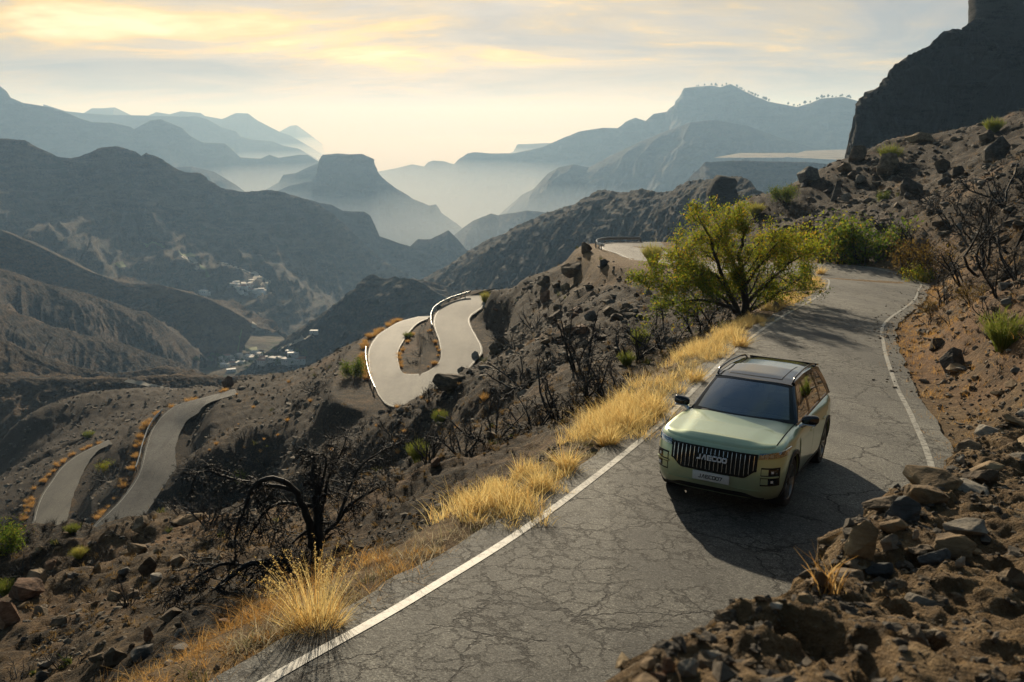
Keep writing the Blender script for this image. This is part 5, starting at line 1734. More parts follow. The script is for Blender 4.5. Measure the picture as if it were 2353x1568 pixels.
sz = np.clip(0.016 * np.exp(r_.normal(0, 0.6, n)), 0.007, 0.075)
k = P[:, 1] > 1.0
scatter_stones('gravel', P[k] + np.array([0, 0, 0.002]), sz[k], M_STONE, 9, ICO1)
n = 2600
fi, fj = r_.integers(4, EN - 4, n), (58 + r_.uniform(0, 1, n) ** 2.2 * 225).astype(int)
P = BV[fi, np.clip(fj, 0, len(tt) - 1)]
sz = np.clip(0.017 * np.exp(r_.normal(0, 0.65, n)), 0.007, 0.09)
k = P[:, 1] > 1.0
scatter_stones('gravel', P[k] + np.array([0, 0, 0.002]), sz[k], M_GOLD, 19, ICO1, 0.45)
for k in range(22):
    i = int(EN * (0.10 + 0.74 * (k + random.random() * 0.8) / 22))
    p = Vector(BV[i, 59 + random.randrange(2, 34)])
    w_m = random.uniform(0.040, 0.065) * min(p.y, 4.6)
    mt = (M_GOLD, M_PALE, M_ROCK)[k % 3]
    where = ['at the bottom tip of the rubble bank', 'above the white stone low on the bank', 'below the small pale flat stone', 'near the dry stalks', 'left of the golden block', 'around the dark blue grey slab', 'above the long golden rock', 'at the upper end of the rubble bank'][min(int(8 * k / 22), 7)]
    put_rock('stone', p, (w_m * 1.3, w_m, w_m * 0.55), mt, 'flat %s stone in the broken edge %s' % (('ochre', 'pale', 'brown')[k % 3], where), rot=(random.uniform(-0.2, 0.25), random.uniform(-0.2, 0.2), random.uniform(-0.6, 0.6)), group='stones in the edge of the rubble bank', hi=True, cat='stone', sink=0.30)
for sd, mt in ((71, M_STONE), (72, M_ROCK)):
    n = 420
    fi, fj = r_.integers(4, EN - 4, n), (58 + r_.uniform(0, 1, n) ** 1.4 * 230).astype(int)
    P = BV[fi, np.clip(fj, 0, len(tt) - 1)]
    sz = np.clip(0.05 * np.exp(r_.normal(0, 0.45, n)), 0.03, 0.15)
    k = P[:, 1] > 1.4
    scatter_stones('rubble', P[k], sz[k], mt, sd, ICO2, 0.5)
# crumbs of rock fallen on the right hand road edge
n = 900
s_i = r_.integers(110, 420, n)
off = np.abs(r_.normal(0, 0.55, n)) - 0.15
dR = (mRc - mLc) / np.linalg.norm(mRc - mLc, axis=1, keepdims=True)
P = mRc[s_i] + dR[s_i] * (0.55 - off)[:, None]
P[:, :2] += r_.normal(0, 0.12, (n, 2))
P[:, 2] = np.where(off > 0.1, mRc[s_i, 2] + 0.01, ground_many(P[:, 0], P[:, 1])[0] + 0.01)
scatter_stones('rock_crumbs', P, np.clip(0.05 * np.exp(r_.normal(0, 0.5, n)), 0.02, 0.2), M_STONE, 13, ICO1)

# leaning rock stack on the middle ridge
def stack(name, prof, d, depth, mat, label):
    L = [at(a, y, d) for a, b_, y in prof]
    Rr = [at(b_, y, d) for a, b_, y in prof]
    V, F, n = [], [], 20
    for k, (l, r) in enumerate(zip(L, Rr)):
        c, hw = (l + r) / 2, (r.x - l.x) / 2
        for i in range(n):
            a = 2 * math.pi * i / n
            e = 0.72
            ca, sa = math.cos(a), math.sin(a)
            x = c.x + hw * math.copysign(abs(ca) ** e, ca)
            y = d + depth * math.copysign(abs(sa) ** e, sa) * (0.6 + 0.4 * hw / max(q.x - w_.x for w_, q in zip(L, Rr)) * 2)
            jit = (vnoise(np.array([i * 0.9 + k * 3.1]), np.array([k * 1.3]), 5)[0] - 0.5) * hw * 0.10
            V.append((x + jit * ca, y + jit * sa, c.z))
    m_ = len(prof)
    F = [(k * n + i, k * n + (i + 1) % n, (k + 1) * n + (i + 1) % n, (k + 1) * n + i) for k in range(m_ - 1) for i in range(n)]
    F.append(tuple(range(n)))
    o = obj(name, V, F, mat, sharp=30)
    return tag(o, label, 'rock stack')


prof = [(1651, 1660, 404), (1644, 1686, 408), (1638, 1691, 416), (1633, 1691, 424), (1630, 1687, 430), (1628, 1690, 437), (1626, 1692, 446), (1625, 1696, 458), (1624, 1697, 470), (1622, 1698, 490), (1618, 1702, 520)]
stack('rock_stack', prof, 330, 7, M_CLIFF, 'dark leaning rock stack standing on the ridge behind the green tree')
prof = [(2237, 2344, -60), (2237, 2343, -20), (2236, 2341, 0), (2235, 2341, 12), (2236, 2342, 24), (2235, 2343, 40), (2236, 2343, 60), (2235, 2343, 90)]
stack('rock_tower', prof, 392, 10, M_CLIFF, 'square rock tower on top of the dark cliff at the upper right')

# ================================================================ VEGETATION
M_CHAR = simple('charred_wood', (0.012, 0.011, 0.010), 0.75, noise=0.4, nscale=6, bump=0.3)
M_BARK = simple('dark_bark', (0.035, 0.028, 0.020), 0.85, noise=0.3, nscale=8, bump=0.3)
M_GRASS = leafmat('straw', (0.72, 0.54, 0.20, 1), (0.84, 0.68, 0.32, 1), 0.58, (0.60, 0.36, 0.11, 1))
M_GRASS_O = leafmat('orange_straw', (0.52, 0.27, 0.07, 1), (0.62, 0.38, 0.13, 1), 0.5, (0.66, 0.46, 0.20, 1))
M_GRASS_P = leafmat('pale_straw', (0.46, 0.40, 0.27, 1), (0.60, 0.52, 0.36, 1), 0.45, (0.30, 0.27, 0.15, 1))
M_WEED = leafmat('green_weed', (0.06, 0.085, 0.025, 1), (0.12, 0.14, 0.04, 1), 0.4, (0.30, 0.24, 0.09, 1))
M_LEAF_Y = leafmat('yellow_green_leaf', (0.17, 0.24, 0.022, 1), (0.33, 0.34, 0.035, 1), 0.62, (0.44, 0.28, 0.03, 1))
M_LEAF_G = leafmat('green_leaf', (0.07, 0.13, 0.02, 1), (0.16, 0.22, 0.03, 1), 0.5, (0.26, 0.24, 0.04, 1))
M_LEAF_B = leafmat('brown_leaf', (0.15, 0.095, 0.028, 1), (0.23, 0.17, 0.045, 1), 0.45, (0.10, 0.055, 0.02, 1))
M_BROOM = leafmat('broom_green', (0.13, 0.18, 0.03, 1), (0.25, 0.28, 0.05, 1), 0.5, (0.32, 0.29, 0.08, 1))


class Plant:
    """branches collected limb by limb, leaves collected apart"""
    def __init__(self, seed):
        self.r = random.Random(seed)
        self.limbs = []
        self.tips = []

    def add_tube(self, limb, pts, r0, r1, sides):
        V, F = limb
        st = len(V)
        n = len(pts)
        a = None
        for i, p in enumerate(pts):
            t = (pts[min(i + 1, n - 1)] - pts[max(i - 1, 0)])
            t = t.normalized() if t.length > 1e-9 else Vector((0, 0, 1))
            a = t.orthogonal().normalized() if a is None else (a - t * a.dot(t))
            a = a.normalized() if a.length > 1e-6 else t.orthogonal().normalized()
            b = t.cross(a)
            rad = r0 + (r1 - r0) * i / (n - 1)
            for k in range(sides):
                an = 6.2832 * k / sides
                V.append(p + (a * math.cos(an) + b * math.sin(an)) * rad)
        for i in range(n - 1):
            for k in range(sides):
                F.append((st + i * sides + k, st + i * sides + (k + 1) % sides, st + (i + 1) * sides + (k + 1) % sides, st + (i + 1) * sides + k))

    def grow(self, limb, p, d, length, rad, level, cfg):
        r = self.r
        n = 5 if level < 2 else 4
        pts = [Vector(p)]
        d = Vector(d).normalized()
        for i in range(n):
            d = (d + Vector((r.gauss(0, 1), r.gauss(0, 1), r.gauss(0, 1))) * cfg['wig'] + Vector((0, 0, cfg['lift'][min(level, len(cfg['lift']) - 1)]))).normalized()
            pts.append(pts[-1] + d * length / n)
        self.add_tube(limb, pts, rad, rad * 0.45, 6 if level == 0 else 4 if level < 2 else 3)
        self.side_shoots(limb, pts, length, rad, level, cfg)

    def side_shoots(self, limb, pts, length, rad, level, cfg):
        r = self.r
        if level >= cfg['levels']:
            self.tips.append((pts[-1], pts[-2]))
            self.tips.append((pts[len(pts) // 2], pts[0]))
            return
        cnt = cfg['kids'][min(level, len(cfg['kids']) - 1)]
        for k in range(cnt):
            f = cfg['start'] + (1 - cfg['start']) * (k + r.random()) / cnt
            x = f * (len(pts) - 1)
            i = min(int(x), len(pts) - 2)
            p = pts[i].lerp(pts[i + 1], x - i)
            t = (pts[i + 1] - pts[i]).normalized()
            side = t.orthogonal().normalized()
            side.rotate(Matrix.Rotation(r.uniform(0, 6.283), 3, t))
            d = t * cfg['fwd'] + side * cfg['out']
            ln = length * cfg['ratio'] * r.uniform(0.55, 1.15) * (1 - 0.35 * f)
            self.grow(limb, p, d, ln, max(rad * (1 - 0.5 * f) * 0.55, cfg['rmin']), level + 1, cfg)

    def leaves(self, name, per, spread, size, mat, parent, keep=1.0, aspect=0.5):
        pts = [p for p in self.tips if self.r.random() < keep]
        if not pts:
            return None
        rg = np.random.default_rng(self.r.randrange(10 ** 6))
        A = np.array([p[0][:] for p in pts])
        n = len(A) * per
        C = np.repeat(A, per, 0) + rg.normal(0, spread, (n, 3))
        return leaf_cloud(name, C, size, mat, parent, rg, aspect)


def leaf_cloud(name, C, size, mat, parent, rg, aspect=0.5):
    n = len(C)
    u = rg.normal(size=(n, 3)); u /= np.linalg.norm(u, axis=1, keepdims=True)
    v = rg.normal(size=(n, 3)); v -= u * (u * v).sum(1, keepdims=True); v /= np.linalg.norm(v, axis=1, keepdims=True)
    s = size * np.exp(rg.normal(0, 0.3, n))[:, None]
    V = np.stack([C - u * s, C - v * s * aspect, C + u * s, C + v * s * aspect], 1)
    F = np.arange(n * 4).reshape(n, 4)
    return obj(name, V.reshape(-1, 3), F, mat, parent, smooth=False)


def blades(name, P, H, lean, mat, rg, width=0.007, parent=None, seg=3, curve=0.45):
    """grass blades or thin stems as tapering curved strips rooted at P"""
    n = len(P)
    az = rg.uniform(0, 6.283, n)
    dx, dy = np.cos(az), np.sin(az)
    if lean.ndim == 2:
        lx, ly = lean[:, 0], lean[:, 1]
    else:
        lx, ly = dx * lean, dy * lean
    t = np.linspace(0, 1, seg + 1)
    X = P[:, 0, None] + lx[:, None] * H[:, None] * (t[None] ** (1 + curve))
    Y = P[:, 1, None] + ly[:, None] * H[:, None] * (t[None] ** (1 + curve))
    sag = np.hypot(lx, ly)[:, None]
    Z = P[:, 2, None] + H[:, None] * (t[None] - 0.28 * sag * t[None] ** 2.5)
    wa = rg.uniform(0, 6.283, n)
    wx, wy = np.cos(wa)[:, None], np.sin(wa)[:, None]
    ww = (width * np.exp(rg.normal(0, 0.25, n)))[:, None] * (1 - 0.85 * t[None] ** 1.5) / 2
    A = np.stack([X - wx * ww, Y - wy * ww, Z], -1)
    B = np.stack([X + wx * ww, Y + wy * ww, Z], -1)
    V = np.stack([A, B], 2).reshape(n, -1, 3)
    m = 2 * (seg + 1)
    f = np.array([(2 * i, 2 * i + 1, 2 * i + 3, 2 * i + 2) for i in range(seg)])
    F = f[None] + (np.arange(n) * m)[:, None, None]
    return obj(name, V.reshape(-1, 3), F.reshape(-1, 4), mat, parent, smooth=False)


# ---- the big burnt tree beside the road
CFG_BURNT = dict(twig=2.9, wig=0.24, lift=(0.0, -0.07, -0.10, -0.05), levels=3, kids=(20, 8, 4), start=0.10, fwd=0.75, out=0.85, ratio=0.52, rmin=0.0078)
TREE_D = 15.4


def px_limb(pl, path, r0, r1, d0, d1, cfg, level=0, shoots=True, k_len=0.5):
    pts3 = [at(x, y, d0 + (d1 - d0) * i / (len(path) - 1)) for i, (x, y) in enumerate(path)]
    P = catmull([tuple(p) for p in pts3], len(path) * 3)
    pts = [Vector(p) + Vector((pl.r.gauss(0, 1), pl.r.gauss(0, 1), pl.r.gauss(0, 1))) * r0 * 0.12 for p in P]
    limb = ([], [])
    pl.add_tube(limb, pts, r0, r1, 9)
    L = sum((a - b).length for a, b in zip(pts[:-1], pts[1:]))
    if shoots:
        pl.side_shoots(limb, pts, k_len * cfg['twig'], r0 * 0.55, level, cfg)
    return limb


tree = empty('burnt_tree', at(728, 1282, TREE_D))
tag(tree, 'large black burnt tree with arching bare limbs beside the near road verge', 'tree')
LIMBS = [
    ('trunk', [(728, 1300), (727, 1273), (731, 1205), (727, 1149), (723, 1093), (719, 1050)], 0.120, 0.045, 15.4, 15.5, 0.34),
    ('trunk', [(722, 1260), (712, 1215), (699, 1172), (677, 1127), (650, 1106)], 0.085, 0.050, 15.4, 15.0, 0.0),
    ('branch', [(650, 1106), (614, 1100), (583, 1116), (566, 1157), (548, 1205), (538, 1240)], 0.050, 0.015, 15.0, 14.6, 0.55),
    ('branch', [(677, 1127), (640, 1118), (591, 1112), (531, 1100), (475, 1082), (450, 1095), (438, 1128)], 0.042, 0.012, 15.1, 14.8, 0.42),
    ('branch', [(722, 1164), (680, 1158), (644, 1157), (610, 1175), (584, 1213), (566, 1252)], 0.042, 0.013, 15.4, 14.7, 0.50),
    ('branch', [(716, 1322), (690, 1306), (662, 1295), (606, 1291), (561, 1303), (520, 1333), (486, 1366), (456, 1400), (415, 1425), (380, 1452)], 0.075, 0.020, 15.0, 13.6, 0.34),
    ('branch', [(704, 1318), (632, 1310), (584, 1336), (552, 1374), (533, 1423)], 0.045, 0.015, 14.9, 13.8, 0.50),
    ('branch', [(561, 1303), (516, 1295), (456, 1325), (415, 1359), (378, 1388)], 0.038, 0.012, 14.6, 14.0, 0.55),
    ('branch', [(733, 1240), (748, 1222), (775, 1198), (801, 1164), (839, 1138), (887, 1112)], 0.055, 0.014, 15.5, 16.4, 0.50),
    ('branch', [(732, 1190), (742, 1160), (756, 1093), (782, 1048), (797, 1005)], 0.042, 0.010, 15.5, 15.8, 0.46),
    ('branch', [(728, 1170), (738, 1120), (749, 1068), (742, 1042), (700, 1052)], 0.038, 0.010, 15.5, 15.2, 0.50),
    ('branch', [(775, 1198), (800, 1130), (826, 1074), (869, 1042), (921, 1016)], 0.036, 0.010, 15.8, 16.8, 0.46),
    ('branch', [(714, 1215), (680, 1240), (665, 1262), (672, 1290)], 0.030, 0.012, 15.3, 14.9, 0.8),
]
pl = Plant(11)
for nm, path, r0, r1, d0, d1, kl in LIMBS:
    V, F = px_limb(pl, path, r0, r1, d0, d1, CFG_BURNT, shoots=kl > 0, k_len=kl)
    o = obj(nm, [v - tree.location for v in V], F, M_CHAR, tree)

# ---- generic plants, built once at the origin then copied
def burnt_bush(seed, h, spread, stems, levels=3, mat=None, kids=(6, 4, 3), lift=(0.10, 0.02, 0.0)):
    pl = Plant(seed)
    root = empty('burnt_bush')
    cfg = dict(wig=0.20, lift=lift, levels=levels, kids=kids, start=0.18, fwd=0.85, out=0.75, ratio=0.50, rmin=0.006)
    allv = ([], [])
    for k in range(stems):
        a = 6.283 * (k + pl.r.random() * 0.7) / stems
        d = Vector((math.cos(a) * spread, math.sin(a) * spread, 1.0))
        pl.grow(allv, Vector((math.cos(a) * 0.05, math.sin(a) * 0.05, -0.1)), d, h * pl.r.uniform(0.7, 1.0), 0.045 * h / 2 * pl.r.uniform(0.7, 1.1), 0, cfg)
    obj('branches', allv[0], allv[1], mat or M_CHAR, root)
    return root, pl


def leafy_bush(seed, h, spread, stems, mat, per=5, size=0.05, keep=1.0, sp=0.12, levels=2, kids=(7, 4)):
    pl = Plant(seed)
    root = empty('bush')
    cfg = dict(wig=0.16, lift=(0.06, 0.05, 0.03), levels=levels, kids=kids, start=0.2, fwd=0.85, out=0.7, ratio=0.52, rmin=0.007)
    allv = ([], [])
    for k in range(stems):
        a = 6.283 * (k + pl.r.random() * 0.7) / stems
        d = Vector((math.cos(a) * spread, math.sin(a) * spread, 1.0))
        pl.grow(allv, Vector((math.cos(a) * 0.06, math.sin(a) * 0.06, -0.1)), d, h * pl.r.uniform(0.6, 0.85), 0.04 * h / 2, 0, cfg)
    obj('branches', allv[0], allv[1], M_BARK, root)
    pl.leaves('foliage', per, sp * h, size, mat, root, keep)
    return root


def broom_bush(seed, h, spread, count, mat):
    rg = np.random.default_rng(seed)
    root = empty('broom_bush')
    n = count
    a, q = rg.uniform(0, 6.283, n), np.sqrt(rg.uniform(0, 1, n))
    P = np.stack([np.cos(a) * q * 0.16 * h, np.sin(a) * q * 0.16 * h, np.full(n, -0.05)], -1)
    H = h * rg.uniform(0.55, 1.0, n) * (1 - 0.25 * q)
    ln = np.stack([np.cos(a) * q * spread, np.sin(a) * q * spread], -1) + rg.normal(0, 0.12, (n, 2))
    blades('stems', P, H, ln, mat, rg, 0.016 * h, root, 4, 0.2)
    # short side sprigs give the crown its feathery edge
    m = n * 3
    k = rg.integers(0, n, m)
    t = rg.uniform(0.35, 0.95, m)
    Q = np.stack([P[k, 0] + ln[k, 0] * H[k] * t ** 1.2, P[k, 1] + ln[k, 1] * H[k] * t ** 1.2, P[k, 2] + H[k] * (t - 0.28 * np.hypot(ln[k, 0], ln[k, 1]) * t ** 2.5)], -1)
    blades('sprigs', Q, h * rg.uniform(0.08, 0.22, m), ln[k] * 0.8 + rg.normal(0, 0.5, (m, 2)), mat, rg, 0.012 * h, root, 2, 0.2)
    return root


def place(root, px, py, hpx, label, cat, group=None, d=None, wfac=1.0, base_h=1.0, first=[None], name=None):
    """put a copy of a unit plant where its foot stands in the photograph, scaled to the height it has there"""
    p = at(px, py, d) if d else hit(px, py)
    if p is None:
        return None
    h = hpx / FPX * p.y
    c = copy_tree(root)
    s = h / base_h
    c.location = (p.x, p.y, ground(p.x, p.y) - 0.03)
    c.scale = (s * wfac, s * wfac, s)
    c.rotation_euler = (0, 0, random.uniform(0, 6.283))
    if name:
        c.name = name
    tag(c, label, cat, group)
    return c


BURNT = [burnt_bush(s, 1.0, sp, st)[0] for s, sp, st in ((1, 0.9, 6), (2, 0.55, 7), (3, 1.2, 7), (4, 0.35, 8))]
THORN = [burnt_bush(s, 1.0, 0.8, 5, 3, M_BARK)[0] for s in (15, 16)]
LEAFY_Y = [leafy_bush(s, 1.0, 0.7, 6, M_LEAF_Y, 7, 0.026) for s in (21, 22)]
LEAFY_G = [leafy_bush(s, 1.0, 0.75, 7, M_LEAF_G, 9, 0.028) for s in (31, 32)]
LEAFY_B = [leafy_bush(s, 1.0, 0.7, 6, M_LEAF_B, 5, 0.024) for s in (41, 42)]
BROOM = [broom_bush(s, 1.0, 0.55, 420, M_BROOM) for s in (51, 52)]
BROOM_Y = [broom_bush(53, 1.0, 0.6, 420, leafmat('broom_yellow', (0.30, 0.32, 0.06, 1), (0.42, 0.40, 0.10, 1), 0.55, (0.45, 0.32, 0.08, 1)))]
PROTOS = BURNT + THORN + LEAFY_Y + LEAFY_G + LEAFY_B + BROOM + BROOM_Y

BP = [
    # burnt bushes: proto, x, y, height px, width factor, label
    (BURNT[0], 1290, 965, 190, 0.85, 'tall black burnt bush on the shoulder left of the car'),
    (BURNT[2], 1225, 985, 120, 1.0, 'low wide burnt bush left of the tall burnt bush'),
    (BURNT[1], 1360, 930, 150, 0.8, 'burnt bush with upright stems right of the tall burnt bush'),
    (BURNT[2], 1130, 1010, 130, 1.1, 'tangled burnt bush behind the ochre shoulder'),
    (BURNT[0], 1060, 1040, 110, 1.1, 'burnt bush with pale twig ends above the verge'),
    (BURNT[3], 985, 1060, 120, 0.9, 'narrow burnt bush right of the big burnt tree'),
    (BURNT[2], 1210, 890, 110, 1.2, 'burnt thicket halfway down the slope'),
    (BURNT[1], 1330, 850, 170, 0.8, 'burnt sapling below the green tree'),
    (BURNT[0], 1450, 830, 130, 1.0, 'dark burnt bush at the foot of the green tree'),
    (BURNT[2], 1530, 800, 120, 1.1, 'spreading burnt bush left of the green tree trunk'),
    (BURNT[0], 1600, 770, 110, 1.0, 'burnt bush in the shade of the green tree'),
    (BURNT[0], 480, 1205, 110, 0.9, 'burnt tree standing behind the long ochre slab'),
    (BURNT[2], 430, 1195, 80, 1.0, 'low burnt bush at the edge of the lower road'),
    (BURNT[3], 293, 1396, 100, 0.62, 'basket shaped black burnt bush on the near knoll'),
    (BURNT[3], 235, 1282, 52, 0.7, 'small upright burnt bush left of the ochre boulder'),
    (BURNT[1], 178, 1372, 50, 0.7, 'thin burnt stem left of the basket shaped bush'),
    (BURNT[0], 60, 1318, 70, 1.0, 'burnt bush between the rust brown boulders'),
    (BURNT[2], 150, 1536, 90, 0.9, 'dark burnt scrub at the lower left edge'),
    (BURNT[0], 40, 1566, 70, 1.2, 'burnt scrub in the bottom left corner'),
    (BURNT[1], 985, 925, 60, 0.6, 'burnt stump with bare twigs at the near end of the hairpin'),
    (BURNT[1], 870, 1190, 55, 0.7, 'small burnt twig bush right of the big burnt tree'),
    (BURNT[0], 760, 1010, 60, 0.9, 'burnt shrub on the slope above the big tree'),
    (BURNT[1], 680, 940, 36, 0.6, 'lone burnt stem on the slope below the hairpin'),
    (BURNT[3], 612, 1070, 44, 0.8, 'burnt shrub on the dark slope right of the lower road'),
    (BURNT[0], 450, 1080, 60, 1.0, 'dark bush at the right edge of the lower road'),
    (BURNT[2], 250, 1100, 50, 1.2, 'burnt scrub between the two lower roads'),
    # dark thorny shrubs on the right slope
    (THORN[0], 2262, 620, 200, 0.95, 'bare dark tree with a leaning trunk on the right slope'),
    (THORN[1], 2330, 560, 170, 1.0, 'bare thorny tree at the right edge above the cut bank'),
    (THORN[1], 2190, 520, 110, 1.1, 'grey leafless shrub high on the right slope'),
    (THORN[0], 2170, 700, 90, 0.9, 'dry bare bush beside the road on the dirt bank'),
    (THORN[1], 2185, 745, 60, 0.9, 'low dry bush on the dirt bank right of the road'),
    (THORN[0], 2300, 680, 110, 1.0, 'bare scrub above the grey green broom'),
    (THORN[0], 1850, 660, 60, 1.0, 'bare bush behind the verge grass at the bend'),
    (THORN[0], 2240, 560, 130, 1.0, 'dark leafless tree left of the bare leaning tree'),
    (BURNT[2], 2110, 575, 90, 1.1, 'low dark thicket above the dark green bush'),
    (BURNT[0], 2318, 470, 130, 1.0, 'tall bare shrub near the right edge below the large grey boulder'),
    (BURNT[2], 2215, 650, 110, 1.1, 'tangled dead brush under the dark leafless tree'),
    (BURNT[0], 2040, 530, 70, 1.2, 'dark scrub among the boulders above the bend'),
    (BURNT[2], 2150, 470, 60, 1.2, 'dead brush beside the broad dark boulder'),
    (BURNT[0], 2345, 640, 130, 1.0, 'dead bush cut by the right edge above the broom'),
    (BURNT[2], 2280, 730, 70, 1.1, 'dry twigs hanging over the cut bank'),
    (BURNT[0], 1640, 755, 100, 1.2, 'dark undergrowth bush just left of the green tree trunk'),
    (BURNT[2], 1400, 900, 120, 1.1, 'dense burnt bush between the sapling and the verge'),
    (THORN[0], 2135, 745, 46, 1.1, 'small dry shrub at the edge of the dirt beside the road'),
    (BURNT[2], 1180, 800, 60, 1.2, 'dark scrub on the ledge right of the hairpin'),
    (BURNT[0], 1230, 760, 70, 1.0, 'burnt shrub in the middle of the hillside above the hairpin'),
    (BURNT[2], 820, 1010, 56, 1.2, 'burnt thicket under the hairpin'),
    (BURNT[0], 900, 1000, 60, 1.1, 'dark bush on the slope right under the hairpin bottom'),
    (BURNT[2], 560, 1010, 40, 1.3, 'low dark scrub right of the lower road bend'),
    (BURNT[2], 720, 900, 34, 1.4, 'low dark scrub on the ridge left of the hairpin'),
    (BURNT[2], 968, 805, 24, 1.3, 'dark scrub in the middle of the hairpin island'),
    (BURNT[0], 948, 838, 22, 1.3, 'dark scrub at the rounded end of the hairpin island'),
    (BURNT[2], 985, 780, 26, 1.2, 'dark scrub at the narrow end of the hairpin island'),
    (THORN[1], 1560, 640, 110, 1.0, 'bare dark bush left behind the green tree'),
]
for pr, px, py, hpx, wf, lab in BP:
    place(pr, px, py, hpx, lab, 'burnt bush' if pr in BURNT else 'bare bush', wfac=wf, name='burnt_bush' if pr in BURNT else 'bare_bush')
LP = [
    (LEAFY_Y[0], 1920, 605, 125, 0.85, 'bush', 'yellow green bush left of the dark bush at the bend'),
    (LEAFY_G[0], 1990, 608, 135, 0.95, 'bush', 'dark green bush over the big boulder at the bend'),
    (LEAFY_B[0], 2085, 640, 130, 0.65, 'bush', 'yellow brown bush right of the dark green bush'),
    (LEAFY_B[1], 2150, 640, 100, 0.9, 'bush', 'brown leaved bush beside the road above the dirt bank'),
    (LEAFY_Y[1], 2110, 650, 60, 0.8, 'bush', 'low olive bush under the yellow brown bush'),
    (LEAFY_G[1], 1800, 462, 44, 1.05, 'bush', 'round green bush on the skyline of the boulder slope'),
    (BROOM[0], 2044, 372, 54, 1.0, 'broom', 'green broom bush below the dark cliff'),
    (BROOM[1], 2282, 306, 46, 1.0, 'broom', 'green broom bush on the slope crest at the right'),
    (LEAFY_G[0], 2030, 462, 30, 0.6, 'bush', 'small bright green sprig in the middle of the boulder slope'),
    (BROOM[0], 2310, 800, 120, 1.05, 'broom', 'large grey green broom on the cut bank right of the road'),
    (BROOM_Y[0], 1500, 606, 66, 0.85, 'broom', 'bright yellow green broom beside the far road'),
    (BROOM_Y[0], 1735, 495, 40, 1.1, 'broom', 'yellow broom on the ridge right of the rock stack'),
    (LEAFY_G[1], 1545, 556, 60, 0.9, 'bush', 'dark green bush behind the far guardrail'),
    (LEAFY_G[0], 1240, 628, 44, 0.8, 'bush', 'small dark tree on the crest of the burnt hillside'),
    (BROOM[1], 1165, 652, 24, 1.1, 'broom', 'low green broom on the crest left of the small dark tree'),
    (BROOM_Y[0], 1116, 698, 40, 0.7, 'broom', 'yellow green shrub at the inner edge of the hairpin road'),
    (LEAFY_G[1], 813, 866, 56, 0.85, 'bush', 'round bright green bush left of the hairpin guardrail'),
    (BROOM[0], 938, 778, 22, 1.2, 'broom', 'dark shrub on the island inside the hairpin'),
    (LEAFY_G[0], 20, 1262, 84, 1.1, 'bush', 'green leaved tree at the left edge above the knoll'),
    (BROOM_Y[0], 182, 1278, 36, 1.2, 'broom', 'round yellow bush on the knoll'),
    (BROOM[1], 15, 1366, 56, 1.0, 'broom', 'green weed clump at the left edge'),
    (BROOM[1], 168, 1224, 30, 1.4, 'broom', 'green scrub beside the bottom road'),
    (LEAFY_Y[1], 242, 1080, 28, 1.1, 'bush', 'small yellow bush between the two lower roads'),
    (BROOM[0], 960, 1060, 70, 0.8, 'broom', 'green shoots growing through the burnt bushes'),
    (BROOM[1], 1010, 975, 46, 0.9, 'broom', 'light green shoots beside a boulder on the slope'),
    (BROOM[0], 1470, 800, 60, 0.8, 'broom', 'fresh green shoots left of the green tree'),
    (BROOM[1], 1440, 840, 50, 0.9, 'broom', 'green shoots in front of the dark burnt bush'),
    (LEAFY_B[0], 2140, 720, 46, 1.0, 'bush', 'small brown leaved shrub on the dirt bank'),
    (LEAFY_B[1], 2235, 700, 60, 1.1, 'bush', 'dry golden shrub on the cut bank above the grey rock'),
    (LEAFY_B[0], 1880, 590, 60, 0.9, 'bush', 'ochre bush at the left end of the bushes by the bend'),
    (BROOM[0], 205, 1010, 24, 1.2, 'broom', 'green scrub above the bottom road'),
    (BROOM[0], 550, 1110, 40, 1.0, 'broom', 'olive scrub on the slope behind the big burnt tree'),
]
for pr, px, py, hpx, wf, cat, lab in LP:
    place(pr, px, py, hpx, lab, cat, wfac=wf, name='broom_bush' if cat == 'broom' else 'bush')

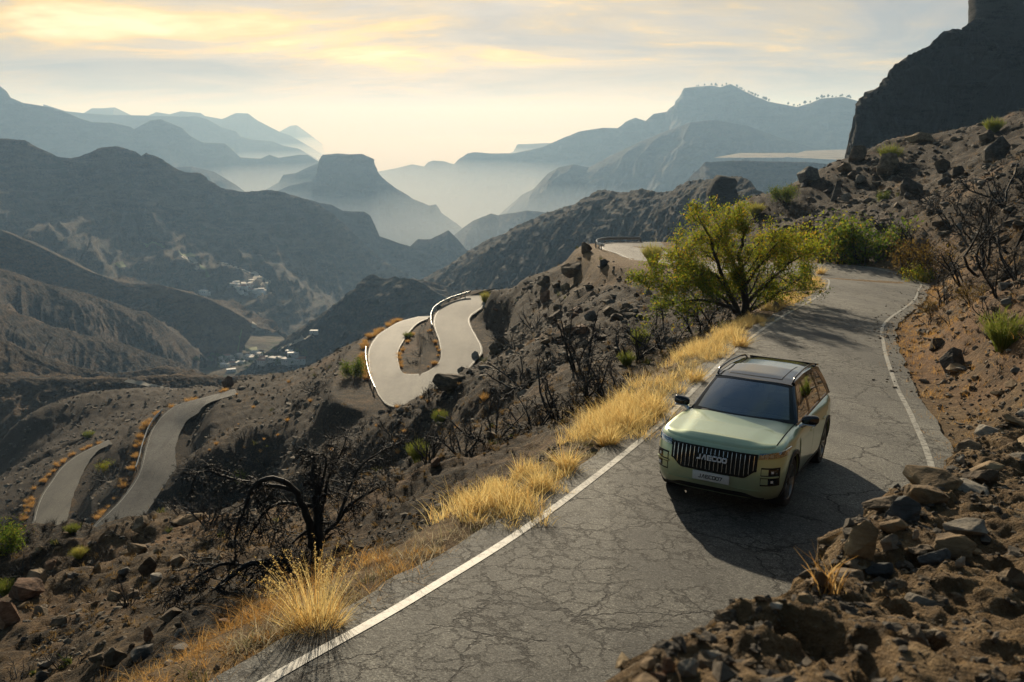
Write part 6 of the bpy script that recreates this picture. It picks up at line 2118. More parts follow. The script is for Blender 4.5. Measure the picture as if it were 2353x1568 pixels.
# ---- the green tree by the bend
gt_d = 39.0
gtree = empty('green_tree', at(1697, 742, gt_d))
tag(gtree, 'wide yellow green tree with dark branching trunk left of the road bend', 'tree')
CFG_GREEN = dict(twig=8.0, wig=0.20, lift=(0.02, 0.05, 0.04, 0.02), levels=3, kids=(13, 8, 5), start=0.15, fwd=0.8, out=0.8, ratio=0.46, rmin=0.008)
pl = Plant(77)
for nm, path, r0, r1, d0, d1, kl in [
    ('trunk', [(1700, 750), (1707, 732), (1711, 689), (1705, 637), (1699, 585), (1710, 545), (1716, 515)], 0.21, 0.04, 39, 39.4, 0.46),
    ('branch', [(1704, 736), (1681, 684), (1663, 645), (1647, 598), (1629, 541), (1612, 512), (1600, 488)], 0.14, 0.02, 39, 38.6, 0.44),
    ('branch', [(1672, 660), (1634, 627), (1582, 640), (1530, 652), (1490, 668)], 0.085, 0.02, 38.8, 37.8, 0.55),
    ('branch', [(1700, 722), (1660, 700), (1600, 690), (1540, 700), (1500, 715)], 0.09, 0.02, 39, 37.6, 0.5),
    ('branch', [(1710, 700), (1740, 672), (1775, 640), (1812, 606), (1840, 590)], 0.11, 0.02, 39.2, 41.0, 0.55),
    ('branch', [(1709, 660), (1745, 610), (1780, 565), (1806, 545)], 0.09, 0.02, 39.2, 40.5, 0.55),
    ('branch', [(1706, 720), (1750, 700), (1800, 665), (1838, 640), (1858, 612)], 0.10, 0.02, 39.2, 42.5, 0.55),
    ('branch', [(1690, 720), (1668, 690), (1630, 660), (1590, 600), (1560, 575)], 0.09, 0.02, 39, 40.5, 0.5),
    ('branch', [(1704, 640), (1680, 590), (1665, 550), (1672, 520)], 0.07, 0.02, 39.2, 40.0, 0.6),
]:
    nt0 = len(pl.tips)
    V, F = px_limb(pl, path, r0, r1, d0, d1, CFG_GREEN, k_len=kl)
    obj(nm, [v - gtree.location for v in V], F, M_BARK, gtree)
pl.tips = [(a - gtree.location, b_ - gtree.location) for a, b_ in pl.tips]
low = [t for t in pl.tips if t[0].x + 0.35 * t[0].z < -2.4 and t[0].z < 1.6 and pl.r.random() < 0.35]
pl.tips = [t for t in pl.tips if t not in low]
rg = np.random.default_rng(4)
tips = pl.tips
hi_t = [t for t in tips if rg.random() < 0.62]
pl.tips = [t for t in hi_t if t[0].z > 1.9 or rg.random() < 0.5]
pl.leaves('foliage', 8, 0.15, 0.040, M_LEAF_Y, gtree)
pl.tips = [t for t in tips if t[0].z < 2.6 and rg.random() < 0.35]
pl.leaves('foliage', 8, 0.15, 0.040, M_LEAF_G, gtree)

# ---- dry grass along the verge
def verge(L, D, s_lo, s_hi, n_t, per, hmin, hmax, off_mu, off_sd, name, mat, seed, clump=0.5, side=-1, width=0.008, lean=0.45):
    rg = np.random.default_rng(seed)
    i = rg.integers(s_lo, s_hi, n_t)
    dens = vnoise(i / 9.0, i * 0.0, seed)
    k = rg.uniform(0, 1, n_t) < clump + (1 - clump) * dens * 1.6 - 0.1 if clump >= 0 else rg.uniform(0, 1, n_t) < sstep(0.18, 0.52, dens)
    i = i[k]
    off = np.abs(rg.normal(off_mu, off_sd, len(i)))
    c = L[i] + side * D[i] * off[:, None]
    c[:, :2] += rg.normal(0, 0.10, (len(i), 2))
    z = ground_many(c[:, 0], c[:, 1])[0]
    c[:, 2] = z
    size = rg.uniform(0.6, 1.25, len(i)) * (0.55 + 0.8 * vnoise(i / 5.0, i * 0.0 + 3, seed + 1))
    idx = np.repeat(np.arange(len(i)), per)
    n = len(idx)
    P = c[idx] + np.c_[rg.normal(0, 0.075, (n, 2)) * size[idx, None], np.full(n, -0.02)]
    H = rg.uniform(hmin, hmax, n) * size[idx]
    ln = rg.normal(0, lean, (n, 2)) + (P[:, :2] - c[idx, :2]) * 2.2
    o = blades(name, P, H, ln, mat, rg, width)
    o['kind'] = 'stuff'
    return o


DL = (mRc - mLc) / np.linalg.norm(mRc - mLc, axis=1, keepdims=True)
yidx = lambda y: int(np.argmin(np.abs(mLc[:330, 1] - y)))
verge(mLc, DL, yidx(9.0), yidx(17.5), 330, 46, 0.16, 0.42, 0.80, 0.36, 'dry_grass', M_GRASS, 1, clump=-0.25)
verge(mLc, DL, yidx(16.5), yidx(34), 400, 46, 0.18, 0.46, 0.85, 0.40, 'dry_grass', M_GRASS, 2, clump=-0.25)
verge(mLc, DL, yidx(33), yidx(64), 260, 40, 0.18, 0.44, 0.95, 0.45, 'dry_grass', M_GRASS, 3, width=0.012, clump=-0.2)
verge(mLc, DL, yidx(5.6), yidx(9.6), 130, 44, 0.10, 0.26, 0.95, 0.42, 'dry_grass', M_GRASS_O, 4, width=0.0045, lean=0.9, clump=-0.1)
verge(mLc, DL, yidx(7.0), yidx(30), 420, 24, 0.10, 0.24, 0.62, 0.15, 'pale_grass', M_GRASS_P, 5, clump=0.3, lean=0.7)
verge(mLc, DL, yidx(5.6), yidx(22), 100, 26, 0.05, 0.17, 0.52, 0.08, 'green_weeds', M_WEED, 6, clump=0.25, lean=0.5)
verge(mLc, DL, yidx(6.0), yidx(30), 900, 10, 0.04, 0.17, 1.8, 1.0, 'sparse_grass', M_GRASS_P, 7, clump=0.4, lean=0.7, width=0.006)
verge(mRc, DL, yidx(14), yidx(60), 1100, 16, 0.05, 0.24, 1.5, 1.1, 'sparse_grass', M_GRASS_O, 8, clump=0.3, side=1, lean=0.7, width=0.008)

# single tufts that stand out
TUFT = []
for s, mat in ((1, M_GRASS), (2, M_GRASS_O), (3, M_GRASS_O), (4, M_GRASS)):
    rg = np.random.default_rng(90 + s)
    n = 300
    a, q = rg.uniform(0, 6.283, n), np.sqrt(rg.uniform(0, 1, n))
    P = np.stack([np.cos(a) * q * 0.20, np.sin(a) * q * 0.20, np.full(n, -0.04)], -1)
    o = blades('grass_tuft', P, rg.uniform(0.35, 1.0, n), np.stack([np.cos(a), np.sin(a)], -1) * q[:, None] * 0.6 + rg.normal(0, 0.32, (n, 2)), mat, rg, 0.017)
    TUFT.append(o)


def tuft(p, h, label, group=None, k=None, w=1.0):
    o = TUFT[random.randrange(4) if k is None else k].copy()
    COL.objects.link(o)
    o.location = p
    o.scale = (h * w, h * w, h)
    o.rotation_euler = (0, 0, random.uniform(0, 6.28))
    return tag(o, label, 'grass tuft', group)


# the tall seeding clump beside the burnt tree
rg = np.random.default_rng(12)
cp = hit(722, 1442)
clump = empty('grass_clump', cp)
tag(clump, 'tall golden grass clump with seed heads below the big burnt tree', 'grass clump')
n = 620
a, q = rg.uniform(0, 6.283, n), np.sqrt(rg.uniform(0, 1, n))
P = np.stack([np.cos(a) * q * 0.26, np.sin(a) * q * 0.20, np.full(n, -0.05)], -1)
blades('stems', P, rg.uniform(0.15, 0.50, n), np.stack([np.cos(a), np.sin(a)], -1) * q[:, None] * 0.7 + rg.normal(0, 0.22, (n, 2)), M_GRASS, rg, 0.0055, clump, 4)
n = 90
a, q = rg.uniform(0, 6.283, n), np.sqrt(rg.uniform(0, 1, n))
P = np.stack([np.cos(a) * q * 0.16, np.sin(a) * q * 0.12, np.full(n, -0.05)], -1)
H = rg.uniform(0.55, 1.0, n)
ln = np.stack([np.cos(a) * q * 0.5 - 0.10, np.sin(a) * q * 0.3], -1) + rg.normal(0, 0.12, (n, 2))
blades('stems', P, H, ln, M_GRASS, rg, 0.0055, clump, 5)
m = n * 26
k = rg.integers(0, n, m)
t = rg.uniform(0.70, 1.0, m)
Q = np.stack([P[k, 0] + ln[k, 0] * H[k] * t ** 1.45, P[k, 1] + ln[k, 1] * H[k] * t ** 1.45, P[k, 2] + H[k] * (t - 0.28 * np.hypot(ln[k, 0], ln[k, 1]) * t ** 2.5)], -1) + rg.normal(0, 0.009, (m, 3))
leaf_cloud('seed_heads', Q, 0.0075, M_GRASS, clump, rg, 0.4)

for px, py, h, lab in [(1500, 955, 0.62, 'thick golden tuft at the road edge beside the car'), (1445, 985, 0.55, 'golden tuft left of the thick tuft beside the car'), (1395, 1025, 0.55, 'wide golden tuft halfway along the near verge'),
                       (1300, 1080, 0.50, 'golden tuft above the weeds on the near verge'), (1240, 1130, 0.5, 'straw coloured tuft in the middle of the near verge'), (1600, 880, 0.6, 'pale tuft on the verge behind the car bonnet'),
                       (1700, 800, 0.7, 'bright tuft on the verge under the green tree'), (1868, 655, 0.9, 'golden tuft inside the road bend'), (1885, 632, 0.9, 'straw tuft at the tip of the road bend')]:
    p = hit(px, py)
    tuft((p.x, p.y, ground(p.x, p.y)), h * 0.95, lab, k=random.choice((0, 3)), w=1.15)
# rows of orange tufts beside the lower roads
for key, side, n, lab, grp in (('hair', 1, 46, 'orange grass tuft along the outer edge of the hairpin', 'tufts around the hairpin'), ('low', -1, 44, 'orange grass tuft beside the lower road', 'tufts along the lower road'), ('bottom', -1, 48, 'orange grass tuft beside the bottom road', 'tufts along the bottom road')):
    l, r = ROADS[key]
    dd = (r - l) / np.linalg.norm(r - l, axis=1, keepdims=True)
    for k in range(n):
        i = int(random.uniform(0.02, 0.98) * (len(l) - 1)) if key != 'hair' else int(random.uniform(0.60, 0.99) * (len(l) - 1))
        base = (r if side > 0 else l)[i] + side * dd[i] * random.uniform(1.0, 2.2)
        hh1 = random.uniform(0.45, 1.05)
        fr1 = i / len(l)
        where = 'near end of' if fr1 > (0.87 if key == 'hair' else 0.66) else 'far end of' if fr1 < (0.73 if key == 'hair' else 0.33) else 'middle of'
        if key == 'hair':
            where = {'near end of': 'far left arm of', 'far end of': 'guardrail side of', 'middle of': 'left bend of'}[where]
        lab2 = '%s orange grass tuft at the %s the %s' % ('large' if hh1 > 0.85 else 'medium' if hh1 > 0.65 else 'small', where, {'hair': 'hairpin road', 'low': 'lower road', 'bottom': 'bottom road'}[key])
        tuft((base[0], base[1], ground(base[0], base[1])), hh1, lab2, grp, k=random.choice((1, 2)), w=1.1)
l, r = ROADS['hair']
for k in range(26):
    i = random.randrange(40, 125)
    dd = (l[i] - r[i]) / np.linalg.norm(r[i] - l[i])
    b_ = l[i] + dd * random.uniform(0.6, 2.0)
    tuft((b_[0], b_[1], ground(b_[0], b_[1])), random.uniform(0.3, 0.8), 'orange grass tuft on the island inside the hairpin', 'tufts inside the hairpin', k=random.choice((1, 2)))
for k in range(48):
    px, py = random.uniform(480, 1120), random.uniform(780, 1100)
    p = hit(px, py)
    if p is None or road_dist(p.x, p.y) < 0.8 or p.y < 28:
        continue
    hh1 = random.uniform(0.25, 0.6)
    tuft((p.x, p.y, ground(p.x, p.y)), hh1, '%s orange tuft on the burnt slope %s' % ('larger' if hh1 > 0.42 else 'small', 'below the hairpin guardrail' if px > 860 else 'above the big burnt tree' if px > 640 else 'right of the lower road'), 'tufts on the burnt slope', k=random.choice((1, 2)))
# dry stalks on the bank corner
p = bank_bvh.ray_cast(Vector((0, 0, 0)), ray(1905, 1362).normalized(), 30)[0]
rg = np.random.default_rng(31)
n = 46
P = np.c_[rg.normal(0, 0.03, (n, 2)), np.full(n, -0.01)]
st = blades('dry_stalks', P, rg.uniform(0.05, 0.21, n), rg.normal(0, 0.35, (n, 2)), M_GRASS_O, rg, 0.005)
st.location = p
tag(st, 'dry orange stalks sprouting from the corner of the rubble bank', 'dry plant')

# small charred plants on the slopes, too many to count
rg = np.random.default_rng(17)
n = 6500
aa = rg.uniform(R_(-31), R_(31), n)
rr2 = 12.0 * (290 / 12.0) ** rg.uniform(0, 1, n)
X, Y = np.sin(aa) * rr2, np.cos(aa) * rr2
Z, D_, So = ground_many(X, Y)
k = (D_ > 1.0) & (fbm(X / 7, Y / 7, 99, 3) + rg.uniform(-0.1, 0.1, n) > 0.47)
C = np.stack([X, Y, Z], -1)[k]
hh_ = np.clip(rr2[k] * 0.0085, 0.12, 0.7) * rg.uniform(0.5, 1.4, len(C))
idx = np.repeat(np.arange(len(C)), 22)
P = C[idx] + np.c_[rg.normal(0, 0.10, (len(idx), 2)) * hh_[idx, None], np.zeros(len(idx))]
o = blades('charred_scrub', P, hh_[idx] * rg.uniform(0.4, 1.0, len(idx)), rg.normal(0, 0.65, (len(idx), 2)), M_CHAR, rg, 1.0)
# blade width follows plant size
me = o.data
co = np.empty(len(me.vertices) * 3, dtype=np.float32)
me.vertices.foreach_get('co', co)
co = co.reshape(len(idx), -1, 2, 3)
mid = co.mean(2, keepdims=True)
co = mid + (co - mid) * (hh_[idx] * 0.035)[:, None, None, None]
me.vertices.foreach_set('co', co.ravel())
o['kind'] = 'stuff'
# dead grass and low dry brush between the stones
n = 5200
aa = rg.uniform(R_(-31), R_(31), n)
rr2 = 10.0 * (200 / 10.0) ** rg.uniform(0, 1, n)
X, Y = np.sin(aa) * rr2, np.cos(aa) * rr2
Z, D_, So = ground_many(X, Y)
k = (D_ > 1.0) & (fbm(X / 6, Y / 6, 159, 4) + rg.uniform(-0.08, 0.08, n) > 0.50)
C = np.stack([X, Y, Z], -1)[k]
hh_ = np.clip(rr2[k] * 0.0065, 0.08, 0.5) * rg.uniform(0.4, 1.4, len(C))
idx = np.repeat(np.arange(len(C)), 18)
P = C[idx] + np.c_[rg.normal(0, 0.28, (len(idx), 2)) * hh_[idx, None], np.zeros(len(idx))]
M_BRUSH = leafmat('dead_brush', (0.20, 0.125, 0.05, 1), (0.32, 0.22, 0.10, 1), 0.4, (0.10, 0.07, 0.04, 1))
o = blades('dry_brush', P, hh_[idx] * rg.uniform(0.4, 1.0, len(idx)), rg.normal(0, 0.7, (len(idx), 2)), M_BRUSH, rg, 0.018)
o['kind'] = 'stuff'
# fresh weeds among them
n = 420
aa = rg.uniform(R_(-31), R_(25), n)
rr2 = 14.0 * (165 / 14.0) ** rg.uniform(0, 1, n)
X, Y = np.sin(aa) * rr2, np.cos(aa) * rr2
Z, D_, So = ground_many(X, Y)
k = (D_ > 1.0) & (fbm(X / 9, Y / 9, 129, 3) > 0.52)
C = np.stack([X, Y, Z], -1)[k]
hh_ = np.clip(rr2[k] * 0.008, 0.10, 0.6) * rg.uniform(0.5, 1.4, len(C))
idx = np.repeat(np.arange(len(C)), 30)
P = C[idx] + np.c_[rg.normal(0, 0.22, (len(idx), 2)) * hh_[idx, None], np.zeros(len(idx))]
o = blades('weeds', P, hh_[idx] * rg.uniform(0.4, 1.0, len(idx)), rg.normal(0, 0.5, (len(idx), 2)), M_WEED, rg, 0.03)
o['kind'] = 'stuff'
for pr in PROTOS:
    for ch in list(pr.children):
        bpy.data.objects.remove(ch)
    bpy.data.objects.remove(pr)
for o in TUFT:
    bpy.data.objects.remove(o)
# ================================================================ GUARDRAILS
M_STEEL = simple('galvanised_steel', (0.42, 0.45, 0.46), 0.42, metal=0.75, noise=0.15, nscale=3)
M_POST = simple('steel_post', (0.16, 0.17, 0.17), 0.55, metal=0.5)


def guardrail(P, label, step=4, h=0.72, white=False):
    """P: ground points along the rail"""
    P = np.asarray(P)
    root = empty('guardrail', P[0])
    tag(root, label, 'guardrail')
    t = np.gradient(P[:, :2], axis=0)
    t /= np.linalg.norm(t, axis=1, keepdims=True)
    nrm = np.stack([t[:, 1], -t[:, 0]], 1)
    prof = [(0.0, -0.155), (0.045, -0.12), (0.045, -0.06), (-0.01, -0.02), (-0.01, 0.02), (0.045, 0.06), (0.045, 0.12), (0.0, 0.155), (-0.02, 0.155), (-0.03, 0.0), (-0.02, -0.155)]
    V = np.zeros((len(P), len(prof), 3))
    for j, (o_, z) in enumerate(prof):
        V[:, j, :2] = P[:, :2] + nrm * o_
        V[:, j, 2] = P[:, 2] + h - 0.155 + z
    V -= P[0]
    F = [(i * 11 + j, i * 11 + (j + 1) % 11, (i + 1) * 11 + (j + 1) % 11, (i + 1) * 11 + j) for i in range(len(P) - 1) for j in range(11)]
    obj('rail', V.reshape(-1, 3).tolist(), F, M_STEEL if not white else MATS['white_steel'], root, sharp=40)
    pm = None
    for i in range(1, len(P), step):
        b = P[i] - P[0]
        if pm is None:
            v = [(x, y, z) for x in (-0.05, 0.05) for y in (-0.045, 0.045) for z in (-0.6, h - 0.06)]
            q = obj('post', v, [(0, 1, 3, 2), (4, 6, 7, 5), (0, 4, 5, 1), (2, 3, 7, 6), (0, 2, 6, 4), (1, 5, 7, 3)], M_POST, root, smooth=False)
            pm = q.data
        else:
            q = bpy.data.objects.new('post', pm)
            COL.objects.link(q)
            q.parent = root
        q.location = (b[0] - nrm[i, 0] * 0.09, b[1] - nrm[i, 1] * 0.09, b[2])
        q.rotation_euler = (0, 0, math.atan2(t[i, 1], t[i, 0]))
    return root


simple('white_steel', (0.72, 0.74, 0.72), 0.4, metal=0.2)


def along(key, side, i0, i1, off, n, zadd=0.0):
    l, r = ROADS[key] if key != 'mainc' else (mLc, mRc)
    d = (r - l) / np.linalg.norm((r - l)[:, :2], axis=1, keepdims=True)
    base = (r + d * off) if side == 'r' else (l - d * off)
    P = catmull(base[i0:i1], n)
    P[:, 2] = [max(ground(p[0], p[1]), p[2] - 0.15) for p in P]
    return P


nh = len(ROADS['hair'][0])
guardrail(along('hair', 'l', int(nh * 0.03), int(nh * 0.26), 0.75, 22), 'grey guardrail on the upper arm of the hairpin', 4)
guardrail(along('hair', 'r', int(nh * 0.55), int(nh * 0.745), 0.75, 26), 'pale guardrail on the outer edge of the hairpin bottom', 4)
nl = len(ROADS['low'][0])
guardrail(along('low', 'l', int(nl * 0.27), int(nl * 0.68), 0.75, 26), 'white straight guardrail beside the lower road', 4, white=True)
i0 = int(np.argmin(np.abs(mLc[:, 1] - 93) + (mLc[:, 0] > 11) * 50))
i1 = len(mLc) - 12
guardrail(along('mainc', 'l', i0, i1, 0.85, 26), 'grey curved guardrail at the far end of the upper road', 4)

# ================================================================ VILLAGES, FIELDS, TRACKS FAR BELOW
M_WHITE = simple('whitewash', (0.78, 0.76, 0.72), 0.7, noise=0.08)
M_WALL2 = simple('stone_wall', (0.36, 0.30, 0.24), 0.8, noise=0.15)
M_ROOFR = simple('clay_roof', (0.34, 0.16, 0.10), 0.8, noise=0.2, nscale=1)
M_ROOFG = simple('flat_roof', (0.62, 0.58, 0.52), 0.8)
M_WIN = simple('dark_window', (0.03, 0.035, 0.04), 0.3)
M_TRACK = simple('dirt_track', (0.34, 0.30, 0.23), 0.9, noise=0.15, nscale=0.02)
M_FIELD = simple('field_green', (0.10, 0.135, 0.035), 0.95, noise=0.3, nscale=0.1)
M_FIELDY = simple('field_straw', (0.36, 0.30, 0.13), 0.95, noise=0.25, nscale=0.1)
FAR_ALL = [k for k in FAR_BVH]


def far_hit(px, py, keys=None):
    r = ray(px, py).normalized()
    best = None
    for k in (keys or FAR_ALL):
        p = FAR_BVH[k].ray_cast(Vector((0, 0, 0)), r, 60000)
        if p[0] is not None and (best is None or p[3] < best[1]):
            best = (p[0], p[3], k)
    return best


def far_down(x, y):
    best = None
    for k in FAR_ALL:
        p = FAR_BVH[k].ray_cast(Vector((x, y, 900)), Vector((0, 0, -1)), 3000)[0]
        if p is not None and (best is None or p.z > best):
            best = p.z
    return best


def make_house(wall, roof, w, d, h, pitched):
    root = empty('house')
    V = [(sx * w / 2, sy * d / 2, z) for z in (-3, h) for sx, sy in ((-1, -1), (1, -1), (1, 1), (-1, 1))]
    obj('wall', V, [(0, 1, 5, 4), (1, 2, 6, 5), (2, 3, 7, 6), (3, 0, 4, 7), (4, 5, 6, 7)], wall, root, smooth=False)
    if pitched:
        e, rh = 0.4, d * 0.28
        V = [(-w / 2 - e, -d / 2 - e, h), (w / 2 + e, -d / 2 - e, h), (w / 2 + e, d / 2 + e, h), (-w / 2 - e, d / 2 + e, h), (-w / 2 - e, 0, h + rh), (w / 2 + e, 0, h + rh)]
        obj('roof', V, [(0, 1, 5, 4), (2, 3, 4, 5), (0, 4, 3), (1, 2, 5), (0, 3, 2, 1)], roof, root, smooth=False)
    else:
        V = [(sx * (w / 2 + .15), sy * (d / 2 + .15), z) for z in (h + 0.01, h + 0.45) for sx, sy in ((-1, -1), (1, -1), (1, 1), (-1, 1))]
        obj('roof', V, [(0, 1, 5, 4), (1, 2, 6, 5), (2, 3, 7, 6), (3, 0, 4, 7), (4, 5, 6, 7)], roof, root, smooth=False)
    wm = None
    for i in range(3):
        x = (i - 1) * w * 0.3
        y = -d / 2 - 0.03
        if wm is None:
            q = obj('window', [(-0.5, -0.05, 0), (0.5, -0.05, 0), (0.5, -0.05, 1.2), (-0.5, -0.05, 1.2), (-0.5, 0.04, 0), (0.5, 0.04, 0), (0.5, 0.04, 1.2), (-0.5, 0.04, 1.2)], [(0, 1, 2, 3), (0, 4, 5, 1), (3, 2, 6, 7), (0, 3, 7, 4), (1, 5, 6, 2)], M_WIN, root, smooth=False)
            wm = q.data
        else:
            q = bpy.data.objects.new('window', wm)
            COL.objects.link(q)
            q.parent = root
        q.location = (x, y, h * 0.45)
    return root


HOUSES = [make_house(M_WHITE, M_ROOFG, 13, 9, 6, False), make_house(M_WHITE, M_ROOFR, 12, 9, 5, True), make_house(M_WHITE, M_WHITE, 15, 8, 4.5, False), make_house(M_WALL2, M_ROOFR, 14, 10, 5, True)]
used = set()


def house(px, py, label, group, k=None, s=1.0):
    b = far_hit(px, py)
    if b is None:
        return
    k = random.choice((0, 0, 1, 2)) if k is None else k
    c = copy_tree(HOUSES[k])
    c.location = b[0]
    c.scale = (s, s, s)
    c.rotation_euler = (0, 0, random.uniform(-0.5, 0.5))
    if '%s' in label:
        label = label % ('flat roofed white', 'red roofed white', 'low white', 'red roofed stone')[k]
    tag(c, label, 'house', group)


for k in range(30):
    px, py = random.gauss(562, 16), random.gauss(661, 7.5)
    house(px, py, '%s house ' + ('at the left side of' if px < 553 else 'at the right side of' if px > 571 else 'in the middle of') + (' the upper' if py < 661 else ' the lower') + ' hillside village', 'houses of the hillside village', None, 0.62)
for k in range(7):
    house(random.gauss(600, 8), random.gauss(672, 3), '%s house on the right fringe of the hillside village', 'houses right of the hillside village', random.choice((0, 2)), 0.8)
house(468, 676, 'lone white house on the crest of a spur', None, 0, 1.0)
house(476, 677, 'small white annex beside the lone spur house', None, 2, 0.7)
for k in range(34):
    px = random.uniform(500, 695)
    house(px, 834 - (px - 515) * 0.10 + random.gauss(0, 9), '%s house in the valley village, ' + ('left part' if px < 570 else 'right part' if px > 640 else 'centre'), 'houses of the valley village', random.choice((0, 1, 2, 2, 0)), random.uniform(0.5, 0.8))
house(722, 765, 'white house on the ridge above the valley village', None, 2, 0.55)
house(1752, 366, 'white farm building on the plateau edge', None, 2, 1.8)
house(1905, 352, 'long white greenhouse on the plateau', None, 2, 2.2)
for h_ in HOUSES:
    for ch in list(h_.children):
        bpy.data.objects.remove(ch)
    bpy.data.objects.remove(h_)


def far_ribbon(name, pts, wid, mat, lift=1.2, keys=None):
    P = catmull([(float(a), float(b_), 0.0) for a, b_ in pts], len(pts) * 7)
    Q = []
    for a in P:
        b = far_hit(a[0], a[1], keys)
        if b is not None and (not Q or abs(b[0].y - Q[-1].y) < 140):
            Q.append(b[0])
    if len(Q) < 3:
        return
    V, F = [], []
    for i, p in enumerate(Q):
        t = (Q[min(i + 1, len(Q) - 1)] - Q[max(i - 1, 0)])
        nn = Vector((-t.y, t.x, 0)).normalized() * wid / 2
        for q in (p + nn, p - nn):
            z = far_down(q.x, q.y)
            V.append((q.x, q.y, (z if z is not None and abs(z - p.z) < wid else p.z) + lift))
    F = [(2 * i, 2 * i + 1, 2 * i + 3, 2 * i + 2) for i in range(len(Q) - 1)]
    return struct(obj(name, V, F, mat))


far_ribbon('track', [(574, 652), (583, 644), (590, 634), (586, 628), (577, 630)], 7, M_TRACK)
far_ribbon('track', [(592, 668), (600, 660), (612, 654), (618, 648), (606, 644), (592, 636)], 7, M_TRACK)
far_ribbon('track', [(418, 592), (436, 596), (446, 600), (452, 612), (448, 618)], 7, M_TRACK)
far_ribbon('track', [(500, 602), (530, 610), (560, 622), (577, 630)], 5, M_TRACK)
far_ribbon('track', [(525, 845), (535, 838), (534, 826), (546, 818), (556, 820), (560, 832)], 4, M_TRACK)
far_ribbon('track', [(586, 745), (584, 757), (590, 766)], 6, M_TRACK)
far_ribbon('track', [(640, 805), (660, 796), (690, 785), (720, 770)], 5, M_TRACK)
far_ribbon('track', [(290, 876), (330, 884), (370, 894), (410, 904), (445, 908)], 2.4, M_TRACK, 0.3)


def field(name, pts, mat, lift=0.8):
    V = []
    for a, b_ in pts:
        h = far_hit(a, b_)
        if h is None:
            return
        V.append(h[0])
    if max(v.y for v in V) - min(v.y for v in V) > 320:
        return
    c = sum(V, Vector()) / len(V)
    n = 8
    P, F = [], []
    for i in range(n + 1):
        for j in range(n + 1):
            u, w2 = i / n, j / n
            q = V[0].lerp(V[1], u).lerp(V[3].lerp(V[2], u), w2)
            z = far_down(q.x, q.y)
            P.append((q.x, q.y, (z if z is not None and abs(z - q.z) < 30 else q.z) + lift))
    F = [(i * (n + 1) + j, (i + 1) * (n + 1) + j, (i + 1) * (n + 1) + j + 1, i * (n + 1) + j + 1) for i in range(n) for j in range(n)]
    return struct(obj(name, P, F, mat))


for pts, mat in [([(500, 832), (522, 828), (526, 842), (504, 846)], M_FIELDY), ([(545, 806), (590, 798), (592, 806), (548, 813)], M_FIELD), ([(590, 800), (640, 786), (642, 792), (594, 806)], M_FIELD),
                 ([(640, 785), (668, 772), (672, 777), (644, 791)], M_FIELD), ([(606, 833), (636, 828), (640, 838), (610, 842)], M_FIELDY),
                 ([(410, 574), (438, 580), (452, 592), (420, 588)], M_FIELD), ([(450, 600), (476, 622), (484, 640), (462, 628)], M_FIELD), ([(262, 606), (282, 602), (296, 612), (276, 616)], M_FIELD), ([(330, 560), (370, 562), (380, 570), (336, 570)], M_FIELD)]:
    field('field', pts, mat)
# pale flat fields on the plateau top
M_PLAIN = simple('dry_plain', (0.17, 0.155, 0.12), 0.95, noise=0.5, nscale=0.02)
for pts in ([(1640, 369), (1800, 369), (1830, 362), (1700, 362)], [(1800, 368), (2090, 376), (2090, 352), (1850, 358)]):
    V = []
    for a, b_ in pts:
        d = 2300 + (371 - b_) * 36
        q = at(1619 + (a - 1619), 370, 2300)
        V.append((q.x * d / 2300, d, q.z + 4 + (371 - b_) * 0.3))
    struct(obj('field', V, [(0, 1, 2, 3)], M_PLAIN))

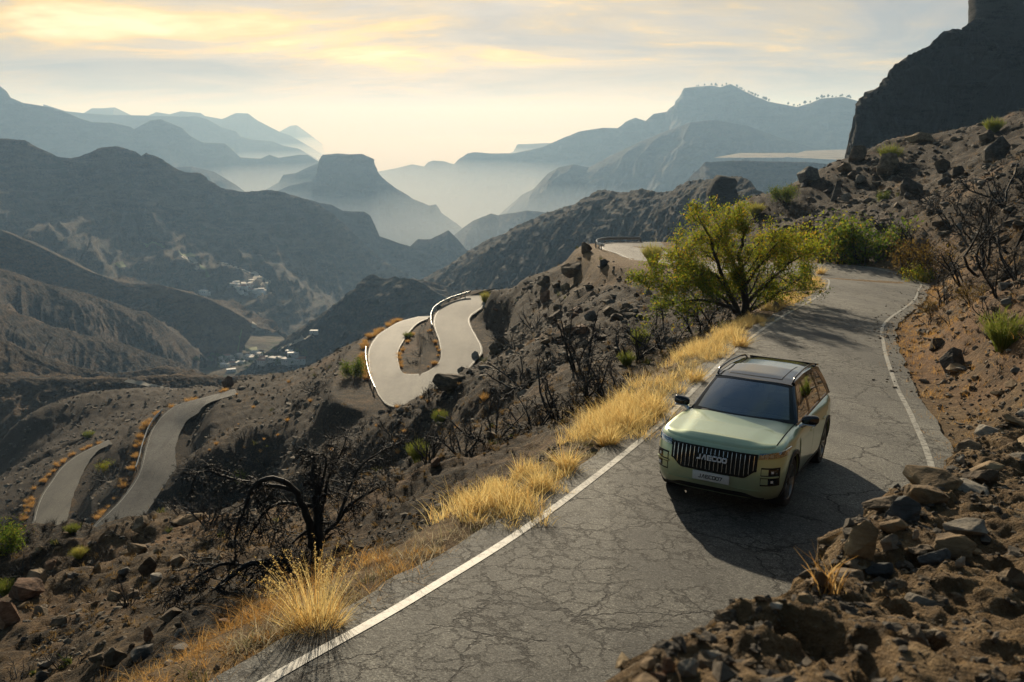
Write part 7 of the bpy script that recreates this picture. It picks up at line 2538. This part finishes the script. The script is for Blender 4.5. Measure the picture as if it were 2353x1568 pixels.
# pines on the far skyline and trees in the valley village
def mini_tree(name, h, w, mat, seed):
    rg = np.random.default_rng(seed)
    root = empty(name)
    tube('trunk', [(0, 0, -0.5), (0.02 * h, 0, h * 0.5), (0, 0, h * 0.95)], [0.035 * h, 0.025 * h, 0.008 * h], M_BARK, root, 5)
    n = 110
    t = rg.uniform(0.42, 1.0, n)
    a, q = rg.uniform(0, 6.28, n), np.sqrt(rg.uniform(0, 1, n))
    rr = w * np.sin(np.clip((1.02 - t) / 0.6, 0, 1) * 2.2) * q
    leaf_cloud('crown', np.stack([np.cos(a) * rr, np.sin(a) * rr, t * h], -1), 0.11 * h, mat, root, rg, 0.8)
    return root


M_PINE = leafmat('pine_needles', (0.025, 0.035, 0.018, 1), (0.045, 0.055, 0.025, 1), 0.2)
M_VTREE = leafmat('valley_leaf', (0.03, 0.06, 0.018, 1), (0.09, 0.12, 0.03, 1), 0.3)
PINE = [mini_tree('pine_tree', 14, 4.5, M_PINE, 1), mini_tree('pine_tree', 11, 4.0, M_PINE, 2)]
VT = [mini_tree('valley_tree', 9, 4.5, M_VTREE, 3), mini_tree('valley_tree', 7, 4.2, M_VTREE, 4)]
skyline = [(1600, 199), (1635, 197), (1655, 200), (1678, 193), (1705, 207), (1735, 222), (1764, 234), (1800, 240), (1834, 246), (1860, 238), (1885, 227), (1936, 223), (1972, 233)]
for k in range(54):
    x = random.choice((random.uniform(1690, 1770), random.uniform(1600, 1972), random.uniform(1850, 1960)))
    y = float(np.interp(x, [s[0] for s in skyline], [s[1] for s in skyline]))
    p = None
    for dy in range(-4, 14):
        b = far_hit(x, y + dy, ['r2'])
        if b:
            p = b[0]
            break
    if p is None:
        continue
    c = copy_tree(PINE[k % 2])
    c.location = p
    s = random.uniform(0.9, 1.7)
    c.scale = (s, s, s)
    tag(c, 'tiny pine tree on the skyline of the hazy right hand mountain', 'tree', 'pines on the far skyline')
for k in range(40):
    px = random.uniform(450, 700)
    b = far_hit(px, 834 - (px - 515) * 0.06 + random.gauss(0, 9))
    if b is None:
        continue
    c = copy_tree(VT[k % 2])
    c.location = b[0]
    s = random.uniform(0.45, 1.0)
    c.scale = (s, s, s)
    tag(c, '%s green tree on the valley floor %s' % ('tall' if s > 0.75 else 'small', 'left of the village' if px < 530 else 'among the right hand houses' if px > 620 else 'among the middle houses'), 'tree', 'trees of the valley village')
for pr in PINE + VT:
    for ch in list(pr.children):
        bpy.data.objects.remove(ch)
    bpy.data.objects.remove(pr)
